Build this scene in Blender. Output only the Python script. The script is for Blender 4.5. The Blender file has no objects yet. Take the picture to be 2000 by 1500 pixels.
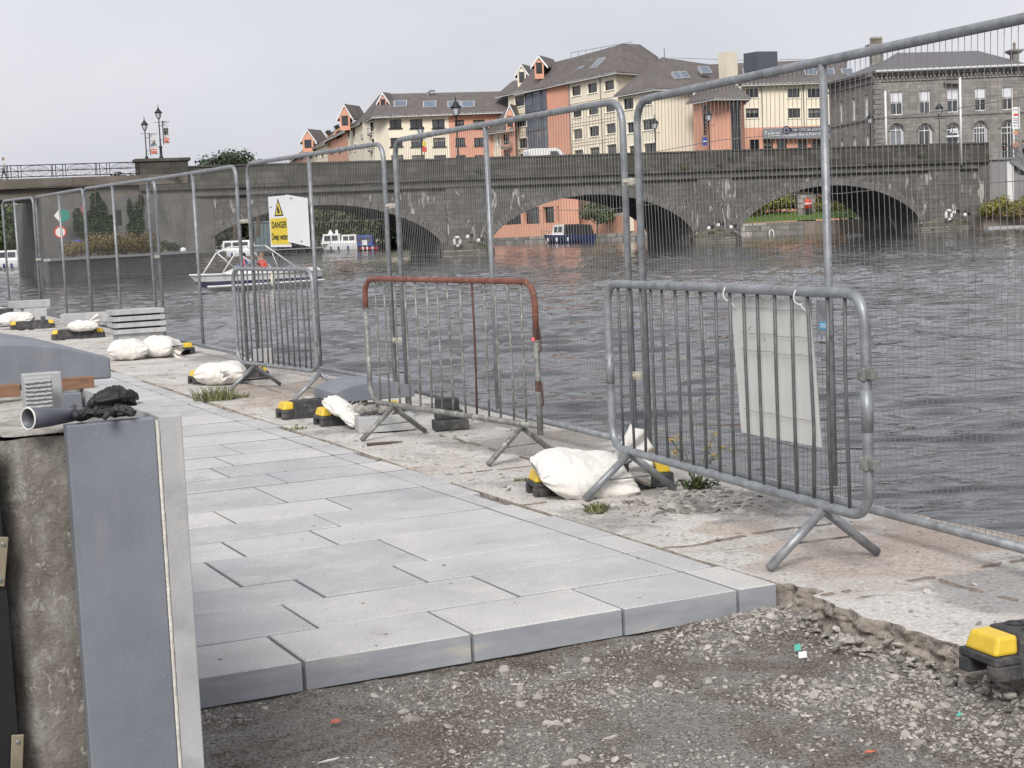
import bpy, bmesh, math, random
from mathutils import Vector, Matrix, noise
R = math.radians
random.seed(7)
rnd = random.Random(11)
sc = bpy.context.scene
col = sc.collection

# ------------------------------------------------------------------ camera
# focal length in pixels of the 2000 px wide photograph, horizon line y = HA - HB*x
FPX, HA, HB, EYE = 3100.0, 495.5, 0.0455, 1.38
_roll = math.atan(HB)
_pitch = math.atan((750 - (HA - HB * 1000)) * math.cos(_roll) / FPX)
_up0 = Vector((0, math.sin(_pitch), math.cos(_pitch)))
CF = Vector((0, math.cos(_pitch), -math.sin(_pitch)))
CR = Vector((math.cos(_roll), 0, 0)) - math.sin(_roll) * _up0
CU = Vector((math.sin(_roll), 0, 0)) + math.cos(_roll) * _up0
CAM = Vector((0, 0, EYE))
cd = bpy.data.cameras.new('camera')
cam = bpy.data.objects.new('camera', cd)
col.objects.link(cam)
cd.sensor_width = 36; cd.lens = 36 * FPX / 2000
cd.clip_start = 0.1; cd.clip_end = 5000
mw = Matrix((CR, CU, -CF)).transposed().to_4x4(); mw.translation = CAM
cam.matrix_world = mw
sc.camera = cam

def ray(px, py): return (px - 1000) * CR + (750 - py) * CU + FPX * CF
def G(px, py, z=0.0):                      # point of the ground plane z seen at a pixel of the photograph
    d = ray(px, py); return CAM + d * ((z - EYE) / d.z)
def D(px, py, y):                          # point at distance y in front of the camera
    d = ray(px, py); return CAM + d * (y / d.y)
def proj(p):
    v = Vector(p) - CAM; w = v.dot(CF)
    return 1000 + FPX * v.dot(CR) / w, 750 - FPX * v.dot(CU) / w

# ------------------------------------------------------------------ light
sc.view_settings.view_transform = 'Standard'
sc.view_settings.look = 'None'
sc.view_settings.gamma = 1
sc.view_settings.use_curve_mapping = False
sc.view_settings.exposure = 0.42
SUN_EL, SUN_AZ = R(40), R(190)             # azimuth clockwise from +Y
w = bpy.data.worlds.new('World'); sc.world = w; w.use_nodes = True
nt = w.node_tree; nt.nodes.clear()
_o = nt.nodes.new('ShaderNodeOutputWorld'); _b = nt.nodes.new('ShaderNodeBackground')
_s = nt.nodes.new('ShaderNodeTexSky'); _s.sky_type = 'NISHITA'; _s.sun_disc = False
_s.sun_elevation = SUN_EL; _s.sun_rotation = SUN_AZ; _s.dust_density = 3.0; _s.air_density = 1.0
_tc = nt.nodes.new('ShaderNodeTexCoord'); _mp = nt.nodes.new('ShaderNodeMapping')
_mp.inputs['Scale'].default_value = (1.0, 1.0, 2.6)
_n = nt.nodes.new('ShaderNodeTexNoise'); _n.inputs['Scale'].default_value = 2.3
_n.inputs['Detail'].default_value = 5; _n.inputs['Roughness'].default_value = 0.48
_cr = nt.nodes.new('ShaderNodeValToRGB')
_cr.color_ramp.elements[0].position = 0.3; _cr.color_ramp.elements[0].color = (4.9, 4.96, 5.45, 1)
_cr.color_ramp.elements[1].position = 0.72; _cr.color_ramp.elements[1].color = (6.45, 6.42, 6.75, 1)
_mx = nt.nodes.new('ShaderNodeMix'); _mx.data_type = 'RGBA'; _mx.inputs['Factor'].default_value = 0.93
nt.links.new(_tc.outputs['Generated'], _mp.inputs['Vector'])
nt.links.new(_mp.outputs['Vector'], _n.inputs['Vector'])
nt.links.new(_n.outputs['Fac'], _cr.inputs['Fac'])
nt.links.new(_s.outputs['Color'], _mx.inputs[6]); nt.links.new(_cr.outputs['Color'], _mx.inputs[7])
nt.links.new(_mx.outputs[2], _b.inputs['Color'])
_b.inputs['Strength'].default_value = 0.1
nt.links.new(_b.outputs['Background'], _o.inputs['Surface'])
ld = bpy.data.lights.new('sun', 'SUN'); ld.energy = 2.25; ld.angle = R(22); ld.color = (1.0, 0.965, 0.91)
sun = bpy.data.objects.new('sun', ld); col.objects.link(sun)
_sd = Vector((math.sin(SUN_AZ) * math.cos(SUN_EL), math.cos(SUN_AZ) * math.cos(SUN_EL), math.sin(SUN_EL)))
sun.rotation_euler = _sd.to_track_quat('Z', 'Y').to_euler()

# ------------------------------------------------------------------ materials
def _nodes(name):
    m = bpy.data.materials.new(name); m.use_nodes = True
    t = m.node_tree; return m, t, t.nodes['Principled BSDF']
def _ramp(t, stops):
    r = t.nodes.new('ShaderNodeValToRGB'); e = r.color_ramp.elements
    while len(e) < len(stops): e.new(0.5)
    for i, (p, c) in enumerate(stops):
        e[i].position = p; e[i].color = (c[0], c[1], c[2], 1)
    return r
def _noise(t, scale, detail=4, rough=0.55, stretch=None, coord='Object', dist=0.0):
    tc = t.nodes.new('ShaderNodeTexCoord'); n = t.nodes.new('ShaderNodeTexNoise')
    n.inputs['Scale'].default_value = scale; n.inputs['Detail'].default_value = detail
    n.inputs['Roughness'].default_value = rough; n.inputs['Distortion'].default_value = dist
    src = tc.outputs[coord]
    if stretch:
        mp = t.nodes.new('ShaderNodeMapping'); mp.inputs['Scale'].default_value = stretch
        t.links.new(src, mp.inputs['Vector']); src = mp.outputs['Vector']
    t.links.new(src, n.inputs['Vector'])
    return n.outputs['Fac']
def _mix(t, fac, a, b, mode='MIX'):
    m = t.nodes.new('ShaderNodeMix'); m.data_type = 'RGBA'; m.blend_type = mode
    for s, v in ((0, fac), (6, a), (7, b)):
        if hasattr(v, 'is_linked') or hasattr(v, 'links'): t.links.new(v, m.inputs[s])
        elif s == 0: m.inputs[0].default_value = v
        else: m.inputs[s].default_value = (v[0], v[1], v[2], 1)
    return m.outputs[2]
def _math(t, op, a, b=0.0):
    m = t.nodes.new('ShaderNodeMath'); m.operation = op
    for s, v in ((0, a), (1, b)):
        if hasattr(v, 'links'): t.links.new(v, m.inputs[s])
        else: m.inputs[s].default_value = v
    return m.outputs[0]
def _bump(t, bs, h, strength, dist):
    b = t.nodes.new('ShaderNodeBump'); b.inputs['Strength'].default_value = strength
    b.inputs['Distance'].default_value = dist
    t.links.new(h, b.inputs['Height']); t.links.new(b.outputs['Normal'], bs.inputs['Normal'])
    return b
def sc3(c, k): return (c[0] * k, c[1] * k, c[2] * k)

def mat(name, c, rough=0.6, metal=0.0, var=0.12, vs=6.0, bump=0.0, bs_=60.0, bd=0.002, spots=None, stretch=None,
        island=0.0, rnd_obj=0.0, spec=0.5):
    """c base colour; var tonal variation; spots = (colour, scale, lo, hi) patches of another colour"""
    m, t, b = _nodes(name)
    r = _ramp(t, [(0.3, sc3(c, 1 - var)), (0.7, sc3(c, 1 + var))])
    t.links.new(_noise(t, vs, 5, 0.6, stretch), r.inputs['Fac'])
    out = r.outputs['Color']
    for sp in (spots or []):
        rr = _ramp(t, [(sp[2], (0, 0, 0)), (sp[3], (1, 1, 1))])
        t.links.new(_noise(t, sp[1], 6, 0.65, sp[4] if len(sp) > 4 else None), rr.inputs['Fac'])
        out = _mix(t, rr.outputs['Color'], out, sp[0])
    if island:
        g = t.nodes.new('ShaderNodeNewGeometry')
        mr = t.nodes.new('ShaderNodeMapRange'); mr.inputs['To Min'].default_value = 1 - island; mr.inputs['To Max'].default_value = 1 + island
        t.links.new(g.outputs['Random Per Island'], mr.inputs['Value'])
        hs = t.nodes.new('ShaderNodeHueSaturation'); t.links.new(mr.outputs['Result'], hs.inputs['Value'])
        t.links.new(out, hs.inputs['Color']); out = hs.outputs['Color']
    if rnd_obj:
        g = t.nodes.new('ShaderNodeObjectInfo')
        mr = t.nodes.new('ShaderNodeMapRange'); mr.inputs['To Min'].default_value = 1 - rnd_obj; mr.inputs['To Max'].default_value = 1 + rnd_obj
        t.links.new(g.outputs['Random'], mr.inputs['Value'])
        hs = t.nodes.new('ShaderNodeHueSaturation'); t.links.new(mr.outputs['Result'], hs.inputs['Value'])
        t.links.new(out, hs.inputs['Color']); out = hs.outputs['Color']
    t.links.new(out, b.inputs['Base Color'])
    b.inputs['Roughness'].default_value = rough; b.inputs['Metallic'].default_value = metal
    b.inputs['Specular IOR Level'].default_value = spec
    if bump: _bump(t, b, _noise(t, bs_, 5, 0.6), bump, bd)
    return m

M = {}
M['galv'] = mat('galvanised_steel', (0.27, 0.285, 0.30), 0.5, 0.45, 0.30, 14, 0.15, 180, 0.001, spots=[((0.42, 0.43, 0.44), 26, 0.55, 0.78), ((0.13, 0.125, 0.12), 9, 0.64, 0.78)])
M['galv_bar'] = mat('dull_galvanised_bars', (0.13, 0.135, 0.138), 0.55, 0.35, 0.3, 16, 0.15, 180, 0.001, spots=[((0.26, 0.26, 0.25), 20, 0.6, 0.8)])
M['galv_dirty'] = mat('weathered_steel', (0.20, 0.20, 0.19), 0.6, 0.35, 0.35, 12, 0.2, 150, 0.001, spots=[((0.42, 0.42, 0.40), 18, 0.5, 0.68)])
M['rust'] = mat('rusty_red_paint', (0.20, 0.075, 0.052), 0.65, 0.1, 0.35, 14, 0.3, 120, 0.001, spots=[((0.26, 0.17, 0.13), 22, 0.52, 0.7), ((0.09, 0.05, 0.04), 12, 0.6, 0.7)])
M['wire'] = mat('fence_wire', (0.20, 0.20, 0.195), 0.5, 0.4, 0.2, 8)
M['clip'] = mat('clamp_metal', (0.52, 0.49, 0.42), 0.5, 0.4, 0.3, 30)
M['rubber'] = mat('recycled_black_rubber', (0.045, 0.045, 0.047), 0.78, 0, 0.4, 30, 0.5, 160, 0.003, spots=[((0.17, 0.16, 0.15), 12, 0.52, 0.75)])
M['yellow'] = mat('yellow_plastic', (0.72, 0.50, 0.045), 0.45, 0, 0.1, 20, 0.1, 200, 0.001, spots=[((0.42, 0.33, 0.12), 12, 0.60, 0.8)])
M['bag'] = mat('white_woven_sack', (0.72, 0.70, 0.66), 0.75, 0, 0.07, 8, 0.5, 32, 0.012, spots=[((0.48, 0.44, 0.37), 5, 0.56, 0.78), ((0.36, 0.32, 0.26), 14, 0.66, 0.78)])
M['stone_new'] = mat('blue_grey_cut_stone', (0.195, 0.208, 0.24), 0.68, 0, 0.16, 3.2, 0.35, 160, 0.003, spots=[((0.235, 0.245, 0.27), 9, 0.50, 0.72, (1, 1, 0.25)), ((0.12, 0.127, 0.145), 90, 0.68, 0.74), ((0.34, 0.35, 0.365), 55, 0.67, 0.74), ((0.165, 0.175, 0.20), 1.8, 0.5, 0.75), ((0.31, 0.31, 0.305), 4, 0.66, 0.8)])
M['stone_light'] = mat('light_grey_cut_stone', (0.40, 0.405, 0.41), 0.75, 0, 0.16, 5, 0.3, 140, 0.003, spots=[((0.50, 0.49, 0.47), 11, 0.5, 0.7, (1, 1, .3)), ((0.22, 0.22, 0.215), 70, 0.68, 0.73), ((0.28, 0.285, 0.29), 6, 0.56, 0.78)])
M['white_board'] = mat('white_plastic_board', (0.78, 0.78, 0.80), 0.4, 0, 0.03, 3)
M['black'] = mat('black_plastic', (0.012, 0.012, 0.013), 0.5, 0, 0.2, 10)
M['white'] = mat('white_gloss_paint', (0.78, 0.78, 0.77), 0.35, 0, 0.04, 4)
M['glass_dark'] = mat('dark_window_glass', (0.035, 0.040, 0.047), 0.07, 0, 0.5, 0.6, spec=0.9, rnd_obj=0.7)
M['glass_blue'] = mat('blue_grey_glass', (0.13, 0.16, 0.205), 0.1, 0, 0.15, 1, spec=0.9)
M['iron'] = mat('black_painted_iron', (0.018, 0.019, 0.022), 0.5, 0.2, 0.2, 10)
M['red'] = mat('red_paint', (0.62, 0.06, 0.035), 0.45, 0, 0.08, 5)
M['ringwhite'] = mat('weathered_white_plastic', (0.70, 0.70, 0.70), 0.5, 0, 0.1, 8)
M['cream'] = mat('cream_render', (0.88, 0.80, 0.64), 0.85, 0, 0.05, 0.5, 0.2, 12, 0.01, spots=[((0.78, 0.70, 0.56), 1.2, 0.58, 0.85, (1, 1, 0.3))])
M['coral'] = mat('coral_render', (0.70, 0.36, 0.25), 0.85, 0, 0.06, 0.5, 0.2, 12, 0.01, spots=[((0.61, 0.31, 0.22), 1.2, 0.58, 0.85, (1, 1, 0.3))])
M['roof'] = mat('grey_brown_roof_tiles', (0.125, 0.11, 0.105), 0.8, 0, 0.22, 1.2, 0.6, 9, 0.05, spots=[((0.17, 0.145, 0.125), 0.5, 0.5, 0.8), ((0.06, 0.05, 0.05), 2.0, 0.64, 0.72)])
M['slate'] = mat('purple_grey_slate', (0.135, 0.128, 0.137), 0.7, 0, 0.15, 2, 0.4, 12, 0.03)
M['wood'] = mat('brown_timber', (0.22, 0.12, 0.07), 0.75, 0, 0.3, 8, 0.3, 60, 0.002, stretch=(2, 10, 10))
M['blue'] = mat('blue_paint', (0.03, 0.065, 0.32), 0.35, 0, 0.1, 4)
M['navy'] = mat('navy_hull_paint', (0.02, 0.03, 0.10), 0.3, 0, 0.1, 4)
M['foliage'] = mat('green_leaves', (0.062, 0.088, 0.028), 0.7, 0, 0.35, 1.2, island=0.45)
M['foliage_dark'] = mat('dark_green_leaves', (0.036, 0.052, 0.026), 0.75, 0, 0.35, 1.2, island=0.45)
M['foliage_brown'] = mat('dry_hedge_leaves', (0.15, 0.115, 0.045), 0.8, 0, 0.35, 1.0, island=0.5)
M['foliage_yellow'] = mat('yellow_green_leaves', (0.20, 0.19, 0.045), 0.7, 0, 0.35, 1.0, island=0.4)
M['bark'] = mat('bark', (0.10, 0.08, 0.06), 0.9, 0, 0.3, 6, 0.5, 20, 0.02)
M['grass'] = mat('grass_green', (0.10, 0.16, 0.035), 0.8, 0, 0.3, 1.5, island=0.3)
M['grass_dry'] = mat('dry_weed_green', (0.13, 0.14, 0.06), 0.8, 0, 0.3, 10, island=0.4)
M['flower'] = mat('yellow_flower', (0.62, 0.42, 0.03), 0.7, 0, 0.2, 20)
M['skin'] = mat('skin', (0.50, 0.30, 0.22), 0.6, 0, 0.05, 5)
M['hair'] = mat('dark_hair', (0.03, 0.022, 0.018), 0.7, 0, 0.2, 30)

# ------------------------------------------------------------------ mesh building
class MB:
    def __init__(s): s.v = []; s.f = []; s.mi = []; s.cur = 0
    def add(s, vs, fs):
        n = len(s.v); s.v += [Vector(v) for v in vs]; s.f += [tuple(i + n for i in f) for f in fs]; s.mi += [s.cur] * len(fs)
        return s
    def box(s, c, size, rz=0.0, rx=0.0, ry=0.0):      # c = centre
        hx, hy, hz = size[0] / 2, size[1] / 2, size[2] / 2
        m = Matrix.Rotation(rz, 3, 'Z') @ Matrix.Rotation(ry, 3, 'Y') @ Matrix.Rotation(rx, 3, 'X')
        vs = [Vector(c) + m @ Vector((x * hx, y * hy, z * hz)) for z in (-1, 1) for y in (-1, 1) for x in (-1, 1)]
        return s.add(vs, [(0, 2, 3, 1), (4, 5, 7, 6), (0, 1, 5, 4), (2, 6, 7, 3), (0, 4, 6, 2), (1, 3, 7, 5)])
    def hexa(s, b, t):                                  # bottom 4 + top 4 corners
        return s.add(list(b) + list(t), [(3, 2, 1, 0), (4, 5, 6, 7), (0, 1, 5, 4), (1, 2, 6, 5), (2, 3, 7, 6), (3, 0, 4, 7)])
    def prism(s, poly, z0, z1):                         # plan polygon (ccw)
        n = len(poly)
        vs = [(p[0], p[1], z0) for p in poly] + [(p[0], p[1], z1) for p in poly]
        return s.add(vs, [tuple(range(n - 1, -1, -1)), tuple(range(n, 2 * n))] + [(i, (i + 1) % n, n + (i + 1) % n, n + i) for i in range(n)])
    def extrude(s, poly, vec):                          # 3-D polygon swept along a vector
        n = len(poly); vec = Vector(vec)
        vs = [Vector(p) for p in poly] + [Vector(p) + vec for p in poly]
        return s.add(vs, [tuple(range(n - 1, -1, -1)), tuple(range(n, 2 * n))] + [(i, (i + 1) % n, n + (i + 1) % n, n + i) for i in range(n)])
    def tube(s, pts, r, n=8, closed=False, rs=None):
        pts = [Vector(p) for p in pts]; N = len(pts); rings = []
        ref = None
        for i, p in enumerate(pts):
            if closed: d = pts[(i + 1) % N] - pts[i - 1]
            else: d = pts[min(i + 1, N - 1)] - pts[max(i - 1, 0)]
            if d.length < 1e-9: d = Vector((0, 0, 1))
            d.normalize()
            if ref is None:
                ref = Vector((0, 0, 1)) if abs(d.z) < 0.9 else Vector((1, 0, 0))
            a = d.cross(ref)
            if a.length < 1e-4: a = d.cross(Vector((0.3, 1, 0.2)))
            a.normalize(); b = d.cross(a).normalized(); ref = -b if False else a.cross(d).normalized()
            rr = rs[i] if rs else r
            rings.append([p + (a * math.cos(2 * math.pi * k / n) + b * math.sin(2 * math.pi * k / n)) * rr for k in range(n)])
        vs = [v for rg in rings for v in rg]; fs = []
        M_ = N if closed else N - 1
        for i in range(M_):
            j = (i + 1) % N
            for k in range(n):
                l = (k + 1) % n
                fs.append((i * n + k, i * n + l, j * n + l, j * n + k))
        if not closed:
            fs.append(tuple(range(n - 1, -1, -1))); fs.append(tuple((N - 1) * n + k for k in range(n)))
        return s.add(vs, fs)
    def lathe(s, prof, c=(0, 0, 0), n=16):              # prof: (r, z)
        c = Vector(c); vs = []
        for (r, z) in prof:
            for k in range(n):
                a = 2 * math.pi * k / n; vs.append(c + Vector((r * math.cos(a), r * math.sin(a), z)))
        fs = [(i * n + k, i * n + (k + 1) % n, (i + 1) * n + (k + 1) % n, (i + 1) * n + k) for i in range(len(prof) - 1) for k in range(n)]
        fs.append(tuple(range(n - 1, -1, -1))); fs.append(tuple((len(prof) - 1) * n + k for k in range(n)))
        return s.add(vs, fs)
    def build(s, name, m, parent=None, smooth=False, bevel=0.0, origin=None, autosm=None):
        me = bpy.data.meshes.new(name)
        o = bpy.data.objects.new(name, me); col.objects.link(o)
        if parent is not None:
            off = Vector(getattr(parent, 'location')) if parent.parent is None else Vector((0, 0, 0))
            if parent.parent is not None and parent.get('_w') is not None: off = Vector(parent['_w'])
            if parent.get('_local'): off = Vector((0, 0, 0))
            o.parent = parent
            if parent.get('_local'): o['_local'] = 1
            else: o['_w'] = list(off)
            if parent.parent is not None and not parent.get('_local'): pass
        else:
            if origin is None:
                xs = [v.x for v in s.v]; ys = [v.y for v in s.v]; zs = [v.z for v in s.v]
                origin = Vector(((min(xs) + max(xs)) / 2, (min(ys) + max(ys)) / 2, min(zs)))
            off = Vector(origin); o.location = off
        me.from_pydata([Vector(v) - off for v in s.v], [], s.f)
        if not isinstance(m, (list, tuple)): m = [m]
        for x in m: me.materials.append(x)
        if any(s.mi):
            me.polygons.foreach_set('material_index', s.mi)
        if smooth: me.polygons.foreach_set('use_smooth', [True] * len(me.polygons))
        me.validate(); me.update()
        if bevel:
            b = o.modifiers.new('bevel', 'BEVEL'); b.width = bevel; b.segments = 2; b.limit_method = 'ANGLE'; b.angle_limit = R(40)
        if autosm:
            me.polygons.foreach_set('use_smooth', [True] * len(me.polygons))
            try: me.set_sharp_from_angle(angle=autosm)
            except Exception: pass
        return o

def tag(o, label=None, cat=None, group=None, kind=None):
    if label: o['label'] = label
    if cat: o['category'] = cat
    if group: o['group'] = group
    if kind: o['kind'] = kind
    return o
def thing(name, label, cat, loc=(0, 0, 0), rz=0.0, group=None, local=False):
    o = bpy.data.objects.new(name, None); col.objects.link(o); o.empty_display_size = 0.2
    o.location = loc; o.rotation_euler = (0, 0, rz)
    if local: o['_local'] = 1
    return tag(o, label, cat, group)
def kids(o): return [c for c in col.objects if c.parent == o]
def copy_tree(o, parent=None):
    c = o.copy(); col.objects.link(c); c.parent = parent
    for ch in kids(o): copy_tree(ch, c)
    return c
def smooth_path(pts, r, seg=6):
    """round the inner corners of a polyline with radius r"""
    pts = [Vector(p) for p in pts]; out = [pts[0]]
    for i in range(1, len(pts) - 1):
        a, b, c = pts[i - 1], pts[i], pts[i + 1]
        u = (a - b).normalized(); v = (c - b).normalized()
        p0 = b + u * r; p1 = b + v * r
        for k in range(seg + 1):
            t = k / seg; out.append(p0 * (1 - t) ** 2 + b * 2 * t * (1 - t) + p1 * t * t)
    out.append(pts[-1]); return out

# the quay's own frame: eu runs away along the quay, ev across it towards the water
_v = ray(-492, 518); eu = Vector((_v.x, _v.y, 0)).normalized(); ev = Vector((eu.y, -eu.x, 0))
QA = math.atan2(ev.y, ev.x)
def Q(u, v, z=0.0): return eu * u + ev * v + Vector((0, 0, z))
def uv_of(p): return p.dot(eu), p.dot(ev)
# ================================================================== NEAR GROUND
def gz(u): return max(0.0, min(0.2, (u - 8.0) * 0.0095))     # the quay rises gently away from the camera
def Gu(px, py, h=0.0):
    z = h
    for _ in range(12):
        p = G(px, py, z); z = gz(uv_of(p)[0]) + h
    return p
def fbm(x, y, z=0.0, o=4):
    a = 0; s = 1; t = 0
    for _ in range(o):
        a += noise.noise(Vector((x * s, y * s, z + s))) / s; s *= 2.03
    return a
ROWS = [4.93, 5.34, 5.79, 6.18, 6.77, 7.19, 7.61, 8.03, 8.66, 9.08, 9.52, 9.98, 10.53]
while ROWS[-1] < 60: ROWS.append(ROWS[-1] + rnd.choice([0.4, 0.42, 0.45, 0.6]))
BREAKS = {0: [0.95, 1.54, 2.15, 2.75], 1: [1.05, 1.73, 2.53], 2: [1.2, 1.91, 2.34], 3: [1.69, 2.50], 4: [1.3, 1.88, 2.31], 5: [1.6, 2.47],
          6: [1.4, 2.07, 2.68], 7: [1.8, 2.47], 8: [1.5, 2.67], 9: [1.3, 2.45], 10: [1.7, 2.6]}

# ---- quay apron of old concrete (heightfield in the quay's own frame)
def quay_edge(u): return 4.73 + 0.26 * max(0.0, min(1.0, (u - 5.8) / 4.0)) + 0.02 * fbm(u * 1.3, 3.1)
def quay_inner(u):
    if u < 4.91: return 3.39 + 0.05 * fbm(u * 3.1, 9.0) + 0.02 * fbm(u * 14, 2.0) + (0.07 if u > 4.72 else 0)
    return 3.425
JOINTS_U = [2.2, 4.68, 5.78, 7.15, 8.3, 9.75, 11.6, 13.4, 15.6, 17.9, 20.5, 23, 26, 29, 32]
JFLAG = set()
def quay_h(u, v):
    h = gz(u) + 0.006 * fbm(u * 0.8, v * 0.8, 5) + 0.0022 * fbm(u * 9, v * 9, 1)
    jd = min(abs(u + 0.03 * fbm(v * 2.2, j * 3.7) - j) for j in JOINTS_U)
    if u < 4.7: jd = min(jd, abs(v - 3.93 + 0.02 * fbm(u * 1.5, 1.7)))
    jd = min(jd, abs(v - 4.15 + 0.025 * fbm(u * 1.5, 7.7)) if u > 7.2 else 9)
    wd = 0.007 + 0.006 * noise.noise(Vector((u * 3, v * 3, 8)))
    if jd < wd: h -= 0.014; JFLAG.add((round(u, 4), round(v, 4)))
    pit = noise.noise(Vector((u * 2.1, v * 2.1, 21)))
    if pit > 0.30: h -= 0.010 * min(1, (pit - 0.30) * 9) * (0.7 + 0.5 * noise.noise(Vector((u * 22, v * 22, 3))))
    return h
us = []; u = -1.0
while u < 70:
    us.append(u); u += 0.022 if 3.0 < u < 9.5 else (0.05 if u < 16 else 0.5) if u > 3.0 else 0.15
qb = MB(); NV = 70
vs = []; fs = []; mi = []; jset = set()
nside = 16
for i, u in enumerate(us):
    a, b = quay_inner(u), quay_edge(u)
    for j in range(nside):                                # broken inner side, from the bottom up
        t = j / nside
        off = 0.08 * (1 - t) ** 1.5 * (1 if u < 4.91 else 0) + (0.028 * fbm(u * 9, t * 4, 3) + 0.020 * fbm(u * 26, t * 11, 5) + 0.012 * fbm(u * 60, t * 26, 2, 2)) * (1 if u < 4.91 else 0)
        z = -0.16 + 0.155 * t
        vs.append(Q(u, a - off + (0.03 * (1 - t) * fbm(u * 5, 2.2) if u < 4.91 else 0), z))
    for j in range(NV + 1):
        v = a + (b - a) * j / NV; n0_ = len(JFLAG); vs.append(Q(u, v, quay_h(u, v)))
        if len(JFLAG) > n0_ and u < 16: jset.add((i, j))
    vs.append(Q(u, b + 0.03, gz(u) - 0.06)); vs.append(Q(u, b + 0.04, -2.0))
row = nside + NV + 3
for i in range(len(us) - 1):
    for j in range(row - 1):
        fs.append((i * row + j, (i + 1) * row + j, (i + 1) * row + j + 1, i * row + j + 1)); mi.append(1 if j < nside else 2 if (i, j - nside) in jset else 0)
qb.v = vs; qb.f = [f[::-1] for f in fs]; qb.mi = mi

def concrete_old():
    m, t, b = _nodes('old_stained_concrete')
    r = _ramp(t, [(0.25, (0.42, 0.395, 0.355)), (0.5, (0.58, 0.555, 0.52)), (0.75, (0.67, 0.65, 0.62))])
    t.links.new(_noise(t, 1.6, 8, 0.65), r.inputs['Fac'])
    out = r.outputs['Color']
    for c, s, lo, hi in (((0.42, 0.35, 0.29), 0.75, 0.55, 0.66), ((0.28, 0.27, 0.26), 1.1, 0.53, 0.62), ((0.20, 0.18, 0.155), 7, 0.58, 0.66)):
        rr = _ramp(t, [(lo, (0, 0, 0)), (hi, (0.85, 0.85, 0.85))])
        t.links.new(_noise(t, s, 9, 0.7, None, dist=0.4), rr.inputs['Fac'])
        out = _mix(t, rr.outputs['Color'], out, c)
    tc = t.nodes.new('ShaderNodeTexCoord'); nz_c = t.nodes.new('ShaderNodeTexNoise'); nz_c.inputs['Scale'].default_value = 3.0; nz_c.inputs['Detail'].default_value = 7
    t.links.new(tc.outputs['Object'], nz_c.inputs['Vector'])
    for (x, y, r0, c, k) in ((1.50, 6.35, 0.62, (0.43, 0.355, 0.30), 0.65), (1.95, 6.75, 0.5, (0.42, 0.34, 0.28), 0.65), (1.02, 7.0, 0.24, (0.42, 0.32, 0.24), 0.5), (1.15, 7.7, 0.45, (0.27, 0.26, 0.25), 0.8), (1.85, 5.6, 0.42, (0.32, 0.315, 0.31), 0.8), (0.1, 10.2, 0.6, (0.30, 0.28, 0.25), 0.7), (-1.9, 14.2, 0.9, (0.33, 0.27, 0.22), 0.7)):
        dv_ = t.nodes.new('ShaderNodeVectorMath'); dv_.operation = 'DISTANCE'; dv_.inputs[1].default_value = (x, y, 0); t.links.new(tc.outputs['Object'], dv_.inputs[0])
        dd = _math(t, 'DIVIDE', dv_.outputs['Value'], r0); dd = _math(t, 'ADD', dd, _math(t, 'MULTIPLY', _math(t, 'SUBTRACT', nz_c.outputs['Fac'], 0.5), 2.2))
        rr = _ramp(t, [(0.75, (k, k, k)), (1.0, (0, 0, 0))]); t.links.new(dd, rr.inputs['Fac']); out = _mix(t, rr.outputs['Color'], out, c)
    rr = _ramp(t, [(0.36, (0.62, 0.60, 0.57)), (0.41, (1, 1, 1))]); t.links.new(_noise(t, 28, 5, 0.6), rr.inputs['Fac']); out = _mix(t, 1.0, out, rr.outputs['Color'], 'MULTIPLY')
    rr = _ramp(t, [(0.45, (0.80, 0.80, 0.80)), (0.6, (1.1, 1.1, 1.1))])
    t.links.new(_noise(t, 55, 4, 0.7), rr.inputs['Fac'])
    out = _mix(t, 1.0, out, rr.outputs['Color'], 'MULTIPLY')
    t.links.new(out, b.inputs['Base Color']); b.inputs['Roughness'].default_value = 0.9
    _bump(t, b, _noise(t, 38, 8, 0.7), 0.55, 0.012)
    return m
M['concrete_old'] = concrete_old()
M['broken'] = mat('broken_concrete', (0.33, 0.29, 0.25), 0.95, 0, 0.35, 14, 0.9, 45, 0.02, spots=[((0.10, 0.085, 0.07), 9, 0.52, 0.7), ((0.42, 0.39, 0.35), 20, 0.56, 0.7)])
M['joint'] = mat('dirt_filled_joint', (0.21, 0.175, 0.145), 0.95, 0, 0.4, 30)
qo = qb.build('quay', [M['concrete_old'], M['broken'], M['joint']], origin=(0, 0, 0)); tag(qo, kind='structure')
for p in qo.data.polygons: p.use_smooth = True

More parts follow.
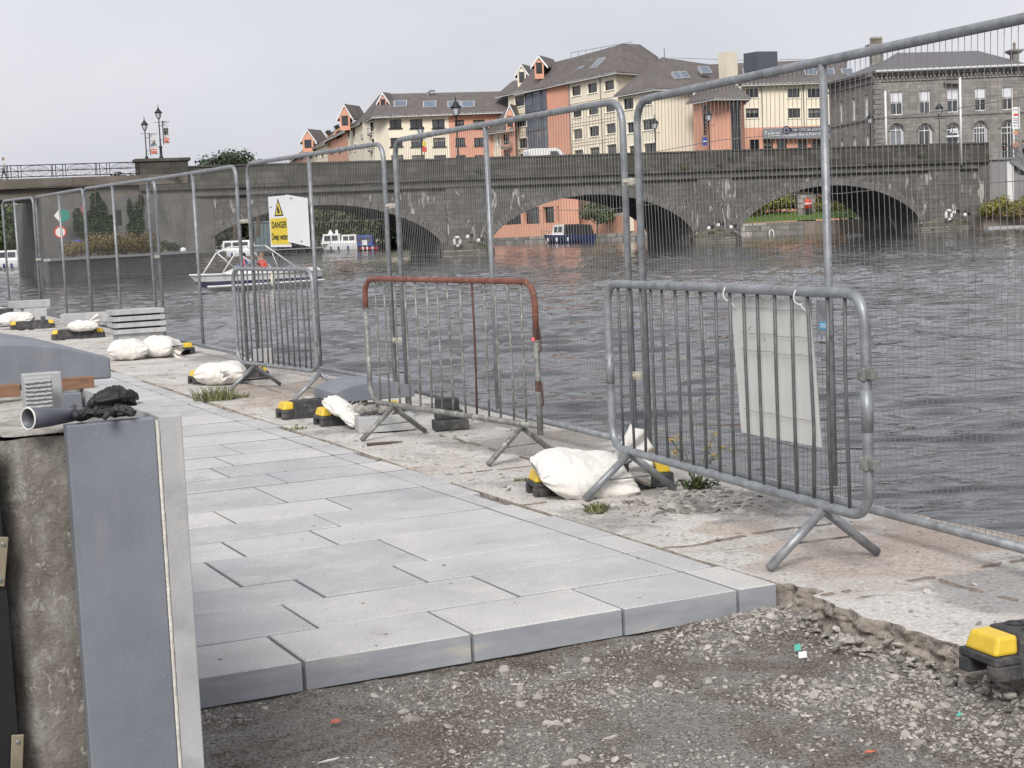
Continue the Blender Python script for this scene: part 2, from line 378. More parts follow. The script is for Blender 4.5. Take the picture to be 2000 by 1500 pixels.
# ---- new paving
def paving_mat():
    m, t, b = _nodes('new_concrete_paving')
    r = _ramp(t, [(0.3, (0.44, 0.437, 0.432)), (0.7, (0.575, 0.572, 0.563))])
    t.links.new(_noise(t, 1.4, 7, 0.65), r.inputs['Fac'])
    g = t.nodes.new('ShaderNodeNewGeometry')
    ir = _ramp(t, [(0.0, (0.82, 0.835, 0.865)), (0.5, (0.97, 0.975, 0.99)), (1.0, (1.10, 1.09, 1.07))])
    t.links.new(g.outputs['Random Per Island'], ir.inputs['Fac'])
    out = _mix(t, 1.0, r.outputs['Color'], ir.outputs['Color'], 'MULTIPLY')
    for c, s, lo, hi in (((0.62, 0.605, 0.575), 2.6, 0.48, 0.70), ((0.30, 0.295, 0.285), 20, 0.62, 0.70), ((0.39, 0.40, 0.42), 1.1, 0.54, 0.76), ((0.36, 0.34, 0.31), 4.5, 0.60, 0.70), ((0.30, 0.295, 0.285), 48, 0.69, 0.73), ((0.66, 0.645, 0.61), 60, 0.66, 0.70)):
        rr = _ramp(t, [(lo, (0, 0, 0)), (hi, (0.75, 0.75, 0.75))])
        t.links.new(_noise(t, s, 9, 0.72), rr.inputs['Fac'])
        out = _mix(t, rr.outputs['Color'], out, c)
    rr = _ramp(t, [(0.40, (0.78, 0.78, 0.78)), (0.62, (1.10, 1.10, 1.10))])
    t.links.new(_noise(t, 130, 4, 0.75), rr.inputs['Fac'])
    out = _mix(t, 1.0, out, rr.outputs['Color'], 'MULTIPLY')
    # sides of the slabs are coloured darker and bluer than their tops
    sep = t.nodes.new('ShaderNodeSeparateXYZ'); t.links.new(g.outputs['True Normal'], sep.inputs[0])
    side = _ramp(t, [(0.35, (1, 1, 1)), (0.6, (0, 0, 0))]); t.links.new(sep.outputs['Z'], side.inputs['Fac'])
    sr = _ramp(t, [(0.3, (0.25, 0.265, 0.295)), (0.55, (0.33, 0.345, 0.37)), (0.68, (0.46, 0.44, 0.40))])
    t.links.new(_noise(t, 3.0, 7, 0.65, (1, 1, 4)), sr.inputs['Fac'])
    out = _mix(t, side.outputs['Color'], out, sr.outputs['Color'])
    t.links.new(out, b.inputs['Base Color']); b.inputs['Roughness'].default_value = 0.82
    _bump(t, b, _noise(t, 170, 5, 0.7), 0.25, 0.003)
    return m
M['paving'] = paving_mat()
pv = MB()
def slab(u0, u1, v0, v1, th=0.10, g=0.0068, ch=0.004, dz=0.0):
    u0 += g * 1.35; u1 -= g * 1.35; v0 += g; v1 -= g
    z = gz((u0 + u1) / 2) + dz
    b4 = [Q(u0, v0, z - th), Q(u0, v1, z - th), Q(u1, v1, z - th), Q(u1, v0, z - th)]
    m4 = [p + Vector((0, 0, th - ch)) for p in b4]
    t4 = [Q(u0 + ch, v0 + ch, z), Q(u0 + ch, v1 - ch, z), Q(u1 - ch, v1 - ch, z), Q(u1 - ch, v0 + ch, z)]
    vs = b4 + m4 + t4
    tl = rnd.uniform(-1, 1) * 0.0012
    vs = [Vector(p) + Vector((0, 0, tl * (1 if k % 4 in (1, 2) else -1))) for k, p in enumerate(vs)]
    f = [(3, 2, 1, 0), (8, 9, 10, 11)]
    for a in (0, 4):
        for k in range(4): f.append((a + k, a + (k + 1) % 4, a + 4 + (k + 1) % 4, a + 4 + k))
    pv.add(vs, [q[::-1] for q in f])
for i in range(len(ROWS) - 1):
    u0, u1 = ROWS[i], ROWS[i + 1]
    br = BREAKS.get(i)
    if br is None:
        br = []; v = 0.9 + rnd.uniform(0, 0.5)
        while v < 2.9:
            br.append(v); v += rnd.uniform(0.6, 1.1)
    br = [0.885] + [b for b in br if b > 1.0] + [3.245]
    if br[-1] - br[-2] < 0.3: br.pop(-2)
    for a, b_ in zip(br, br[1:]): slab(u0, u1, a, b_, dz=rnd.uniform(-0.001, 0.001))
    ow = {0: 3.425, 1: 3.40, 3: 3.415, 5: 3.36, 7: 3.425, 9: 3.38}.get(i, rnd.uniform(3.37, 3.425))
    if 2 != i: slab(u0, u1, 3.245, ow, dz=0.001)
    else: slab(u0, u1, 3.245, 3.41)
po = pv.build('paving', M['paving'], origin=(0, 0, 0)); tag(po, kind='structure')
bed = MB(); bed.prism([tuple(Q(4.96, -25)[:2]), tuple(Q(60, -25)[:2]), tuple(Q(60, 3.44)[:2]), tuple(Q(4.96, 3.44)[:2])], -0.5, -0.03)
bed.v = [v + Vector((0, 0, gz(uv_of(v)[0]) if v.z > -0.1 else 0)) for v in bed.v]
M['bed'] = mat('grey_mortar_bed', (0.20, 0.19, 0.18), 0.95, 0, 0.3, 8, 0.5, 60, 0.01)
tag(bed.build('mortar_bed', M['bed'], origin=(0, 0, 0)), kind='structure')

# ---- gravel pit in front
def dirt_mat():
    m, t, b = _nodes('trodden_dirt')
    r = _ramp(t, [(0.34, (0.155, 0.115, 0.088)), (0.5, (0.215, 0.168, 0.132)), (0.62, (0.33, 0.285, 0.24))])
    t.links.new(_noise(t, 4.5, 14, 0.85), r.inputs['Fac'])
    pr = _ramp(t, [(0.44, (0, 0, 0)), (0.56, (0.85, 0.85, 0.85))]); t.links.new(_noise(t, 2.4, 9, 0.7, dist=0.6), pr.inputs['Fac'])
    gr = _ramp(t, [(0.35, (0.25, 0.235, 0.215)), (0.6, (0.47, 0.455, 0.43))]); t.links.new(_noise(t, 45, 6, 0.8), gr.inputs['Fac'])
    base = _mix(t, pr.outputs['Color'], r.outputs['Color'], gr.outputs['Color'])
    rr = _ramp(t, [(0.38, (0.42, 0.40, 0.38)), (0.62, (1.5, 1.5, 1.5))])
    t.links.new(_noise(t, 90, 5, 0.8), rr.inputs['Fac'])
    out = _mix(t, 1.0, base, rr.outputs['Color'], 'MULTIPLY')
    r3 = _ramp(t, [(0.54, (0, 0, 0)), (0.60, (1, 1, 1))]); t.links.new(_noise(t, 110, 3, 0.6), r3.inputs['Fac']); out = _mix(t, r3.outputs['Color'], out, (0.46, 0.44, 0.41))
    t.links.new(out, b.inputs['Base Color']); b.inputs['Roughness'].default_value = 0.97
    _bump(t, b, _noise(t, 60, 8, 0.75), 1.0, 0.035)
    return m
M['dirt'] = dirt_mat()
def pit_h(u, v):
    return -0.108 + 0.016 * fbm(u * 1.4, v * 1.4, 2) + 0.007 * fbm(u * 8, v * 8, 6) + 0.002 * fbm(u * 40, v * 40, 4, 2) \
        + 0.035 * math.exp(-((u - 4.75) ** 2 + (v - 3.15) ** 2) / 0.03) + 0.03 * max(0, (v - 3.15) / 0.4)
gb = MB(); nu, nv2 = 260, 250
for i in range(nu + 1):
    for j in range(nv2 + 1):
        u = 1.2 + 3.85 * i / nu; v = -0.4 + 4.0 * j / nv2
        gb.v.append(Q(u, v, pit_h(u, v)))
for i in range(nu):
    for j in range(nv2): gb.f.append((i * (nv2 + 1) + j, i * (nv2 + 1) + j + 1, (i + 1) * (nv2 + 1) + j + 1, (i + 1) * (nv2 + 1) + j)[::-1]); gb.mi.append(0)
go = gb.build('dirt_ground', M['dirt'], origin=(0, 0, 0), smooth=True); tag(go, kind='structure')
land = MB(); land.prism([tuple(Q(-40, -60)[:2]), tuple(Q(-40, 3.35)[:2]), tuple(Q(1.3, 3.35)[:2]), tuple(Q(1.3, -0.3)[:2]), tuple(Q(5.1, -0.3)[:2]), tuple(Q(5.1, -25)[:2]), tuple(Q(60, -25)[:2]), tuple(Q(60, -60)[:2])][::-1], -0.6, -0.11)
tag(land.build('building_yard', M['dirt'], origin=(0, 0, 0)), kind='structure')

# ---- loose stones
def stone(mb, p, s, flat=0.6):
    ph = (1 + 5 ** 0.5) / 2
    base = [(-1, ph, 0), (1, ph, 0), (-1, -ph, 0), (1, -ph, 0), (0, -1, ph), (0, 1, ph), (0, -1, -ph), (0, 1, -ph), (ph, 0, -1), (ph, 0, 1), (-ph, 0, -1), (-ph, 0, 1)]
    F = [(0, 11, 5), (0, 5, 1), (0, 1, 7), (0, 7, 10), (0, 10, 11), (1, 5, 9), (5, 11, 4), (11, 10, 2), (10, 7, 6), (7, 1, 8), (3, 9, 4), (3, 4, 2), (3, 2, 6), (3, 6, 8), (3, 8, 9), (4, 9, 5), (2, 4, 11), (6, 2, 10), (8, 6, 7), (9, 8, 1)]
    rz = rnd.uniform(0, 6.28); c, n = math.cos(rz), math.sin(rz)
    ax, ay, az = s * rnd.uniform(0.6, 1.3) / 1.9, s * rnd.uniform(0.45, 0.95) / 1.9, s * flat * rnd.uniform(0.5, 1.1) / 1.9
    tx, ty = rnd.uniform(-0.4, 0.4), rnd.uniform(-0.4, 0.4)
    vs = []
    for b_ in base:
        k = rnd.uniform(0.68, 1.15)
        x, y, z = b_[0] * ax * k, b_[1] * ay * k, b_[2] * az * k
        z += x * tx + y * ty
        vs.append((p[0] + x * c - y * n, p[1] + x * n + y * c, p[2] + z))
    mb.add(vs, F)
M['stones'] = mat('grey_gravel_stones', (0.31, 0.29, 0.262), 0.92, 0, 0.2, 30, 0.4, 80, 0.004, island=0.55)
st = MB(); cnt = 0
while cnt < 15000:
    u = rnd.uniform(1.9, 4.92); v = rnd.uniform(0.6, 3.42)
    p = Q(u, v); px, py = proj((p.x, p.y, -0.1)) if p.y > 0.5 else (-999, 0)
    if not (330 < px < 2060 and py < 1560): continue
    dens = 0.30 + 0.8 * fbm(u * 1.7, v * 1.7, 11) + (0.30 if v > 2.85 else 0)
    if rnd.random() > dens: continue
    s = 0.0012 + 0.0034 * rnd.random() ** 2.8 + (0.013 * rnd.random() if rnd.random() < 0.02 else 0) + (0.004 * rnd.random() if v > 2.7 and rnd.random() < .4 else 0)
    stone(st, (p.x, p.y, pit_h(u, v) + s * 0.12), s * 2.0); cnt += 1
for k in range(330):
    u = rnd.uniform(2.8, 4.9); p = Q(u, quay_inner(u) - 0.03 - abs(rnd.gauss(0, 0.05))); s = 0.004 + 0.011 * rnd.random() ** 2
    stone(st, (p.x, p.y, -0.10 + abs(rnd.gauss(0, 0.02))), s * 2.2)
tag(st.build('gravel', M['stones'], origin=(0, 0, 0)), kind='stuff', label='loose grey gravel strewn over the brown dirt in front of the kerb', cat='gravel')
st = MB()
for k in range(300):
    cx, cy = rnd.choice([(1290, 985), (1400, 985), (1350, 965), (1260, 1000), (1450, 975), (1370, 990)])
    p = Gu(cx + rnd.gauss(0, 55), cy + rnd.gauss(0, 9))
    u, v = uv_of(p)
    if v < 3.45 or v > 4.6: continue
    s = 0.006 + 0.032 * rnd.random() ** 3
    stone(st, (p.x, p.y, quay_h(u, v) + s * 0.1), s * 1.35, 0.4)
for k in range(260):
    u = rnd.uniform(3.5, 13); v = rnd.uniform(3.5, 4.7); p = Q(u, v)
    s = 0.003 + 0.008 * rnd.random() ** 3
    stone(st, (p.x, p.y, quay_h(u, v) + s * 0.2), s * 2, 0.6)
for k in range(60):
    u = 4.93 + 5 * rnd.random() ** 1.6; v = rnd.uniform(1.3, 3.3); p = Q(u, v)
    s = 0.002 + 0.004 * rnd.random() ** 2
    stone(st, (p.x, p.y, gz(u) + s * 0.3), s * 2, 0.6)
tag(st.build('rubble', M['stones'], origin=(0, 0, 0)), kind='stuff', label='chips of broken concrete scattered on the old quay under the fence', cat='rubble')

# ---- water
WZ = -0.57
def water_mat():
    m, t, b = _nodes('river_water')
    b.inputs['Base Color'].default_value = (0.035, 0.039, 0.045, 1)
    b.inputs['Roughness'].default_value = 0.06; b.inputs['IOR'].default_value = 1.33
    n1 = _noise(t, 4.2, 3, 0.5, (0.42, 1.0, 1.0), dist=0.3); n2 = _noise(t, 1.5, 2, 0.5, (0.4, 1.0, 1.0), dist=0.2)
    b2 = _bump(t, b, n2, 1.0, 0.07); b1 = _bump(t, b, n1, 1.0, 0.026); t.links.new(b2.outputs['Normal'], b1.inputs['Normal'])
    return m
M['water'] = water_mat()
ys = [4.6]
while ys[-1] < 330: ys.append(ys[-1] * 1.0062 + 0.004)
NX = 540; wb = MB()
for y in ys:
    near = 0.25 + 0.75 * math.exp(-y / 75)
    for k in range(NX + 1):
        t = -1 + 2 * k / NX
        x = t * (y * 0.47 + 4.5)
        wr = 0.35 * noise.noise(Vector((x * 0.35, y * 0.5, 4)))
        n_ = noise.noise(Vector((x * 0.95 + wr, y * 2.0 + wr, 0.3)))
        a = 0.034 * math.tanh(5.5 * n_) + 0.016 * n_
        n_ = noise.noise(Vector((x * 2.1, y * 4.4, 5.3))); a += 0.021 * math.tanh(5 * n_); a += 0.010 * noise.noise(Vector((x * 4.1, y * 8.5, 2.3)))
        a += noise.noise(Vector((x * 0.35, y * 0.75, 9.3))) * 0.055
        patch = 0.85 + 0.9 * noise.noise(Vector((x * 0.09, y * 0.05, 2))) + 0.4 * noise.noise(Vector((x * 0.3, y * 0.16, 6)))
        wb.v.append((x, y, WZ + a * near * patch))
W = NX + 1
wb.f = [(i * W + k, i * W + k + 1, (i + 1) * W + k + 1, (i + 1) * W + k) for i in range(len(ys) - 1) for k in range(NX)]
wb.mi = [0] * len(wb.f)
wo = wb.build('water', M['water'], origin=(0, 0, 0), smooth=True); tag(wo, kind='structure')
wf = MB(); wf.add([(-900, -100, WZ - 0.09), (900, -100, WZ - 0.09), (900, 1500, WZ - 0.09), (-900, 1500, WZ - 0.09)], [(0, 1, 2, 3)])
tag(wf.build('river', M['water'], origin=(0, 0, 0)), kind='structure')
# ================================================================== MESH FENCE PANELS
def frac_at(a, b, px, z=2.0):
    return min((abs(proj(Vector(a).lerp(Vector(b), i / 400) + Vector((0, 0, z)))[0] - px), i / 400) for i in range(401))[1]
def fence_panel(a, b, ht, label, mid=0.5, wires='full', wr_r=0.00165, zb=None, lean=0.0, corners=(1, 1), seed=1, mid_len=1.0):
    """a, b = ends of the panel's feet (world), ht = height of its top rail over them"""
    a = Vector(a); b = Vector(b)
    root = thing('mesh_fence', label, 'fence panel', a, 0, 'steel mesh fence panels along the water edge')
    dx = Vector((b.x - a.x, b.y - a.y, 0)); L = dx.length; ex = dx.normalized(); nrm = Vector((-ex.y, ex.x, 0))
    def W(x, z, o=0.0): return a + ex * x + Vector((0, 0, z + (b.z - a.z) * x / L)) + nrm * (o + lean * z / 2)
    r = 0.0205; rc = 0.16
    fr = MB()
    pts = [W(0, 0.0)]
    pts += [W(0, ht), W(L, ht)] if corners[0] else [W(0, ht + 0.0), W(L, ht)]
    pts += [W(L, 0.0)]
    fr.tube(smooth_path(pts, rc, 8), r, 12)
    fr.build('frame', M['galv'], root, smooth=True)
    rl = MB(); e1 = 0.0
    rl.tube([W(0.02, 0.115), W(L - 0.02, 0.115)], 0.019, 10)
    rl.build('bottom_rail', M['galv'], root, smooth=True)
    for mx in ([mid] if not isinstance(mid, (list, tuple)) else mid):
        md = MB(); md.tube([W(L * mx, 0.125 if mid_len == 1.0 else 0.18, 0.0), W(L * mx, ht - 0.012, 0.0)], 0.0185, 10)
        md.build('middle_post', M['galv'], root, smooth=True)
    if wires:
        wr = MB(); rr = random.Random(seed)
        stp = 0.0385; n = int((L - 0.06) / stp)
        for k in range(1, n):
            x = 0.03 + (L - 0.06) * k / n
            if wires == 'sparse' and k % 1: continue
            top = ht - 0.0 if 0.16 < x < L - 0.16 else ht - rc + math.sqrt(max(0.0, rc * rc - (rc - min(x, L - x)) ** 2)) - 0.01
            ks = [0.115, 0.33, 0.61, 0.9, 1.19, 1.48, 1.77, top]
            off = rr.uniform(-0.002, 0.002)
            p = [W(x + off + rr.uniform(-0.004, 0.004) * (0 < i < len(ks) - 1), z, 0.004 * math.sin(i * 2)) for i, z in enumerate(ks)]
            wr.tube(p, wr_r, 3)
        hz = [0.33, 0.61, 0.9, 1.19, 1.48, 1.77]
        for z in hz:
            m = 14
            wr.tube([W(0.02 + (L - 0.04) * i / m, z + 0.006 * math.sin(i * 1.3 + z * 9) - 0.005, 0.0045) for i in range(m + 1)], wr_r * 1.3, 3)
        z = 0.148
        while z < 1.18:
            if min(abs(z - h) for h in hz) > 0.012:
                wr.tube([W(0.02 + (L - 0.04) * i / 5, z + rr.uniform(-0.002, 0.002), 0.0045) for i in range(6)], wr_r * 0.75, 3)
            z += 0.0335
        wr.build('wire_mesh', M['wire'], root)
    return root, W, L

def at_h(px, yb, yt, h=1.955):       # place a post from its pixel height
    d = FPX * h / (yb - yt); return D(px, yb, d)
def clamp(p, d, label):
    t = thing('fence_clamp', label, 'fence clamp', p, math.atan2(d.y, d.x), 'clamps joining the fence panels', local=True)
    m = MB(); m.box((0, -0.028, 0), (0.115, 0.012, 0.042)); m.box((0, 0.028, 0), (0.115, 0.012, 0.042))
    m.box((-0.055, 0, 0), (0.012, 0.05, 0.036)); m.box((0.055, 0, 0), (0.012, 0.05, 0.036))
    m.build('clamp_plates', M['clip'], t, bevel=0.003)
    b = MB(); b.tube([(0, -0.055, 0), (0, 0.05, 0)], 0.007, 8); b.tube([(0, -0.052, 0), (0, -0.036, 0)], 0.014, 6)
    b.build('bolt', M['clip'], t)
    return t

PB = []          # (post bottom) world points: panels A (nearest) to F
def fp(px, yb, yt, dz=0.0):
    p = at_h(px, yb, yt); g = gz(uv_of(p)[0]); p.z = g + 0.005; return p
A0 = fp(1268, 890, 197); A1v = fp(1990, 1084, 43); A1 = A0 + (A1v - A0) * 1.12
B0 = fp(795, 754, 275); B1 = fp(1240, 872, 210)
C0 = fp(505, 700, 331); C1 = fp(772, 745, 289)
D0 = fp(308, 660, 361); D1 = fp(483, 697, 338)
E20 = fp(182, 636, 379); E21 = fp(322, 660, 363)
E10 = fp(86, 616, 395); E11 = E20 + (E20 - E21).normalized() * -0.0
F0 = fp(81, 615, 394); F1 = fp(20, 607, 398)
for p in (A0, A1, B0, B1, C0, C1, D0, D1, E20, E21, E10, F0, F1): p.z = gz(uv_of(p)[0]) + 0.005
print('panel lengths', [(a - b).length for a, b in ((A0, A1), (B0, B1), (C0, C1), (D0, D1), (E20, E21), (E10, E20), (F0, F1))])
fA, WA, LA = fence_panel(A0, A1, 2.045, 'nearest and largest mesh fence panel, rising out of the picture at the right', frac_at(A0, A1, 1607), wr_r=0.00145, seed=2, mid_len=0.9)
fB, WB, LB = fence_panel(B0, B1, 2.085, 'mesh fence panel behind the rusty red-topped barrier, second from the right', frac_at(B0, B1, 949), seed=3)
fC, WC, LC = fence_panel(C0, C1, 2.10, 'mesh fence panel carrying the yellow danger sign and blank white board', frac_at(C0, C1, 604), wr_r=0.00155, seed=4)
fD, WD, LD = fence_panel(D0, D1, 2.10, 'mesh fence panel between the stacked slabs and the danger sign panel', frac_at(D0, D1, 377), wr_r=0.0009, seed=5)
fE2, WE2, LE2 = fence_panel(E20, E21, 2.12, 'mesh fence panel right behind the slab stack, left of the white sack heap', frac_at(E20, E21, 220), wr_r=0.0007, seed=6)
fE1, WE1, LE1 = fence_panel(E10, E20 + (E10 - E20).normalized() * 0.05, 2.12, 'distant mesh fence panel, second from the left, in front of the ivy wall', frac_at(E10, E20, 116), wr_r=0.0007, seed=7)
fF, WF, LF = fence_panel(F1, F0, 2.12, 'leftmost distant mesh fence panel in front of the dark bridge opening', 0.4, wr_r=0.0007, seed=8)
dirA = (A1 - A0).normalized(); dirB = (B1 - B0).normalized(); dirC = (C1 - C0).normalized(); dirD = (D1 - D0).normalized()
def between(p, q, z): return Vector(((p.x + q.x) / 2, (p.y + q.y) / 2, z))
clamp(between(A0, B1, 1.62), dirA, 'upper pale clamp between the nearest two fence panels')
clamp(between(A0, B1, 0.53), dirA, 'lower clamp between the nearest two fence panels, seen through the barrier')
clamp(between(B0, C1, 1.62), dirB, 'upper clamp above the left end of the rusty barrier')
clamp(between(B0, C1, 0.53), dirB, 'lower clamp seen through the bars of the rusty barrier')
clamp(between(C0, D1, 1.60), dirC, 'pale clamp left of the danger sign')
clamp(between(D0, E21, 1.25), dirD, 'clamp above the stack of cut slabs')
clamp(between(E10, F0, 1.25), dirD, 'small clamp on the distant posts before the dark opening')
# plate with a blue sticker on the middle post of the nearest panel
pm = WA(LA * frac_at(A0, A1, 1607), 0.93)
pl = thing('post_plate', 'grey plate with a small blue sticker on the near fence post', 'plate', pm, 0)
face = Vector((-dirA.y, dirA.x, 0)); face = face if face.y < 0 else -face
m = MB(); m.box(pm + face * 0.024, (0.115, 0.004, 0.155), rz=math.atan2(dirA.y, dirA.x)); m.build('plate', M['galv'], pl)
M['stick'] = mat('blue_sticker', (0.10, 0.38, 0.66), 0.4)
m = MB(); m.box(pm + face * 0.028 + Vector((0, 0, -0.035)), (0.075, 0.002, 0.032), rz=math.atan2(dirA.y, dirA.x))
m.build('sticker', M['stick'], pl)
m = MB(); m.box(pm + face * 0.0295 + Vector((0, 0, -0.03)), (0.058, 0.001, 0.004), rz=math.atan2(dirA.y, dirA.x)); m.box(pm + face * 0.0295 + Vector((0, 0, -0.04)), (0.058, 0.001, 0.004), rz=math.atan2(dirA.y, dirA.x))
m.build('sticker_print', M['white'], pl)

# ================================================================== CROWD BARRIERS
M['rustbar'] = mat('dark_rusted_bar', (0.10, 0.05, 0.042), 0.7, 0.2, 0.4, 10)
def barrier(f0, f1, label, ext0=0.2, ext1=0.2, H=1.09, zb=0.235, nb=17, top='galv', body='galv', r=0.0185, seed=0, lean=0.0, foot=0.26, hooks=0, missing=()):
    """f0, f1 = ground points under the two pairs of feet"""
    f0 = Vector(f0); f1 = Vector(f1); root = thing('crowd_barrier', label, 'barrier', f0)
    g = f1 - f0; ex = Vector((g.x, g.y, 0)).normalized(); Lf = Vector((g.x, g.y, 0)).length; nr = Vector((-ex.y, ex.x, 0))
    if nr.y > 0: nr = -nr                             # towards the camera
    L = Lf + ext0 + ext1
    def W(x, z, o=0.0): return f0 + ex * (x - ext0) + Vector((0, 0, z + g.z * (x - ext0) / Lf)) + nr * (o + lean * z)
    rc = 0.13; rr = random.Random(seed)
    loop = smooth_path([W(L * 0.5, zb), W(0, zb), W(0, H), W(L * 0.5, H)], rc, 8)
    loop2 = smooth_path([W(L * 0.5, H), W(L, H), W(L, zb), W(L * 0.5, zb)], rc, 8)
    if top == body:
        m = MB(); m.tube(loop + loop2[1:-1], r, 12, closed=True); m.build('frame', M[body], root, smooth=True)
    else:
        pa = [p for p in loop + loop2[1:-1]]
        lo = [W(0, H - 0.20), *[p for p in loop if (p - f0).z > H - 0.2], *[p for p in loop2[1:] if (p - f0).z > H - 0.3], W(L, H - 0.34)]
        m = MB(); m.tube(lo, r, 12); m.build('top_rail', M[top], root, smooth=True)
        lo = [W(0, H - 0.21), *[p for p in loop[::-1] if (p - f0).z < H - 0.23][0:], *[p for p in loop2[::-1][1:] if (p - f0).z < H - 0.37], W(L, H - 0.35)]
        lo = [W(0, H - 0.21), W(0, zb + rc)] + [W(rc * (1 - math.cos(k * math.pi / 12)), zb + rc * (1 - math.sin(k * math.pi / 12))) for k in range(1, 6)] + [W(rc, zb), W(L - 0.01, zb)]
        m = MB(); m.tube(lo, r, 12); m.tube([W(L, H - 0.35), W(L, zb - 0.05)], r * 1.02, 12); m.build('lower_frame', M[body], root, smooth=True)
    for k in range(1, nb + 1):
        if k in missing: continue
        x = L * k / (nb + 1) + rr.uniform(-0.006, 0.006); t = rr.uniform(-0.012, 0.012); bow = rr.uniform(-0.01, 0.01)
        zt = H if rc < x < L - rc else H - rc + math.sqrt(rc * rc - (rc - min(x, L - x)) ** 2)
        m = MB(); m.tube([W(x, zb + 0.005), W(x + t * .3 + bow, zb + 0.3, 0.004 * rr.uniform(-1, 1)), W(x + t * .7 + bow, zb + 0.55), W(x + t, zt - 0.004)], 0.0078, 6)
        m.build('bar', M['galv_bar'] if top == body else (M['galv_dirty'] if k != 10 else M['rustbar']), root, smooth=True)
    for x in (ext0, L - ext1):
        for s in (-1, 1):
            m = MB(); m.tube([W(x + s * 0.012, zb - 0.012, 0.0), W(x + s * 0.02, 0.012, s * foot)], r * 0.93, 10)
            m.build('foot', M[body], root, smooth=True)
        m = MB(); m.tube([W(x, 0.095, -foot * 0.62), W(x, 0.095, foot * 0.62)], 0.0045, 5); m.build('foot_tie', M['galv_dirty'], root)
    hm = M['rustbar'] if top != body else M['galv_dirty']
    if hooks & 1:                                     # loops at the right end
        for z in (H - 0.36, zb + 0.17):
            m = MB(); m.tube(smooth_path([W(L, z + 0.09), W(L + 0.035, z + 0.1), W(L + 0.045, z - 0.04), W(L + 0.012, z - 0.05)], 0.02, 4), 0.005, 6)
            m.tube([W(L + 0.004, z + 0.04, 0.004), W(L + 0.004, z + 0.10, 0.004)], 0.018, 8); m.build('hook', hm, root)
    if hooks & 2:                                     # clamp lugs at the right end
        for z in (H - 0.3, zb + 0.21):
            m = MB(); m.box(W(L + 0.028, z), (0.065, 0.03, 0.036), rz=math.atan2(ex.y, ex.x)); m.box(W(L - 0.0, z), (0.045, 0.05, 0.05), rz=math.atan2(ex.y, ex.x)); m.build('lug', M['galv_dirty'], root, bevel=0.003)
    if hooks & 4:                                     # loop at the left end
        m = MB(); m.tube(smooth_path([W(0, H - 0.19), W(-0.04, H - 0.2), W(-0.04, H - 0.38), W(-0.01, H - 0.39)], 0.02, 4), 0.005, 6); m.build('hook', M['galv_dirty'], root)
    if hooks & 8:                                     # sleeve joints
        for x in (0, L):
            m = MB(); m.tube([W(x, zb + 0.33), W(x, H - 0.36)], r * 1.1, 10); m.build('sleeve', M[body], root, smooth=True)
    return root, W, L
def gmid(a, b): return (Gu(*a) + Gu(*b)) / 2
b3a, b3b = gmid((1155, 980), (1305, 958)), gmid((1512, 1113), (1705, 1088))
bar3, W3, L3 = barrier(b3a, b3b, 'largest and nearest steel barrier with a white corrugated sheet tied behind its bars', 0.20, 0.34, H=1.085, zb=0.235, nb=17, hooks=2 + 4 + 8, seed=5, r=0.0205)
b2a, b2b = gmid((710, 862), (828, 847)), gmid((963, 917), (1075, 885))
bar2, W2, L2 = barrier(b2a, b2b, 'steel barrier with a rusty red top rail beside the domed coping stone', 0.30, 0.20, H=1.075, zb=0.225, nb=14, top='rust', body='galv_dirty', hooks=1, seed=6)
b1a = gmid((455, 765), (542, 752)); b1b = Gu(575, 785); b1b = b1b + Vector((0.36, 0.35, 0)) * 0.55
bar1, W1, L1 = barrier(b1a, b1b, 'furthest steel barrier with bent bars, before the white speedboat', 0.34, -0.03, H=1.085, zb=0.225, nb=14, hooks=1, seed=7)
print('barriers', L1, L2, L3, [proj(W3(0, 1.085)), proj(W3(L3, 1.085))], [proj(W2(0, 1.07)), proj(W2(L2, 1.07))], [proj(W1(0, 1.07)), proj(W1(L1, 1.07))])

# white corrugated sheet tied behind the nearest barrier
def barx(px, z):                                       # x along barrier 3 for a pixel column at height z
    return min((abs(proj(W3(i * L3 / 200, z))[0] - px), i * L3 / 200) for i in range(201))[1]
x0, x1 = barx(1417, 1.0), barx(1572, 1.0)
sh = thing('corrugated_sheet', 'torn white plastic sheet hanging behind the bars of the nearest barrier', 'plastic sheet', W3((x0 + x1) / 2, 0.4))
m = MB(); nx, nz = 24, 40
def shp(i, j, o):
    x = x0 + (x1 - x0) * i / nx + 0.028 * (1 - j / nz); z = 0.455 - 0.01 * (1 - i / nx) + (0.59 + 0.01 * (1 - i / nx)) * j / nz
    d = 0.001 * math.sin(j / nz * 9) + 0.003 * noise.noise(Vector((i * 0.16, j * 0.12, 1)))
    for zz in (0.17, 0.62, 0.74, 0.93): d += 0.001 * math.exp(-((j / nz - zz) * 60) ** 2)
    return W3(x, z, -0.026 + d - o - 0.02 * (1 - j / nz))
for o in (0, 0.004):
    base = len(m.v)
    m.v += [shp(i, j, o) for j in range(nz + 1) for i in range(nx + 1)]
    for j in range(nz):
        for i in range(nx):
            q = (base + j * (nx + 1) + i, base + j * (nx + 1) + i + 1, base + (j + 1) * (nx + 1) + i + 1, base + (j + 1) * (nx + 1) + i)
            m.f.append(q if o == 0 else q[::-1]); m.mi.append(0)
M['sheet'] = mat('dirty_white_corrugated_plastic', (0.66, 0.66, 0.63), 0.5, 0, 0.05, 3, 0.25, 30, 0.003, spots=[((0.45, 0.43, 0.38), 5, 0.62, 0.8)])
m.build('sheet', M['sheet'], sh, smooth=True)
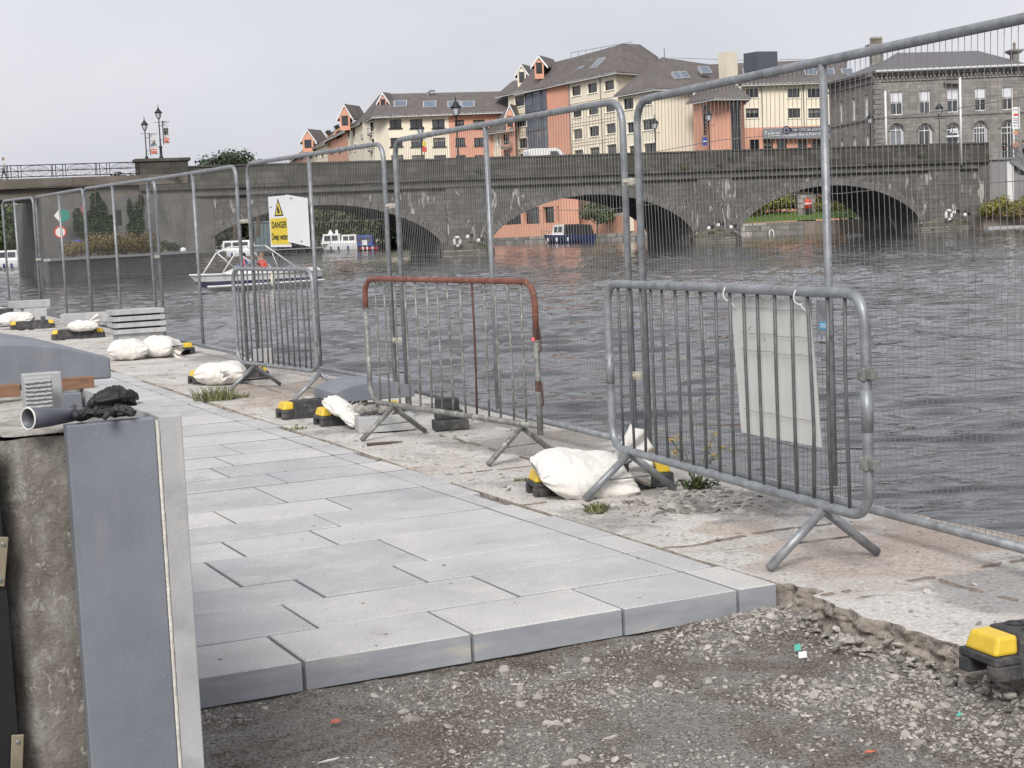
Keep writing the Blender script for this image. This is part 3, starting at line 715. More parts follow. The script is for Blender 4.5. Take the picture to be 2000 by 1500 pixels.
for zz in (0.17, 0.62, 0.745, 0.93):
    m = MB(); zc = 0.455 + 0.59 * zz
    m.tube([W3(x0 + (x1 - x0) * i / 8, zc + 0.004 * math.sin(i * 2), -0.0165 - 0.02 * (1 - zz) + 0.0) for i in range(1, 9)], 0.0011, 4)
    m.build('crease', M['bed'], sh)
for k in range(5):
    m = MB(); p = W3(x0 + (x1 - x0) * rnd.uniform(.3, .55), 0.455 + 0.59 * rnd.uniform(.62, .82), -0.012)
    m.tube([p, p + Vector((rnd.uniform(-.01, .01), 0, rnd.uniform(-.02, .02)))], 0.0022, 4); m.build('tear', M['bed'], sh)
for px, lb in ((1422, 'left'), (1562, 'right')):
    x = barx(px, 1.08)
    t = thing('cable_tie', 'white cable tie on the ' + lb + ' corner of the plastic sheet', 'cable tie', W3(x, 1.06))
    m = MB(); m.tube([W3(x + 0.004 * math.sin(k), 1.065 + 0.034 * math.cos(k * math.pi / 7), 0.026 * math.sin(k * math.pi / 7)) for k in range(14)], 0.0035, 6, closed=True)
    m.tube([W3(x, 1.035, 0.0), W3(x + 0.012, 1.01, -0.015), W3(x + 0.02, 1.0, -0.02)], 0.003, 5); m.build('tie_loop', M['white'], t, smooth=True)
m = MB(); p = W2(L2 + 0.0, 0.74, 0.02); m.lathe([(0.001, -0.001), (0.013, 0), (0.012, 0.002), (0.001, 0.003)], (0, 0, 0), 12)
rot = Vector((-0.3, -1, 0)).to_track_quat('Z', 'Y').to_matrix(); m.v = [rot @ v + p for v in m.v]
M['pink'] = mat('pink_tape', (0.75, 0.13, 0.14), 0.5); m.build('sticker', M['pink'], bar2)

# ================================================================== BLOCK FEET
def block_foot(p, ang, label, L=0.68, Wd=0.215, H=0.13, yel=(1, 1)):
    t = thing('block_foot', label, 'fence foot', p, ang, 'rubber feet of the fence panels', local=True)
    m = MB()
    def sect(x, w0, w1, h0, h1): return [(x, -w0 / 2, h0), (x, w0 / 2, h0), (x, w1 / 2, h1), (x, -w1 / 2, h1)]
    hx = L / 2; y = Wd / 2; yt = y * 0.82
    # end section view: a low arch cut out at both ends
    lo = H * 0.33
    prof = [(-hx, lo), (-hx, H * 0.56), (-hx + 0.085, H * 0.56), (-hx + 0.10, H), (hx - 0.10, H), (hx - 0.085, H * 0.56), (hx, H * 0.56), (hx, lo)]
    def yy(z): return y + (yt - y) * z / H
    pts = prof + [(hx, 0), (-hx, 0)]
    # body = middle box + side cheeks so the end cut-out reads as a hole
    body = [(-hx + 0.09, 0), (-hx + 0.09, H * 0.555), (-hx + 0.105, H), (hx - 0.105, H), (hx - 0.09, H * 0.555), (hx - 0.09, 0)]
    n = len(body)
    vs = [(x, -yy(z), z) for x, z in body] + [(x, yy(z), z) for x, z in body]
    m.add(vs, [tuple(range(n)), tuple(range(2 * n - 1, n - 1, -1))] + [(i, n + i, n + (i + 1) % n, (i + 1) % n) for i in range(n)])
    for s in (-1, 1):
        x0_, x1_ = s * (hx - 0.091), s * hx
        xa, xb = min(x0_, x1_), max(x0_, x1_)
        m.box(((xa + xb) / 2, 0, H * 0.46), (xb - xa, Wd * 0.955, H * 0.20))
        for q in (-1, 1): m.box(((xa + xb) / 2, q * Wd * 0.355, H * 0.18), (xb - xa, Wd * 0.26, H * 0.36))
    m.build('foot_body', M['rubber'], t, bevel=0.006)
    for s in (-1, 1):
        if not yel[0 if s < 0 else 1]: continue
        m = MB(); a, b_ = s * (hx - 0.008), s * (hx - 0.092); w_ = Wd * 0.40
        c, d_ = s * (hx - 0.026), s * (hx - 0.095)
        bt = [(a, -w_, H * 0.56), (a, w_, H * 0.56), (b_, w_, H * 0.56), (b_, -w_, H * 0.56)]
        tp = [(c, -w_ * .86, H * 0.99), (c, w_ * .86, H * 0.99), (d_, w_ * .9, H * 0.99), (d_, -w_ * .9, H * 0.99)]
        if s > 0: bt, tp = bt[::-1], tp[::-1]
        m.hexa(bt[::-1], tp[::-1]); m.build('reflector_cap', M['yellow'], t, bevel=0.010)
    for k in range(5 if p[1] < 10 else 0):
        for q in (-1, 1):
            x = -hx + 0.17 + k * (L - 0.34) / 4; m = MB()
            m.lathe([(0.030, H - 0.001), (0.030, H + 0.003), (0.022, H + 0.003), (0.021, H - 0.0005), (0.001, H - 0.0005)][:4], (x, q * 0.042, 0), 16)
            m.build('socket', M['black'], t)
    return t
ga = math.atan2(0.16, 0.715)
def fb(px, py, ang, label, h=0.0, L=0.68, **k):        # px, py = pixel of the near-left bottom corner
    p = Gu(px, py, h); c = p + Vector((math.cos(ang), math.sin(ang), 0)) * L / 2 + Vector((-math.sin(ang), math.cos(ang), 0)) * 0.1
    return block_foot(c, ang, label, L, **k)
fb(1950, 1338, R(20), 'big black foot with a yellow cap at the broken slab edge, lower right corner', 0.0, 0.72, H=0.13, Wd=0.19)
fb(1045, 972, R(13), 'black foot with a yellow cap under the large plump white sandbag', L=0.76)
fb(553, 821, R(24), 'black foot with a yellow cap under the left side of the domed stone', L=0.7)
fb(628, 834, R(24), 'black foot with a yellow cap under the torn white sack', L=0.66)
fb(379, 752, R(28), 'black foot with a yellow cap at the tied white sack beside the weeds', L=0.75)
fb(318, 688, R(-60), 'small black foot at the right of the slab stack', L=0.6)
fb(100, 664, R(8), 'distant black foot under the small slab pile and thin sack', L=0.72)
fb(20, 645, R(15), 'distant black foot beyond the leftmost white sack', L=0.68)
# two-tier foot behind the rusty barrier
p = Gu(880, 838); t = thing('block_foot', 'low two-tier black foot seen under the rusty barrier', 'fence foot', p, R(12), local=True)
m = MB(); m.box((0, 0, 0.035), (0.24, 0.16, 0.07)); m.build('foot_body', M['rubber'], t, bevel=0.008)
m = MB(); m.box((0.0, 0.05, 0.10), (0.19, 0.12, 0.06)); m.box((0, 0.1, 0.17), (0.16, 0.10, 0.08)); m.build('upper_tier', M['rubber'], t, bevel=0.008)

# ================================================================== SACKS
def sack(p, size, ang, label, seed, tails=(), sag=0.35, pinch=0.0, tilt=(0, 0), name='sandbag', m_='bag'):
    t = thing(name, label, 'sandbag', p, ang, 'white sandbags weighting the fence feet', local=True)
    nu_, nv_ = 72, 54; m = MB(); L, Wd, H = size
    for i in range(nu_ + 1):
        a = i / nu_; s = -1 + 2 * a
        env = (1 - abs(s) ** 3.2) ** 0.62 if abs(s) < 1 else 0
        env = max(env, 0.02)
        wv = 0.80 + 0.20 * (1 - abs(s) ** 2) if abs(s) < .999 else 0.7
        for j in range(nv_):
            th = 2 * math.pi * j / nv_
            cy, cz = math.cos(th), math.sin(th)
            y = math.copysign(abs(cy) ** 0.75, cy) * Wd / 2 * wv
            z = math.copysign(abs(cz) ** 0.85, cz) * H / 2 * env * (1 + pinch * math.cos(s * 5))
            x = s * L / 2 * (1 + 0.05 * cy * cy)
            q = Vector((x * 6 + seed, y * 6, z * 6))
            k = noise.noise(q) * 0.020 + noise.noise(q * 2.7) * 0.008 - 0.020 * max(0, 0.22 - abs(noise.noise(q * 1.5 + Vector((5, 1, 2))))) - 0.016 * max(0, 0.2 - abs(noise.noise(q * 3.1 + Vector((1, 8, 2))))) + 0.006 * noise.noise(Vector((x * 9 + seed, th * 2.5, 3)))
            fold = 0.012 * math.sin(th * 11 + seed + s * 3) * abs(s) ** 3 * (1 if abs(s) < 1 else 0)
            x += k * 0.6; y += (k + fold) * cy * 1.2; z += (k + fold) * cz * 1.1
            z = z + H / 2
            if z < 0.012: z = 0.004 + 0.004 * (z > 0)
            z += tilt[0] * x + tilt[1] * y
            m.v.append(Vector((x, y, z)))
    for i in range(nu_):
        for j in range(nv_):
            m.f.append((i * nv_ + j, (i + 1) * nv_ + j, (i + 1) * nv_ + (j + 1) % nv_, i * nv_ + (j + 1) % nv_)[::-1]); m.mi.append(0)
    m.f.append(tuple(range(nv_))); m.mi.append(0)
    m.f.append(tuple(nu_ * nv_ + k for k in range(nv_ - 1, -1, -1))); m.mi.append(0)
    o = m.build('sack_body', M[m_], t, smooth=True)
    for tl in tails:                                    # (start, direction, length, width)
        s0, d0, ln, wd = tl; s0 = Vector(s0); d0 = Vector(d0).normalized(); sd = d0.cross(Vector((0.25, 1, 0.1))).normalized(); m = MB()
        n1, n2 = 12, 9; nn = sd.cross(d0)
        for o_ in (0, 0.006):
            b_ = len(m.v)
            for i in range(n1 + 1):
                a = i / n1; wv = wd * (0.35 + 0.65 * a)
                for j in range(n2 + 1):
                    c = j / n2 - 0.5
                    m.v.append(s0 + d0 * ln * a * (1 + 0.1 * math.sin(c * 9 + seed)) + sd * wv * c + nn * (0.028 * math.sin(c * 13 + seed + a) * (0.4 + a) + 0.01 * math.sin(a * 7) + o_))
            for i in range(n1):
                for j in range(n2):
                    q = (b_ + i * (n2 + 1) + j, b_ + i * (n2 + 1) + j + 1, b_ + (i + 1) * (n2 + 1) + j + 1, b_ + (i + 1) * (n2 + 1) + j)
                    m.f.append(q if o_ else q[::-1]); m.mi.append(0)
        m.build('sack_neck', M[m_], t, smooth=True)
    return t
p = Gu(1140, 972); sack(p + Vector((0.01, 0.09, 0.0)), (0.49, 0.32, 0.215), R(14), 'largest plump white sandbag with its neck sticking up, under the nearest barrier', 1.0,
     tails=[((0.20, 0.05, 0.14), (1, 0.1, 0.75), 0.22, 0.20), ((0.24, -0.02, 0.10), (1, -0.1, 0.0), 0.12, 0.2)], tilt=(-0.16, 0.30))
p = Gu(428, 752); sack(p + Vector((0, 0.08, 0.0)), (0.46, 0.36, 0.215), R(6), 'white sandbag tied in a knot, behind the tuft of weeds', 4.0, tails=[((0.05, -0.16, 0.10), (0.3, -1, 0.1), 0.05, 0.09)])
p = Gu(248, 704); sack(p + Vector((0, 0.1, 0)), (0.44, 0.38, 0.25), R(10), 'left one of the two white sandbags under the slab stack', 7.0)
p = Gu(306, 699); sack(p + Vector((0.02, 0.1, 0)), (0.44, 0.38, 0.25), R(-18), 'right one of the two white sandbags under the slab stack, with a trailing neck', 9.0, tails=[((0.18, -0.05, 0.07), (1, -0.3, -0.25), 0.18, 0.16)])
p = Gu(160, 662); sack(p + Vector((0, 0.1, 0.10)), (0.42, 0.26, 0.15), R(14), 'thin crumpled white sandbag right of the small slab pile', 12.0, tails=[((0.1, 0.02, 0.12), (1, 0.1, 0.35), 0.14, 0.16)])
p = Gu(28, 644); sack(p + Vector((0, 0.1, 0.06)), (0.56, 0.3, 0.22), R(6), 'leftmost distant white sandbag above the long coping stone', 15.0)
p = Gu(655, 836); sk = sack(p + Vector((0.07, 0.02, 0.07)), (0.29, 0.17, 0.10), R(-38), 'torn frayed white sack hanging from the foot under the domed stone', 17.0, tilt=(-0.55, 0.1))
m = MB()
for k in range(60):
    a = Vector((rnd.uniform(0.02, 0.13), rnd.uniform(-0.02, 0.09), 0.10 - 0.0)); a.z += -0.55 * a.x
    m.tube([a, a + Vector((rnd.uniform(0.01, 0.05), rnd.uniform(-0.01, 0.03), rnd.uniform(0.0, 0.035)))], 0.0022, 3)
m.build('frayed_threads', M['bag'], sk)

# ================================================================== CUT STONES
def box_thing(name, label, cat, parts, p, ang, group=None, m_='stone_light', bevel=0.004):
    t = thing(name, label, cat, p, ang, group, local=True)
    for nm, c, s, mm in parts:
        b_ = MB(); b_.box(c, s); b_.build(nm, M[mm or m_], t, bevel=bevel)
    return t
def solo(name, label, cat, c, s, ang, group=None, m_='stone_light', bevel=0.004, rx=0, ry=0):
    b_ = MB(); b_.box((0, 0, s[2] / 2), s); o = b_.build(name, M[m_], None, bevel=bevel, origin=(0, 0, 0))
    o.location = c; o.rotation_euler = (rx, ry, ang); return tag(o, label, cat, group)
def coping(p, ang, Wd, Ln, h_edge, rise, label, m_='stone_new', u0=0.0):
    """coping stone: slightly domed across its width (local x), running along local y"""
    n = 18; prof = [(-Wd / 2, 0)] + [(Wd / 2, 0)]
    arc = [(Wd / 2 - Wd * k / n, h_edge + rise * (1 - (abs(1 - 2 * k / n)) ** 2.2)) for k in range(n + 1)]
    poly = [(-Wd / 2, 0, 0), (Wd / 2, 0, 0)] + [(x, 0, z) for x, z in arc]
    m = MB(); m.extrude(poly, (0, Ln, 0)); m.f = [f[::-1] for f in m.f]
    o = m.build('coping_stone', M[m_], None, bevel=0.006, origin=(0, 0, 0)); o.location = p; o.rotation_euler = (0, 0, ang)
    return tag(o, label, 'coping stone', 'domed coping stones')
# domed stone on the block feet
s0 = Gu(655, 788, 0.135)
coping(s0 + Vector((0.29, 0.12, 0)), R(22), 0.62, 0.62, 0.075, 0.06, 'short pale domed coping stone resting on two black feet beside the rusty barrier')
# grey block lying at the foot of the rusty barrier
p = Gu(697, 846); bt = thing('stone_block', 'grey stone block with rubble on top, under the left foot of the rusty barrier', 'stone block', p + Vector((0.19, 0.11, 0)), R(13), local=True)
m = MB(); m.box((0, 0, 0.055), (0.40, 0.21, 0.11)); m.build('block', M['stone_light'], bt, bevel=0.006)
m = MB()
for k in range(22): stone(m, (rnd.uniform(-0.18, 0.1), rnd.uniform(-0.02, 0.1), 0.125 + rnd.uniform(0, 0.03)), rnd.uniform(0.03, 0.07), 0.7)
m.build('mortar_crumbs', M['stones'], bt)
# stack of four slabs on a short block
p = Gu(262, 700); base = p + Vector((0.0, 0.22, 0))
zt = gz(uv_of(p)[0]) + 0.20
solo('stone_block', 'short grey block between the two sandbags and the slab stack', 'stone block', (base.x, base.y, zt - 0.02), (0.50, 0.34, 0.11), R(24))
z = zt + 0.09
words = ['bottom slab of the stack of four beside the fence', 'second slab from the bottom of the stack of four beside the fence', 'third slab from the bottom of the stack of four beside the fence', 'top slab of the stack of four beside the fence']
for k in range(4):
    solo('cut_slab', words[k], 'slab', (base.x + rnd.uniform(-.01, .01), base.y, z), (0.60, 0.42, 0.052), R(24 + rnd.uniform(-1.5, 1.5)), 'slabs stacked beside the fence', 'stone_light')
    z += 0.052
    if k < 3:
        for sx in (-0.27, 0.27):
            pass
        solo('spacer', 'dark strip under the %s slab of the stack of four' % ['second', 'third', 'top'][k], 'spacer', (base.x, base.y + 0.0, z), (0.50, 0.34, 0.022), R(24), 'spacers between the stacked slabs', 'black', bevel=0)  # black sheet filling the gap between two slabs
        z += 0.022
# small piles further along
p = Gu(108, 660); q = Vector((p.x + 0.35, p.y + 0.25, 0.28))
solo('cut_slab', 'lower short slab of the small pile left of the thin sack', 'slab', (q.x - 0.02, q.y, 0.20), (0.36, 0.28, 0.14), R(6), 'slabs in the small distant piles')
solo('cut_slab', 'upper long slab of the small pile left of the thin sack', 'slab', (q.x + 0.06, q.y, 0.345), (0.70, 0.28, 0.13), R(4), 'slabs in the small distant piles')
p = Gu(18, 636); solo('cut_slab', 'long tilted slab of the leftmost pile beyond the white sack', 'slab', (p.x + 0.27, p.y + 0.3, 0.46), (0.66, 0.3, 0.12), R(20), 'slabs in the small distant piles')
p = Gu(55, 640); solo('cut_slab', 'lower right slab of the leftmost pile, at the foot of the far post', 'slab', (p.x + 0.12, p.y + 0.3, 0.34), (0.40, 0.3, 0.13), R(-12), 'slabs in the small distant piles')
p = Gu(5, 640); solo('stone_block', 'dark wrapped block at the left picture edge behind the sacks', 'stone block', (p.x - 0.1, p.y + 0.3, 0.22), (0.36, 0.3, 0.26), R(6), m_='rubber', bevel=0.03)
p = Gu(500, 742); solo('stone_block', 'small pale block behind the bars of the furthest barrier', 'stone block', (p.x + 0.05, p.y + 0.2, p.z + 0.14), (0.20, 0.16, 0.14), R(10))
p = Gu(478, 745); solo('stone_block', 'grey block on the fence foot behind the furthest barrier', 'stone block', (p.x + 0.0, p.y + 0.25, p.z), (0.28, 0.16, 0.17), R(10), m_='rubber')
# signs on the mesh panel
def sign_plate(W, xa, xb, z0, z1, off, name, label, offb=None, skew=0.0):
    offb = off if offb is None else offb
    t = thing(name, label, 'sign', W((xa + xb) / 2, z0))
    a0, a1 = W(xa, z0, off), W(xb, z0 + skew, offb); b0, b1 = W(xa, z1, off), W(xb, z1 + skew, offb)
    n = (a1 - a0).cross(b0 - a0).normalized(); n = n if n.y < 0 else -n
    m = MB(); m.hexa([a0 + n * .003, a1 + n * .003, a1 - n * .003, a0 - n * .003], [b0 + n * .003, b1 + n * .003, b1 - n * .003, b0 - n * .003])
    m.build('panel', M['white_board'], t)
    def P(u, v, o=0.0): return a0 + (a1 - a0) * u + (b0 - a0) * v + n * (0.003 + o)
    return t, P, n
def px_on_panel(W, L, px, z, off=0.0):
    return min((abs(proj(W(i * L / 400, z, off))[0] - px), i * L / 400) for i in range(401))[1]
xa, xb = px_on_panel(WC, LC, 530, 1.7), px_on_panel(WC, LC, 570, 1.7)
def z_at(W, x, y):                                     # height on the panel at column x for pixel row y
    return min((abs(proj(W(x, k * 0.005))[1] - y), k * 0.005) for k in range(500))[1]
side = -0.03 if WC(1, 1, -0.03).y < WC(1, 1, 0.03).y else 0.03
za, zb_ = z_at(WC, xa, 482), z_at(WC, xa, 384)
sg, P, n_ = sign_plate(WC, xa, xb, za, zb_, side, 'danger_sign', 'white and yellow sign reading DANGER Deep water, wired to the mesh')
M['sign_yellow'] = mat('sign_yellow', (0.75, 0.56, 0.02), 0.4, 0, 0.03, 3)
m = MB(); m.add([P(.05, .05, .001), P(.93, .05, .001), P(.93, .565, .001), P(.05, .565, .001)], [(0, 1, 2, 3)]); m.build('yellow_field', M['sign_yellow'], sg)
m = MB(); m.add([P(.27, .605, .001), P(.72, .605, .001), P(.49, .96, .001)], [(0, 1, 2)]); m.build('triangle_border', M['black'], sg)
m = MB(); m.add([P(.34, .632, .002), P(.65, .632, .002), P(.49, .90, .002)], [(0, 1, 2)]); m.build('triangle', M['sign_yellow'], sg)
m = MB(); m.add([P(.44, .66, .003), P(.56, .66, .003), P(.53, .74, .003), P(.47, .80, .003), P(.43, .77, .003)], [(0, 1, 2, 3, 4)]); m.build('symbol', M['black'], sg)
m = MB(); m.add([P(.08, .78, .001), P(.18, .78, .001), P(.18, .80, .001), P(.08, .80, .001)], [(0, 1, 2, 3)]); m.build('small_print', M['bed'], sg)
def text_on(body, P, u0, u1, v0, v1, mname, parent, name='lettering', bold=0.0):
    cu = bpy.data.curves.new(name, 'FONT'); cu.body = body; cu.align_x = 'LEFT'; cu.offset = bold
    to = bpy.data.objects.new(name, cu); col.objects.link(to); bpy.context.view_layer.update()
    me = bpy.data.meshes.new_from_object(to.evaluated_get(bpy.context.evaluated_depsgraph_get()))
    bpy.data.objects.remove(to)
    xs = [v.co.x for v in me.vertices]; ys_ = [v.co.y for v in me.vertices]
    xa_, xb_, ya_, yb_ = min(xs), max(xs), min(ys_), max(ys_)
    mb_ = MB(); mb_.v = [P(u0 + (u1 - u0) * (v.co.x - xa_) / (xb_ - xa_), v0 + (v1 - v0) * (v.co.y - ya_) / (yb_ - ya_), 0.003) for v in me.vertices]
    mb_.f = [tuple(p_.vertices) for p_ in me.polygons]; mb_.mi = [0] * len(mb_.f)
    bpy.data.meshes.remove(me)
    return mb_.build(name, M[mname], parent, origin=None)
text_on('DANGER', P, .12, .86, .37, .50, 'black', sg, bold=0.02)
text_on('Deep water', P, .09, .89, .10, .27, 'black', sg, bold=0.02)
xa2, xb2 = px_on_panel(WC, LC, 568, 1.7), px_on_panel(WC, LC, 606, 1.7)
z0_, z1_ = z_at(WC, xb2, 482), z_at(WC, xb2, 378)
wb_, P2, _ = sign_plate(WC, xa2 - 0.0, xb2 + 0.0, z0_ + 0.05, z1_ + 0.01, side * 1.6, 'blank_board', 'blank white board wired askew beside the danger sign', offb=side, skew=-0.05)
for (u, v) in ((.3, .94), (.68, .08)):
    m = MB(); q = P2(u, v, .003); m.tube([q + Vector((-.02, 0, 0)), q + Vector((.02, 0, .004))], 0.004, 5); m.build('wire_tie', M['black'], wb_)
# ================================================================== UNFINISHED RIVER WALL AT THE LEFT
HT = 1.0
def T(px, py, z=HT): return G(px, py, z)
fw = thing('river_wall', 'unfinished low wall of rough concrete core with grey stone cladding, left foreground', 'wall', T(150, 830, -0.1))
n0 = Q(3.54, 0.872)
uu = lambda px, py, z=HT: uv_of(T(px, py, z))
ca = T(118, 828); cb = T(302, 816)
print('wall uv', uu(130, 832), uu(302, 816), uu(352, 810), uu(310, 815), uu(165, 743), uu(28, 849), uu(0, 828), uu(235, 743, HT))
# concrete core
def core_mat():
    m, t, b = _nodes('rough_cast_concrete')
    r = _ramp(t, [(0.3, (0.12, 0.108, 0.09)), (0.5, (0.225, 0.207, 0.178)), (0.66, (0.38, 0.365, 0.33))])
    t.links.new(_noise(t, 7, 10, 0.72, (1, 1, 0.6)), r.inputs['Fac'])
    out = r.outputs['Color']
    rr = _ramp(t, [(0.58, (0, 0, 0)), (0.62, (1, 1, 1))]); t.links.new(_noise(t, 38, 6, 0.7, (1, 1, 0.7), dist=0.8), rr.inputs['Fac'])
    out = _mix(t, rr.outputs['Color'], out, (0.40, 0.385, 0.34))
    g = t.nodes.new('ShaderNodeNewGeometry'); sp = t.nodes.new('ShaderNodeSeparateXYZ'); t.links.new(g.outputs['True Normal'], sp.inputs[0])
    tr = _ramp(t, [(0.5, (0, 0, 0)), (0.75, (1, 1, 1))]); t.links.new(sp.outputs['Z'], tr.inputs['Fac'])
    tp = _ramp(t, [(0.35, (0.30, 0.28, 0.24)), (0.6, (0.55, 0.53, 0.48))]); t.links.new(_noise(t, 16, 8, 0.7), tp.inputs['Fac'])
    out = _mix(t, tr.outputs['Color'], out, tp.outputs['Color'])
    t.links.new(out, b.inputs['Base Color']); b.inputs['Roughness'].default_value = 0.95
    _bump(t, b, _noise(t, 45, 8, 0.72, dist=0.6), 0.9, 0.012)
    return m
M['core'] = core_mat()
v_in = 0.79
ue, ve0 = uu(130, 832)
_d = ray(28, 849); _k = (ue + 0.05 - CAM.dot(eu)) / _d.dot(eu); _p = CAM + _d * _k
ua, va = ue + 0.05, uv_of(_p)[1]; CT = _p.z; print('core top', CT, va)
m = MB(); nu_, nz_ = 150, 60
# front face with chamfered left corner, top and left side, built as one displaced surface in (u, v, z)
ring = [(ua + 0.05 + 3.0, va - 0.035), (ua + 0.05, va - 0.035), (ua, va + 0.012)]
prof = []
for k in range(60): prof.append((ua + 3.2 - 3.14 * k / 59, va - 0.04))
for k in range(1, 6): prof.append((ua + 0.045 - 0.045 * k / 5, va - 0.04 + 0.05 * k / 5))
for k in range(1, 24): prof.append((ua, va + 0.01 + (v_in - 0.11 - va) * k / 23))
for k in range(1, 50): prof.append((ua + 0.0 + 3.2 * k / 49, v_in - 0.10))
npf = len(prof); nz_ = 70
for j in range(nz_ + 1):
    z = -0.15 + (CT - 0.012 + 0.15) * j / nz_
    for (u, v) in prof:
        k = 0.005 * fbm(u * 9, v * 9, z * 7) + 0.003 * fbm(u * 30, v * 30, z * 26)
        zt_ = 0.010 if j == nz_ else 0
        m.v.append(Q(u + k, v - k, z + (0.004 * fbm(u * 12, v * 12) if j == nz_ else 0)))
for j in range(nz_):
    for i in range(npf - 1):
        m.f.append((j * npf + i, j * npf + i + 1, (j + 1) * npf + i + 1, (j + 1) * npf + i)); m.mi.append(0)
b0 = len(m.v)
for i in range(60):
    for j in range(24):
        u = ua + 3.2 * i / 59; v = va - 0.035 + (v_in - 0.1 + 0.03 - va) * j / 23
        edge = (i == 0) or (j == 0) or (j == 23)
        m.v.append(Q(u + (0.012 if i == 0 else 0), v + (0.010 if j == 0 else 0), CT - (0.006 if edge else 0) + 0.004 * fbm(u * 10, v * 10) + 0.002 * fbm(u * 40, v * 40)))
for i in range(59):
    for j in range(23): m.f.append((b0 + i * 24 + j, b0 + i * 24 + j + 1, b0 + (i + 1) * 24 + j + 1, b0 + (i + 1) * 24 + j)[::-1]); m.mi.append(0)
m.build('concrete_core', M['core'], fw, smooth=True)
def qbox(u0, u1, v0, v1, z0, z1):
    b_ = MB(); b_.hexa([Q(u0, v0, z0), Q(u0, v1, z0), Q(u1, v1, z0), Q(u1, v0, z0)][::-1], [Q(u0, v0, z1), Q(u0, v1, z1), Q(u1, v1, z1), Q(u1, v0, z1)][::-1]); return b_
ue, ve0 = uu(130, 832); _, ve1 = uu(302, 816)
dt = -0.055
qbox(ue, ue + 0.045, ve0, ve1, -0.12, HT).build('end_slab', M['stone_new'], fw, bevel=0.003)
_, vs1 = uu(352, 810)
us0 = ue + 0.004
segs = [(us0, us0 + 1.08), (us0 + 1.083, us0 + 1.9), (us0 + 1.903, us0 + 3.2)]
for a, b_ in segs: qbox(a, b_, vs1 - 0.052, vs1, -0.12, HT + 0.002).build('side_slab', M['stone_light'], fw, bevel=0.003)
M['mortar'] = mat('pale_lime_mortar', (0.66, 0.635, 0.58), 0.9, 0, 0.15, 30, 0.8, 90, 0.005)
m = MB(); nzz = 90; vm0, vm1 = ve1 + 0.001, vs1 - 0.0525
for j in range(nzz + 1):
    z = -0.12 + (HT + 0.115) * j / nzz
    for k, v in enumerate([vm0, vm0 * .7 + vm1 * .3, vm0 * .3 + vm1 * .7, vm1]):
        m.v.append(Q(ue + 0.003 + 0.003 * fbm(z * 40, k * 3.0) - (0.003 if k in (1, 2) else 0), v, z))
for j in range(nzz):
    for k in range(3): m.f.append((j * 4 + k, j * 4 + k + 1, (j + 1) * 4 + k + 1, (j + 1) * 4 + k)); m.mi.append(0)
m.build('mortar_joint', M['mortar'], fw, smooth=True)
# dark floor of the cavity and cross pieces
qbox(ue + 0.05, ue + 3.1, v_in - 0.11, vs1 - 0.0625, -0.1, HT - 0.22).build('cavity_fill', M['bed'], fw)
qbox(ue + 0.86, ue + 0.90, v_in - 0.1, vs1 - 0.0628, HT - 0.2, HT - 0.005).build('cross_slab', M['stone_new'], fw, bevel=0.003)

# black formwork panel at the left edge with its metal brackets
pf = thing('formwork_panel', 'black formwork panel with steel brackets at the left picture edge', 'formwork', Q(ua - 0.05, va - 0.2, -0.1))
qbox(ua - 0.02, ua + 1.2, va - 0.075, va - 0.055, -0.12, HT - 0.03).build('plywood', M['black'], pf)
qbox(ua - 0.035, ua - 0.022, va - 0.35, va - 0.045, -0.12, HT - 0.02).build('plywood_edge', M['black'], pf)
def bracket(px0, py0, px1, py1, w):
    u_ = ua - 0.040
    def on(px, py):                                    # point of the plane u = u_ seen at a pixel
        d = ray(px, py); k = (u_ - CAM.dot(eu)) / d.dot(eu); return CAM + d * k
    a, b_ = on(px0, py0), on(px1, py1); ax = (b_ - a).normalized(); sd = ax.cross(eu).normalized()
    m = MB(); m.hexa([a - sd * w, a + sd * w, a + sd * w - eu * .006, a - sd * w - eu * .006], [b_ - sd * w, b_ + sd * w, b_ + sd * w - eu * .006, b_ - sd * w - eu * .006])
    o = m.build('bracket', M['brass'], pf, bevel=0.002)
    for q in (a + ax * 0.015, b_ - ax * 0.015):
        s_ = MB(); s_.lathe([(0.0045, -0.002), (0.0045, 0.002), (0.003, 0.003)], (0, 0, 0), 10)
        rt = (-eu).to_track_quat('Z', 'Y').to_matrix(); s_.v = [rt @ v + q - eu * 0.008 for v in s_.v]
        s_.build('screw', M['galv'], pf)
M['brass'] = mat('dull_zinc_bracket', (0.32, 0.28, 0.20), 0.5, 0.5, 0.2, 20)
bracket(6, 1048, -2, 1145, 0.011); bracket(34, 1434, 30, 1560, 0.013)

# coping stone standing on the far part of the wall
up, vp = uv_of(T(218, 739))
cs = coping(Q(up, vp, HT) - ev * 0.36 + Vector((0, 0, 0.0)), math.atan2(ev.y, ev.x), 0.72, 0.9, 0.062, 0.062, 'long blue-grey domed coping stone lying across the low wall, left')
# two battens under it
for k, (a, b_, z0, dz, lb) in enumerate([(150, 762, 0, 0, 'short brown batten beside the ridged block, under the coping stone'), (45, 775, 0, 0, 'long brown batten at the left edge, under the coping stone')]):
    uk, vk = uv_of(T(a if k == 0 else 42, b_, HT))
    Lb = 0.16 if k == 0 else 0.40
    o = solo('timber_batten', lb, 'timber', Q(uk + 0.03, vk - (Lb / 2 if k else 0.03), HT + 0.001), (Lb, 0.045, 0.032), QA, 'battens under the coping stone', 'wood', 0.002)
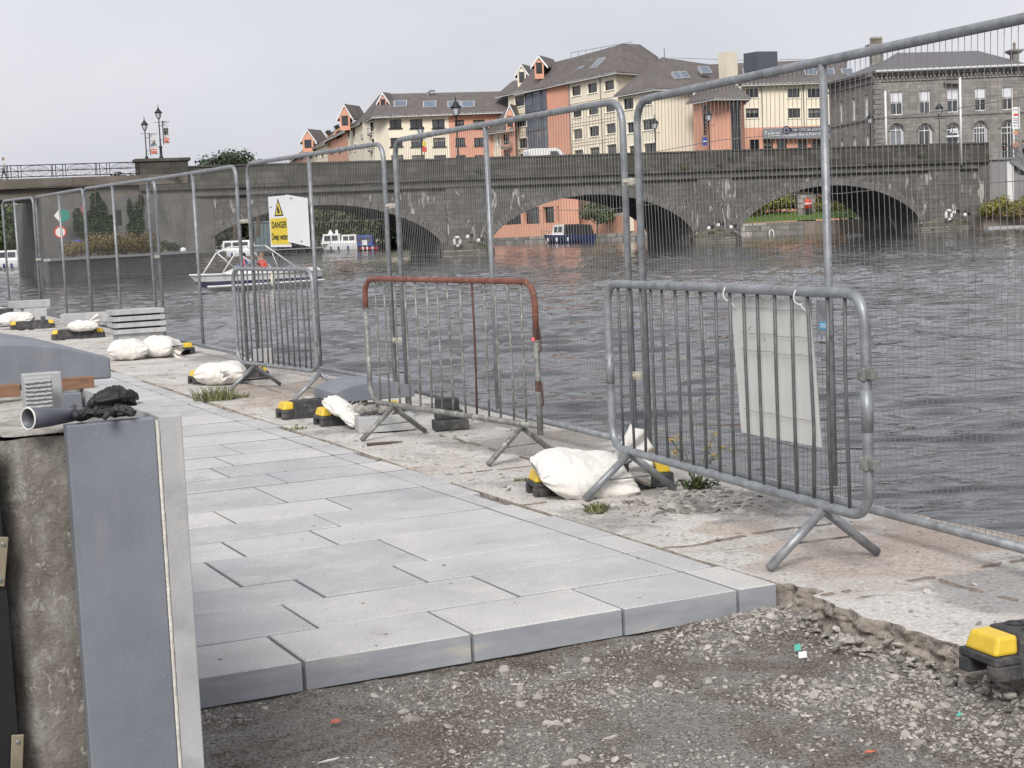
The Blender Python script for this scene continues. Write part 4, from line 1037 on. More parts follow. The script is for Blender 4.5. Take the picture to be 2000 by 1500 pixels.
# ridged block and the plain block behind it
ur, vr = uv_of(T(52, 812)); ur2, vr2 = uv_of(T(117, 812))
rb = thing('ridged_block', 'small stone block with a ridged mortar face, front one of two on the wall', 'stone block', Q(ur, (vr + vr2) / 2, HT))
wdt = abs(vr2 - vr)
qbox(ur + 0.006, ur + 0.03, vr, vr2, HT, HT + 0.088).build('block', M['stone_light'], rb, bevel=0.002)
for k in range(8):
    m = MB(); z = HT + 0.008 + k * 0.0098
    m.tube([Q(ur + 0.004 + rnd.uniform(-.001, .001), vr + 0.002 + (wdt - 0.004) * i / 14, z + rnd.uniform(-.0012, .0012)) for i in range(15)], 0.0036, 6, rs=[0.0034 + rnd.uniform(-.0009, .0009) for i in range(15)])
    m.build('mortar_ridge', M['galv_dirty'] if False else M['stone_light'], rb, smooth=True)
ub, vb_ = uv_of(T(125, 800)); qb_ = qbox(ub, ub + 0.035, vb_ - 0.09, vb_, HT, HT + 0.092)
tag(qb_.build('stone_block', M['stone_light'], None, bevel=0.003), 'small plain grey block behind the ridged block on the wall', 'stone block')
# gauntlet glove with its pale rimmed cuff and the crumpled black glove
M['pvc'] = mat('grey_pvc', (0.10, 0.105, 0.13), 0.45, 0, 0.15, 20, 0.2, 60, 0.002)
M['blackcloth'] = mat('black_crumpled_rubber', (0.022, 0.022, 0.024), 0.6, 0, 0.35, 25, 0.4, 120, 0.003, spots=[((0.10, 0.095, 0.09), 16, 0.58, 0.8)])
gl = thing('rubber_glove', 'long grey rubber glove with its round pale-rimmed cuff towards us, on the wall', 'glove', T(120, 830))
c0 = T(55, 818, HT + .0235); path = [c0, T(90, 815, HT + 0.021), T(125, 812, HT + 0.017), T(165, 807, HT + 0.014), T(205, 803, HT + 0.014)]
m = MB(); m.tube(path, 0.02, 18, rs=[0.0235, 0.0215, 0.017, 0.013, 0.009]); m.f = m.f[:-2]; m.mi = m.mi[:-2]
o = m.build('gauntlet', M['pvc'], gl, smooth=True); sm = o.modifiers.new('solid', 'SOLIDIFY'); sm.thickness = 0.002
d0 = (path[1] - path[0]).normalized(); sd = d0.cross(Vector((0, 0, 1))).normalized(); u2 = sd.cross(d0)
m = MB(); m.tube([c0 + (sd * math.cos(k * math.pi / 12) + u2 * math.sin(k * math.pi / 12)) * 0.0235 for k in range(24)], 0.0022, 6, closed=True); m.build('cuff_rim', M['sheet'], gl, smooth=True)
def crumple(name, label, cat, spine, rad, m_, seed, flat=0.6, amp=0.5, cuff=True):
    t = thing(name, label, cat, spine[0]); m = MB(); n = 44; NS = 70
    pts = smooth_path(spine, 0.01, 4); segs_ = []
    tot = sum((Vector(spine[i + 1]) - Vector(spine[i])).length for i in range(len(spine) - 1))
    for i in range(NS + 1):
        a = i / NS * (len(spine) - 1); k = min(int(a), len(spine) - 2); p = Vector(spine[k]).lerp(Vector(spine[k + 1]), a - k)
        r_ = rad[k] + (rad[k + 1] - rad[k]) * (a - k); segs_.append((p, r_))
    for i, (p, r_) in enumerate(segs_):
        d = (segs_[min(i + 1, NS)][0] - segs_[max(i - 1, 0)][0]).normalized(); s_ = d.cross(Vector((0, 0, 1))).normalized(); u_ = s_.cross(d)
        for j in range(n):
            th = 2 * math.pi * j / n
            q = Vector((i * 0.10 + seed, math.cos(th) * 1.3, math.sin(th) * 1.3))
            k = 1.1 + amp * noise.noise(q * 1.2) - amp * 1.6 * max(0, .25 - abs(noise.noise(q * 1.9))) - amp * 1.1 * max(0, .25 - abs(noise.noise(q * 3.7 + Vector((3, 1, 4)))))
            v = p + s_ * math.cos(th) * r_ * k + u_ * math.sin(th) * r_ * flat * k
            m.v.append(v)
    for i in range(NS):
        for j in range(n): m.f.append((i * n + j, i * n + (j + 1) % n, (i + 1) * n + (j + 1) % n, (i + 1) * n + j)); m.mi.append(0)
    m.f.append(tuple(range(n))); m.f.append(tuple(NS * n + j for j in range(n - 1, -1, -1))); m.mi += [0, 0]
    m.build('glove_body', M[m_], t, smooth=True); return t
crumple('rubber_glove', 'crumpled black glove lying over the cavity of the wall, larger heap', 'glove', [T(150, 818, HT + .010), T(180, 800, HT + .025), T(205, 782, HT + .045), T(235, 775, HT + .048), T(258, 785, HT + .03)], [0.008, 0.022, 0.03, 0.034, 0.012], 'blackcloth', 3.0, 0.75, 0.55)
crumple('rubber_glove', 'crumpled black glove with loose fingers at the front of the heap', 'glove', [T(165, 806, HT + .02), T(200, 803, HT + .022), T(235, 800, HT + .024), T(262, 808, HT + .014)], [0.014, 0.02, 0.02, 0.012], 'blackcloth', 13.0, 0.6, 0.6)
for k, (a, b_, c_) in enumerate([((232, 800), (212, 806), (203, 818)), ((150, 812), (142, 800), (146, 793)), ((250, 778), (264, 772), (268, 778))]):
    m = MB(); m.tube([T(a[0], a[1], HT + .02), T(b_[0], b_[1], HT + .024), T(c_[0], c_[1], HT + .012)], 0.008, 8, rs=[0.009, 0.0085, 0.005]); m.build('glove_finger', M['blackcloth'], gl, smooth=True)
# litter in the pit
def litter(px, py, pts, col_, label, name='litter', z=-0.09):
    p = G(px, py, z); m = MB()
    m.add([p + Vector((x, y, zz)) for x, y, zz in pts], [tuple(range(len(pts)))])
    o = m.build(name, col_, None); so = o.modifiers.new('solid', 'SOLIDIFY'); so.thickness = 0.003
    return tag(o, label, 'litter')
M['teal'] = mat('teal_plastic', (0.10, 0.42, 0.33), 0.5); M['brick'] = mat('brick_red_chip', (0.50, 0.16, 0.10), 0.8)
litter(1560, 1272, [(-.012, 0.01, .0), (.008, .0, .004), (.012, .035, .018), (-.008, .04, .012)], M['teal'], 'teal and white torn packet standing in the gravel', 'torn_packet')
litter(1568, 1285, [(-.014, 0, .0), (.014, 0, .002), (.014, .01, .02), (-.012, .01, .018)], M['white'], 'white scrap under the teal packet in the gravel', 'paper_scrap')
litter(655, 1412, [(-.018, 0, .002), (.012, -.006, .004), (.016, .016, .008), (-.01, .02, .006)], M['brick'], 'red brick chip in the dirt near the kerb', 'brick_chip')
litter(1872, 1399, [(-.008, 0, .002), (.01, -.004, .004), (.008, .012, .012)], M['teal'], 'tiny green plastic scrap in the gravel at the lower right', 'plastic_scrap')
litter(1700, 1470, [(-.02, 0, .0), (-.005, .003, .006), (.02, .004, .002), (0, -.004, 0)], M['brick'], 'thin red strip in the dirt at the bottom', 'plastic_strip')
litter(640, 1490, [(-.03, 0, .002), (.02, .012, .006), (.032, .022, .008), (0, .012, .006)], M['white'], 'white paper strip in the dirt at the lower left', 'paper_scrap')
# thin dark stick on the quay
o = MB(); a, b_ = Gu(717, 872), Gu(787, 866); o.tube([a + Vector((0, 0, .012)), (a + b_) / 2 + Vector((0, 0, .013)), b_ + Vector((0, 0, .012))], 0.011, 6, rs=[.012, .010, .004]); tag(o.build('stick', M['bark'], None), 'thin dark stick lying on the quay before the rusty barrier', 'stick')

# ================================================================== WEEDS
def tuft(px, py, n, h, spread, label, m_='grass_dry', flat=0.4):
    p = Gu(px, py); m = MB()
    for k in range(n):
        a = rnd.uniform(0, 6.28); r0 = spread * rnd.random() ** 0.7
        b_ = p + Vector((math.cos(a) * r0, math.sin(a) * r0 * 0.5, 0.0)); hh = h * rnd.uniform(0.4, 1.1); ln = rnd.uniform(-1, 1) * h * flat + math.cos(a) * h * .4
        w_ = rnd.uniform(0.002, 0.005); pts_ = [b_, b_ + Vector((ln * .4, rnd.uniform(-1, 1) * h * .2, hh * .6)), b_ + Vector((ln, rnd.uniform(-1, 1) * h * .4, hh))]
        sd_ = Vector((w_, rnd.uniform(-.5, .5) * w_, 0))
        m.add([pts_[0] - sd_, pts_[0] + sd_, pts_[1] + sd_, pts_[2], pts_[1] - sd_], [(0, 1, 2, 4), (4, 2, 3)])
    o = m.build('weed_tuft', M[m_], None, origin=p); return tag(o, label, 'weed')
tuft(418, 783, 170, 0.13, 0.17, 'largest tuft of grass growing in the joint before the tied sandbag'); tuft(460, 778, 60, 0.05, 0.12, 'low weeds trailing right of the grass tuft')
tuft(1166, 1000, 120, 0.05, 0.05, 'small green weed at the foot of the nearest barrier', flat=0.7)
tuft(1020, 940, 40, 0.018, 0.05, 'thin moss patch left of the plump sandbag'); tuft(580, 838, 50, 0.02, 0.09, 'moss line in the quay joint near the yellow foot')
# ragwort
p = Gu(1362, 955); rg = thing('ragwort', 'ragwort plant with small yellow flowers behind the nearest barrier', 'plant', p)
stem = MB(); lf = MB(); fl = MB()
for (px, py) in ((1315, 855), (1328, 850), (1400, 850), (1412, 872), (1385, 868), (1322, 880), (1350, 905), (1395, 890), (1345, 900)):
    hgt = (947 - py) * p.y / FPX + 0.02; top = p + Vector(((px - 1362) * p.y / FPX, rnd.uniform(-.04, .04), hgt))
    stem.tube([p + Vector((rnd.uniform(-.02, .02), 0, 0)), p.lerp(top, 0.55) + Vector((0, 0, .02)), top], 0.0025, 4)
    for k in range(26):
        a = rnd.random() ** 0.7; c_ = p.lerp(top, a) + Vector((rnd.gauss(0, .014), rnd.gauss(0, .014), rnd.gauss(0, .008))); d_ = Vector((rnd.uniform(-1, 1), rnd.uniform(-1, 1), rnd.uniform(-.2, 1))).normalized(); s_ = d_.cross(Vector((.3, .2, 1))).normalized(); l_ = rnd.uniform(.012, .026)
        lf.add([c_, c_ + d_ * l_ * .5 + s_ * l_ * .2, c_ + d_ * l_, c_ + d_ * l_ * .5 - s_ * l_ * .2], [(0, 1, 2, 3)])
    if py < 892:
        fl = MB()
        for k in range(16):
            c_ = top + Vector((rnd.gauss(0, .016), rnd.gauss(0, .012), rnd.gauss(0, .008))); s_ = rnd.uniform(.0045, .008)
            fl.lathe([(s_ * .2, 0), (s_, s_ * .25), (s_ * .5, s_ * .5)], c_, 6)
        fl.build('flower_cluster', M['flower'], rg)
for k in range(160):
    c_ = p + Vector((rnd.gauss(0, .055), rnd.gauss(0, .03), abs(rnd.gauss(0, .02)))); d_ = Vector((rnd.uniform(-1, 1), rnd.uniform(-1, 1), rnd.uniform(-.1, .8))).normalized(); s_ = d_.cross(Vector((.3, .2, 1))).normalized(); l_ = rnd.uniform(.02, .045)
    lf.add([c_, c_ + d_ * l_ * .5 + s_ * l_ * .25, c_ + d_ * l_, c_ + d_ * l_ * .5 - s_ * l_ * .25], [(0, 1, 2, 3)])
stem.build('stem', M['grass_dry'], rg); lf.build('leaves', M['foliage'], rg)
# ================================================================== STONE BRIDGE
P1 = D(906, 499, 134); P3 = D(1840, 449, 149); P1.z = 0; P3.z = 0
bd = (P3 - P1).normalized(); bn = Vector((bd.y, -bd.x, 0)); BA = math.atan2(bd.y, bd.x)
def BL(s, o, z): return P1 + bd * s + bn * o + Vector((0, 0, z))        # o > 0 is towards the camera
def BP(px, py, o=0.0):
    d = ray(px, py); k = (P1 + bn * o - CAM).dot(bn) / d.dot(bn); p = CAM + d * k
    return (p - P1).dot(bd), p.z
def masonry(name, c, mortar, bw, bh, streak=None, dirt=None, uvec=None, var=0.35, ms=0.012):
    m, t, b = _nodes(name)
    tc = t.nodes.new('ShaderNodeTexCoord'); mp = t.nodes.new('ShaderNodeMapping'); mp.inputs['Rotation'].default_value = (R(90), 0, 0)
    sp = t.nodes.new('ShaderNodeSeparateXYZ'); cb = t.nodes.new('ShaderNodeCombineXYZ'); t.links.new(tc.outputs['Object'], sp.inputs[0])
    ad = _math(t, 'ADD', sp.outputs['X'], sp.outputs['Y'])
    t.links.new(ad, cb.inputs['X']); t.links.new(sp.outputs['Z'], cb.inputs['Y'])
    br = t.nodes.new('ShaderNodeTexBrick'); t.links.new(cb.outputs[0], br.inputs['Vector']); br.inputs['Scale'].default_value = 1
    br.inputs['Brick Width'].default_value = bw; br.inputs['Row Height'].default_value = bh; br.inputs['Mortar Size'].default_value = ms
    br.inputs['Mortar Smooth'].default_value = 0.3; br.inputs['Bias'].default_value = 0.0
    br.inputs['Color1'].default_value = (*sc3(c, 1 - var), 1); br.inputs['Color2'].default_value = (*sc3(c, 1 + var), 1); br.inputs['Mortar'].default_value = (*mortar, 1)
    r = _ramp(t, [(0.3, (0.72, 0.72, 0.72)), (0.7, (1.28, 1.28, 1.28))]); t.links.new(_noise(t, 0.9, 8, 0.7), r.inputs['Fac'])
    out = _mix(t, 1.0, br.outputs['Color'], r.outputs['Color'], 'MULTIPLY')
    if dirt:
        rr = _ramp(t, [(0.48, (0, 0, 0)), (0.66, (1, 1, 1))]); t.links.new(_noise(t, 0.55, 8, 0.7, (1, 1, 0.35)), rr.inputs['Fac']); out = _mix(t, rr.outputs['Color'], out, dirt)
    if streak:
        rr = _ramp(t, [(0.585, (0, 0, 0)), (0.62, (1, 1, 1))]); t.links.new(_noise(t, 1.7, 7, 0.66, (1, 1, 0.24), dist=1.1), rr.inputs['Fac'])
        zr = t.nodes.new('ShaderNodeMapRange'); zr.inputs['From Min'].default_value = 5.2; zr.inputs['From Max'].default_value = 4.6; t.links.new(sp.outputs['Z'], zr.inputs['Value'])
        f = _mix(t, 1.0, rr.outputs['Color'], zr.outputs['Result'], 'MULTIPLY'); out = _mix(t, f, out, streak)
    t.links.new(out, b.inputs['Base Color']); b.inputs['Roughness'].default_value = 0.92
    _bump(t, b, _mix(t, 0.5, br.outputs['Fac'], _noise(t, 7, 6, 0.7)), 0.5, 0.05)
    return m
M['bridge'] = masonry('weathered_bridge_masonry', (0.135, 0.130, 0.124), (0.08, 0.077, 0.073), 0.95, 0.42, streak=(0.42, 0.40, 0.37), dirt=(0.095, 0.091, 0.086), ms=0.022, var=0.2)
M['parapet'] = masonry('dark_parapet_masonry', (0.088, 0.083, 0.074), (0.04, 0.047, 0.042), 1.2, 0.5, dirt=(0.07, 0.066, 0.05), ms=0.02)
M['rubble_wall'] = masonry('rubble_stone_wall', (0.22, 0.20, 0.175), (0.08, 0.07, 0.06), 0.5, 0.22, dirt=(0.10, 0.09, 0.07), ms=0.03)
M['concrete_wall'] = mat('stained_concrete_wall', (0.15, 0.146, 0.14), 0.9, 0, 0.25, 0.6, 0.4, 8, 0.03, spots=[((0.08, 0.078, 0.07), 0.7, 0.5, 0.72, (1, 1, 0.3)), ((0.26, 0.25, 0.24), 1.2, 0.6, 0.8, (1, 1, .4))])
br = thing('stone_bridge', 'long dark grey stone road bridge with three flat arches over the river', 'bridge', BL(0, 0, 0), BA, local=True)
# the bridge's children are modelled in its own frame: x along, y = -towards camera, z
def bb(s0, s1, o0, o1, z0, z1, mb):
    mb.box(((s0 + s1) / 2, -(o0 + o1) / 2, (z0 + z1) / 2), (abs(s1 - s0), abs(o1 - o0), abs(z1 - z0))); return mb
ARC = [(-12.1, 10.15), (11.85, 9.35), (35.2, 9.25)]
ZS, ZA, DEPTH = 0.42, 4.14, 10.0
def arch_z(x):
    for c, h in ARC:
        q = abs(x - c) / h
        if q < 1:
            el = math.sqrt(1 - q * q); sg = 1 - q * q
            return ZS + (ZA - ZS) * (0.6 * el + 0.4 * sg)
    return None
m = MB(); xs = []
x = -33.3
while x < 51:
    near_e = min(min(abs(x - (c - h)), abs(x - (c + h))) for c, h in ARC)
    xs.append(x); x += 0.08 if near_e < 0.7 else 0.45
xs += [c - h for c, h in ARC] + [c + h for c, h in ARC] + [-33.3, 50.8]; xs = sorted(set(round(v, 4) for v in xs if v <= 50.8))
zt = 5.2
for a, b_ in zip(xs, xs[1:]):
    mid = (a + b_) / 2; ins = arch_z(mid) is not None
    za = (arch_z(a) or ZS) if ins else -2.0; zb_ = (arch_z(b_) or ZS) if ins else -2.0
    for y in (0, DEPTH):
        q = [(a, y, za), (b_, y, zb_), (b_, y, zt), (a, y, zt)]; m.add(q, [(0, 1, 2, 3) if y == 0 else (3, 2, 1, 0)])
    if ins: m.add([(a, 0, za), (b_, 0, zb_), (b_, DEPTH, zb_), (a, DEPTH, za)], [(3, 2, 1, 0)])
for c, h in ARC:
    for x in (c - h, c + h):
        m.add([(x, 0, -2), (x, DEPTH, -2), (x, DEPTH, ZS), (x, 0, ZS)], [(0, 1, 2, 3)])
m.add([(-33.3, 0, -2), (-33.3, DEPTH, -2), (-33.3, DEPTH, zt), (-33.3, 0, zt)], [(0, 1, 2, 3)])
m.build('spandrel_wall', M['bridge'], br)
for c, h in ARC:                                       # arch rings of separate voussoirs, set a little proud
    m = MB(); n = 44
    for k in range(n):
        t0, t1 = -1 + 2 * (k + 0.06) / n, -1 + 2 * (k + 0.94) / n
        P = []
        for t_ in (t0, t1):
            xx = c + h * math.sin(t_ * math.pi / 2) * 0.9995; zz = arch_z(xx) or ZS
            e = 0.01; dzz = ((arch_z(min(xx + e, c + h * .9999)) or ZS) - (arch_z(max(xx - e, c - h * .9999)) or ZS)) / (2 * e)
            nn = Vector((-dzz, 0, 1)).normalized(); P.append((Vector((xx, 0, zz)), nn))
        (p0, n0_), (p1, n1_) = P; r_ = 0.62
        f = [p0, p1, p1 + n1_ * r_, p0 + n0_ * r_]
        m.hexa([q + Vector((0, 0.02, 0)) for q in f], [q + Vector((0, -0.07, 0)) for q in f])
    m.build('arch_ring', M['voussoir'] if 'voussoir' in M else M.setdefault('voussoir', mat('arch_ring_stone', (0.16, 0.153, 0.146), 0.92, 0, 0.3, 1.5, 0.4, 12, 0.02, spots=[((0.11, 0.10, 0.095), 0.8, 0.5, 0.7), ((0.40, 0.38, 0.34), 2.2, 0.66, 0.70, (1, 1, 0.5))], island=0.12)), br)
bb(-26.4, 50.8, -DEPTH, 0.04, 5.2, 5.72, MB()).build('frieze', M['bridge'], br)
bb(-26.4, 52.0, -DEPTH - 0.2, 0.30, 5.74, 6.22, MB()).build('cornice', M['parapet'], br, bevel=0.04)
bb(-22.3, 50.9, 0.30 - 0.02, 0.05, 5.16, 5.24, MB()).build('lower_string', M['parapet'], br)
for o0, o1, nm in ((0.10, -0.38, 'parapet'), (-DEPTH + 0.1, -DEPTH - 0.38, 'far_parapet')):
    m = MB(); s = -22.4
    while s < 52:
        e = min(s + 6, 52.1); bb(s, e, o0, o1, 6.22, 7.46, m); s = e
    m = MB(); bb(-22.4, 52.1, o0, o1, 6.22, 7.46, m); m.build(nm, M['parapet'], br)
m = MB(); s = -22.4
while s < 52:
    e = min(s + rnd.uniform(1.3, 2.0), 52.1); bb(s + 0.01, e - 0.01, 0.17, -0.45, 7.46 + rnd.uniform(-.01, .01), 7.62 + rnd.uniform(-.012, .012), m); s = e
m.build('coping', M['parapet'], br, bevel=0.02)
for c in (0.3, 23.45, 47.1):                           # pilasters, pedestals and cutwater bases
    bb(c - 1.65, c + 1.65, 0.0, 0.22, 0.4, 5.16, MB()).build('pilaster', M['bridge'], br)
    bb(c - 1.75, c + 1.75, 0.06, 0.26, 6.22, 7.63, MB()).build('pedestal', M['parapet'], br)
    m = MB(); hw = 2.25 if c < 40 else 2.9
    m.prism([(c - hw, 0.5), (c - hw, -0.6), (c - hw * .45, -1.9), (c + hw * .45, -1.9), (c + hw, -0.6), (c + hw, 0.5)], -2.0, 0.02)
    m.build('pier_base', M['rubble_wall'], br)
    m = MB(); m.prism([(c - hw + .25, 0.4), (c - hw + .25, -0.5), (c, -1.6), (c + hw - .25, -0.5), (c + hw - .25, 0.4)], 0.02, 0.26)
    v = m.v; m.add([(c - hw + .3, 0.0, 0.26), (c - hw + .3, -0.45, 0.27), (c, -1.5, 0.27), (c + hw - .3, -0.45, 0.27), (c + hw - .3, 0.0, 0.26), (c, 0.0, 0.95)], [(0, 1, 5), (1, 2, 5), (2, 3, 5), (3, 4, 5)])
    m.build('cutwater', M['cutwater'] if 'cutwater' in M else M.setdefault('cutwater', mat('mossy_cutwater_stone', (0.13, 0.125, 0.10), 0.95, 0, 0.3, 2, 0.4, 10, 0.03, spots=[((0.10, 0.12, 0.04), 1.0, 0.52, 0.7)])), br)
bb(-33.3, 52, -DEPTH + 0.3, -0.3, 6.0, 6.3, MB()).build('road_slab', M['bed'], br)
# pier block at the left end of the stone parapet
bb(-26.4, -22.45, 0.15, -1.6, 6.0, 8.02, MB()).build('end_pier', M['parapet'], br); bb(-26.6, -22.25, 0.28, -1.75, 8.02, 8.28, MB()).build('end_pier_cap', M['parapet'], br, bevel=0.05)
# swing span: two concrete bands and an iron railing
sw = thing('swing_span', 'flat concrete span with an ornate iron railing left of the stone arches', 'bridge span', BL(-45, 0, 5.5), BA, local=True)
def sb(s0, s1, o0, o1, z0, z1, mb): mb.box(((s0 + s1) / 2 + 45, -(o0 + o1) / 2, (z0 + z1) / 2 - 5.5), (abs(s1 - s0), abs(o1 - o0), abs(z1 - z0))); return mb
M['conc_brown'] = mat('brown_grey_concrete', (0.155, 0.135, 0.115), 0.9, 0, 0.25, 0.5, 0.4, 8, 0.02, spots=[((0.07, 0.062, 0.055), 0.6, 0.5, 0.7, (.4, 1, 1.5)), ((0.34, 0.32, 0.29), 2.4, 0.66, 0.72, (.5, 1, 2))])
sb(-75, -22.6, -10.2, 0.35, 6.25, 7.0, MB()).build('upper_fascia', M['conc_brown'], sw)
sb(-75, -22.8, -9.5, -0.1, 5.45, 6.25, MB()).build('lower_beam', M['conc_brown'], sw)
for a, b_ in ((-34.9, -31.4), (-31.2, -26.8)): sb(a, b_, 0.352, 0.40, 6.35, 6.95, MB()).build('fascia_plate', M['coral'] if False else M['conc_brown'], sw)
rm = MB()
for z in (7.02 + 0.12, 7.02 + 0.55, 8.02): rm.tube([(-30, -0.2, z - 5.5), (18.6, -0.2, z - 5.5)], 0.035, 5)
rm.build('railing_rails', M['iron'], sw)
for k in range(9):
    m = MB(); x0_ = -26.6 - 3.3 * (k + 1) + 45 + 0.4
    def ln(a, b_, r_=0.016): m.tube([(x0_ + a[0], -0.2, 1.52 + a[1]), (x0_ + b_[0], -0.2, 1.52 + b_[1])], r_, 4)
    for q in (0, 0.22, 0.75, 0.97, 3.2): ln((q, 0.05), (q, 1.0), 0.03)
    ln((0.22, 0.3), (0.75, 0.55)); ln((0.22, 0.8), (0.75, 0.55)); ln((0.22, .05), (.75, .3))
    cx = 2.05
    for j in range(13):
        a = math.pi * j / 12; ln((cx + 0.16 * math.cos(a), 0.55 + 0.06 * math.sin(a)), (cx + 0.95 * math.cos(a), 0.55 + 0.40 * math.sin(a)), 0.009)
    for j in range(10):
        a0, a1 = math.pi * j / 10, math.pi * (j + 1) / 10; ln((cx + .98 * math.cos(a0), .55 + .42 * math.sin(a0)), (cx + .98 * math.cos(a1), .55 + .42 * math.sin(a1)), 0.016); ln((cx + .98 * math.cos(a0), .52 - .38 * math.sin(a0)), (cx + .98 * math.cos(a1), .52 - .38 * math.sin(a1)), 0.014)
    for j in (2, 4, 6, 8, 10):
        a = math.pi * j / 12; ln((cx + .2 * math.cos(a), .5), (cx + .9 * math.cos(a), .5 - .36 * math.sin(a)), 0.009)
    m.build('railing_panel', M['iron'], sw)
# abutment under the swing span: lit face, and the dark side of the channel to its left
ab = thing('bridge_abutment', 'concrete and stone abutment with ivy under the left end of the bridge', 'abutment', BL(-28, 0, 0))
a0 = G(91, 548, WZ); a0 = D(91, 548, 122); a0.z = 0
cR = BL(-22.3, 0.02, 0); cL = a0
m = MB(); bk = D(37, 500, 140); bk.z = 0
m.prism([tuple(BL(-20.7, 0.02, 0)[:2]), tuple(BL(-20.7, -8, 0)[:2]), tuple(bk[:2]), tuple(cL[:2])], -2, 5.45)
m.build('abutment_wall', M['concrete_wall'], ab)
# guide wall standing out into the river, with its bushes
q0, q1 = G(98, 553, WZ), G(386, 530, WZ); q0.z = q1.z = 0
gw = thing('guide_wall', 'low concrete guide wall in the water below the ivy, left', 'quay wall', (q0 + q1) / 2)
nb_ = Vector((-1.2, 1, 0)).normalized()
m = MB(); m.prism([tuple(q0[:2]), tuple(q1[:2]), tuple((q1 + Vector((1.5, 4.0, 0)))[:2]), tuple(BL(-20.9, 0.3, 0)[:2]), tuple((cL + Vector((0.3, -0.3, 0)))[:2]), tuple((q0 + Vector((-0.6, 1.2, 0)))[:2])], -2, 0.78)
m.build('wall', M['concrete_wall'], gw)
m = MB(); m.box(((q0 + q1) / 2 + Vector((0, -0.05, 0.86))), ((q1 - q0).length + 0.3, 0.45, 0.16), rz=math.atan2((q1 - q0).y, (q1 - q0).x)); m.build('coping', M['stone_light'], gw)
m = MB(); tri = [q1 + Vector((0.1, 0.3, 0)), q1 + Vector((4.2, 3.4, 0)), q1 + Vector((1.2, 5.0, 0))]; m.prism([tuple(p[:2]) for p in tri], -2, 0.35); m.build('nose', M['rubble_wall'], gw)

# ---- navigation marks and life rings
def disc(p, r, th, mname, parent=None, name='disc', sides=20, face=None, label=None, cat=None):
    m = MB(); face = face or Vector((0, -1, 0)); rt = face.to_track_quat('Z', 'Y').to_matrix()
    m.lathe([(r, 0), (r, th)], (0, 0, 0), sides); m.v = [rt @ v + Vector(p) for v in m.v]
    return m.build(name, M[mname], parent)
def wallpt(px, py, o=0.15): s, z = BP(px, py, o); return BL(s, o, z)
p = D(118, 421, 121); nm_ = thing('channel_mark', 'green and white diamond mark on the abutment wall', 'marker board', p)
M['green'] = mat('sign_green', (0.02, 0.24, 0.18), 0.5)
for sg_, mm in ((-1, 'white'), (1, 'green')):
    m = MB(); m.extrude([p + Vector((0, 0, .55)), p + Vector((sg_ * .5, 0, 0)) if sg_ < 0 else p + Vector((.65, 0, .3)), p + (Vector((0, 0, -.55)) if sg_ < 0 else Vector((.65, 0, -.3))), p + Vector((0, 0, -.55))][: (3 if sg_ < 0 else 4)], (0, 0.05, 0)); m.build('board_half', M[mm], nm_)
p = D(118, 453, 121); rm_ = thing('channel_mark', 'round white mark with a red edge on the abutment wall', 'marker board', p)
disc(p, 0.42, 0.05, 'white', rm_, 'face_disc'); m = MB(); m.tube([p + Vector((math.cos(k * math.pi / 10) * .42, -0.05, math.sin(k * math.pi / 10) * .42)) for k in range(20)], 0.06, 6, closed=True); m.build('rim', M['red'], rm_)
m = MB(); q = D(163, 409, 118); m.box(q, (0.22, 0.05, 0.42)); tag(m.build('warning_sign', M['red'], None, bevel=0.01), 'small red sign among the ivy on the abutment', 'sign')
q = D(157, 477, 112)
m = MB(); m.lathe([(0.1, 0), (0.62, 0.12), (0.66, 0.2), (0.3, 0.32)], q, 12); m.v = [Vector((v.x, (v.y - q.y) * .6 + q.y, v.z)) for v in m.v]; tag(m.build('upturned_boat', M['blue'], None, smooth=True), 'small bright blue tub lying in the dry hedge on the guide wall', 'tub')
def life_ring(px, py, o, label, r=0.36):
    s, z = BP(px, py, o); p = BL(s, o, z); t = thing('life_ring', label, 'life ring', p, group='white life rings on the bridge piers')
    m = MB(); m.tube([p + bd * (r * .72 * math.cos(k * math.pi / 10)) + Vector((0, 0, r * math.sin(k * math.pi / 10))) for k in range(20)], r * 0.34, 8, closed=True); m.build('ring', M['ringwhite'], t, smooth=True)
    m = MB()
    for a in (0.8, 2.3, 3.9, 5.5): m.tube([p + bn * .02 + bd * (r * .72 * math.cos(a + e)) + Vector((0, 0, r * math.sin(a + e))) for e in (-.12, .12)], r * .37, 8)
    m.build('band', M['iron'], t); return t
life_ring(893, 472, 1.4, 'round white life ring at the foot of the left pier'); life_ring(1853, 420, 1.6, 'large white life ring on the right pier ledge', 0.42)
def lamp_float(px, py, o, label, r=0.26):
    s, z = BP(px, py, o); p = BL(s, o, z); t = thing('mooring_float', label, 'float', p)
    m = MB(); m.lathe([(0.02, -r), (r * .8, -r * .6), (r, 0), (r * .8, r * .6), (0.05, r)], p, 12); m.build('ball', M['ringwhite'], t, smooth=True)
    m = MB(); m.tube([p + Vector((0, 0, r)), p + Vector((0.05, 0, r + .25))], 0.04, 6); m.box(p + Vector((0.3, 0, 0.1)), (0.35, 0.3, 0.3)); m.build('bracket', M['iron'], t)
for a in ((914, 463, 1.3, 'white float beside the ring on the left pier'), (935, 470, 1.2, 'small white float right of the left pier'), (1385, 446, 1.3, 'white float on the middle pier ledge, left one'), (1403, 440, 1.3, 'white float on the middle pier ledge, upper one'), (1428, 444, 1.2, 'white float right of the middle pier'),
          (1864, 415, 1.5, 'small white float right of the large ring on the right pier'), (1885, 420, 1.4, 'white float at the right end of the right pier')): lamp_float(*a, r=0.2)
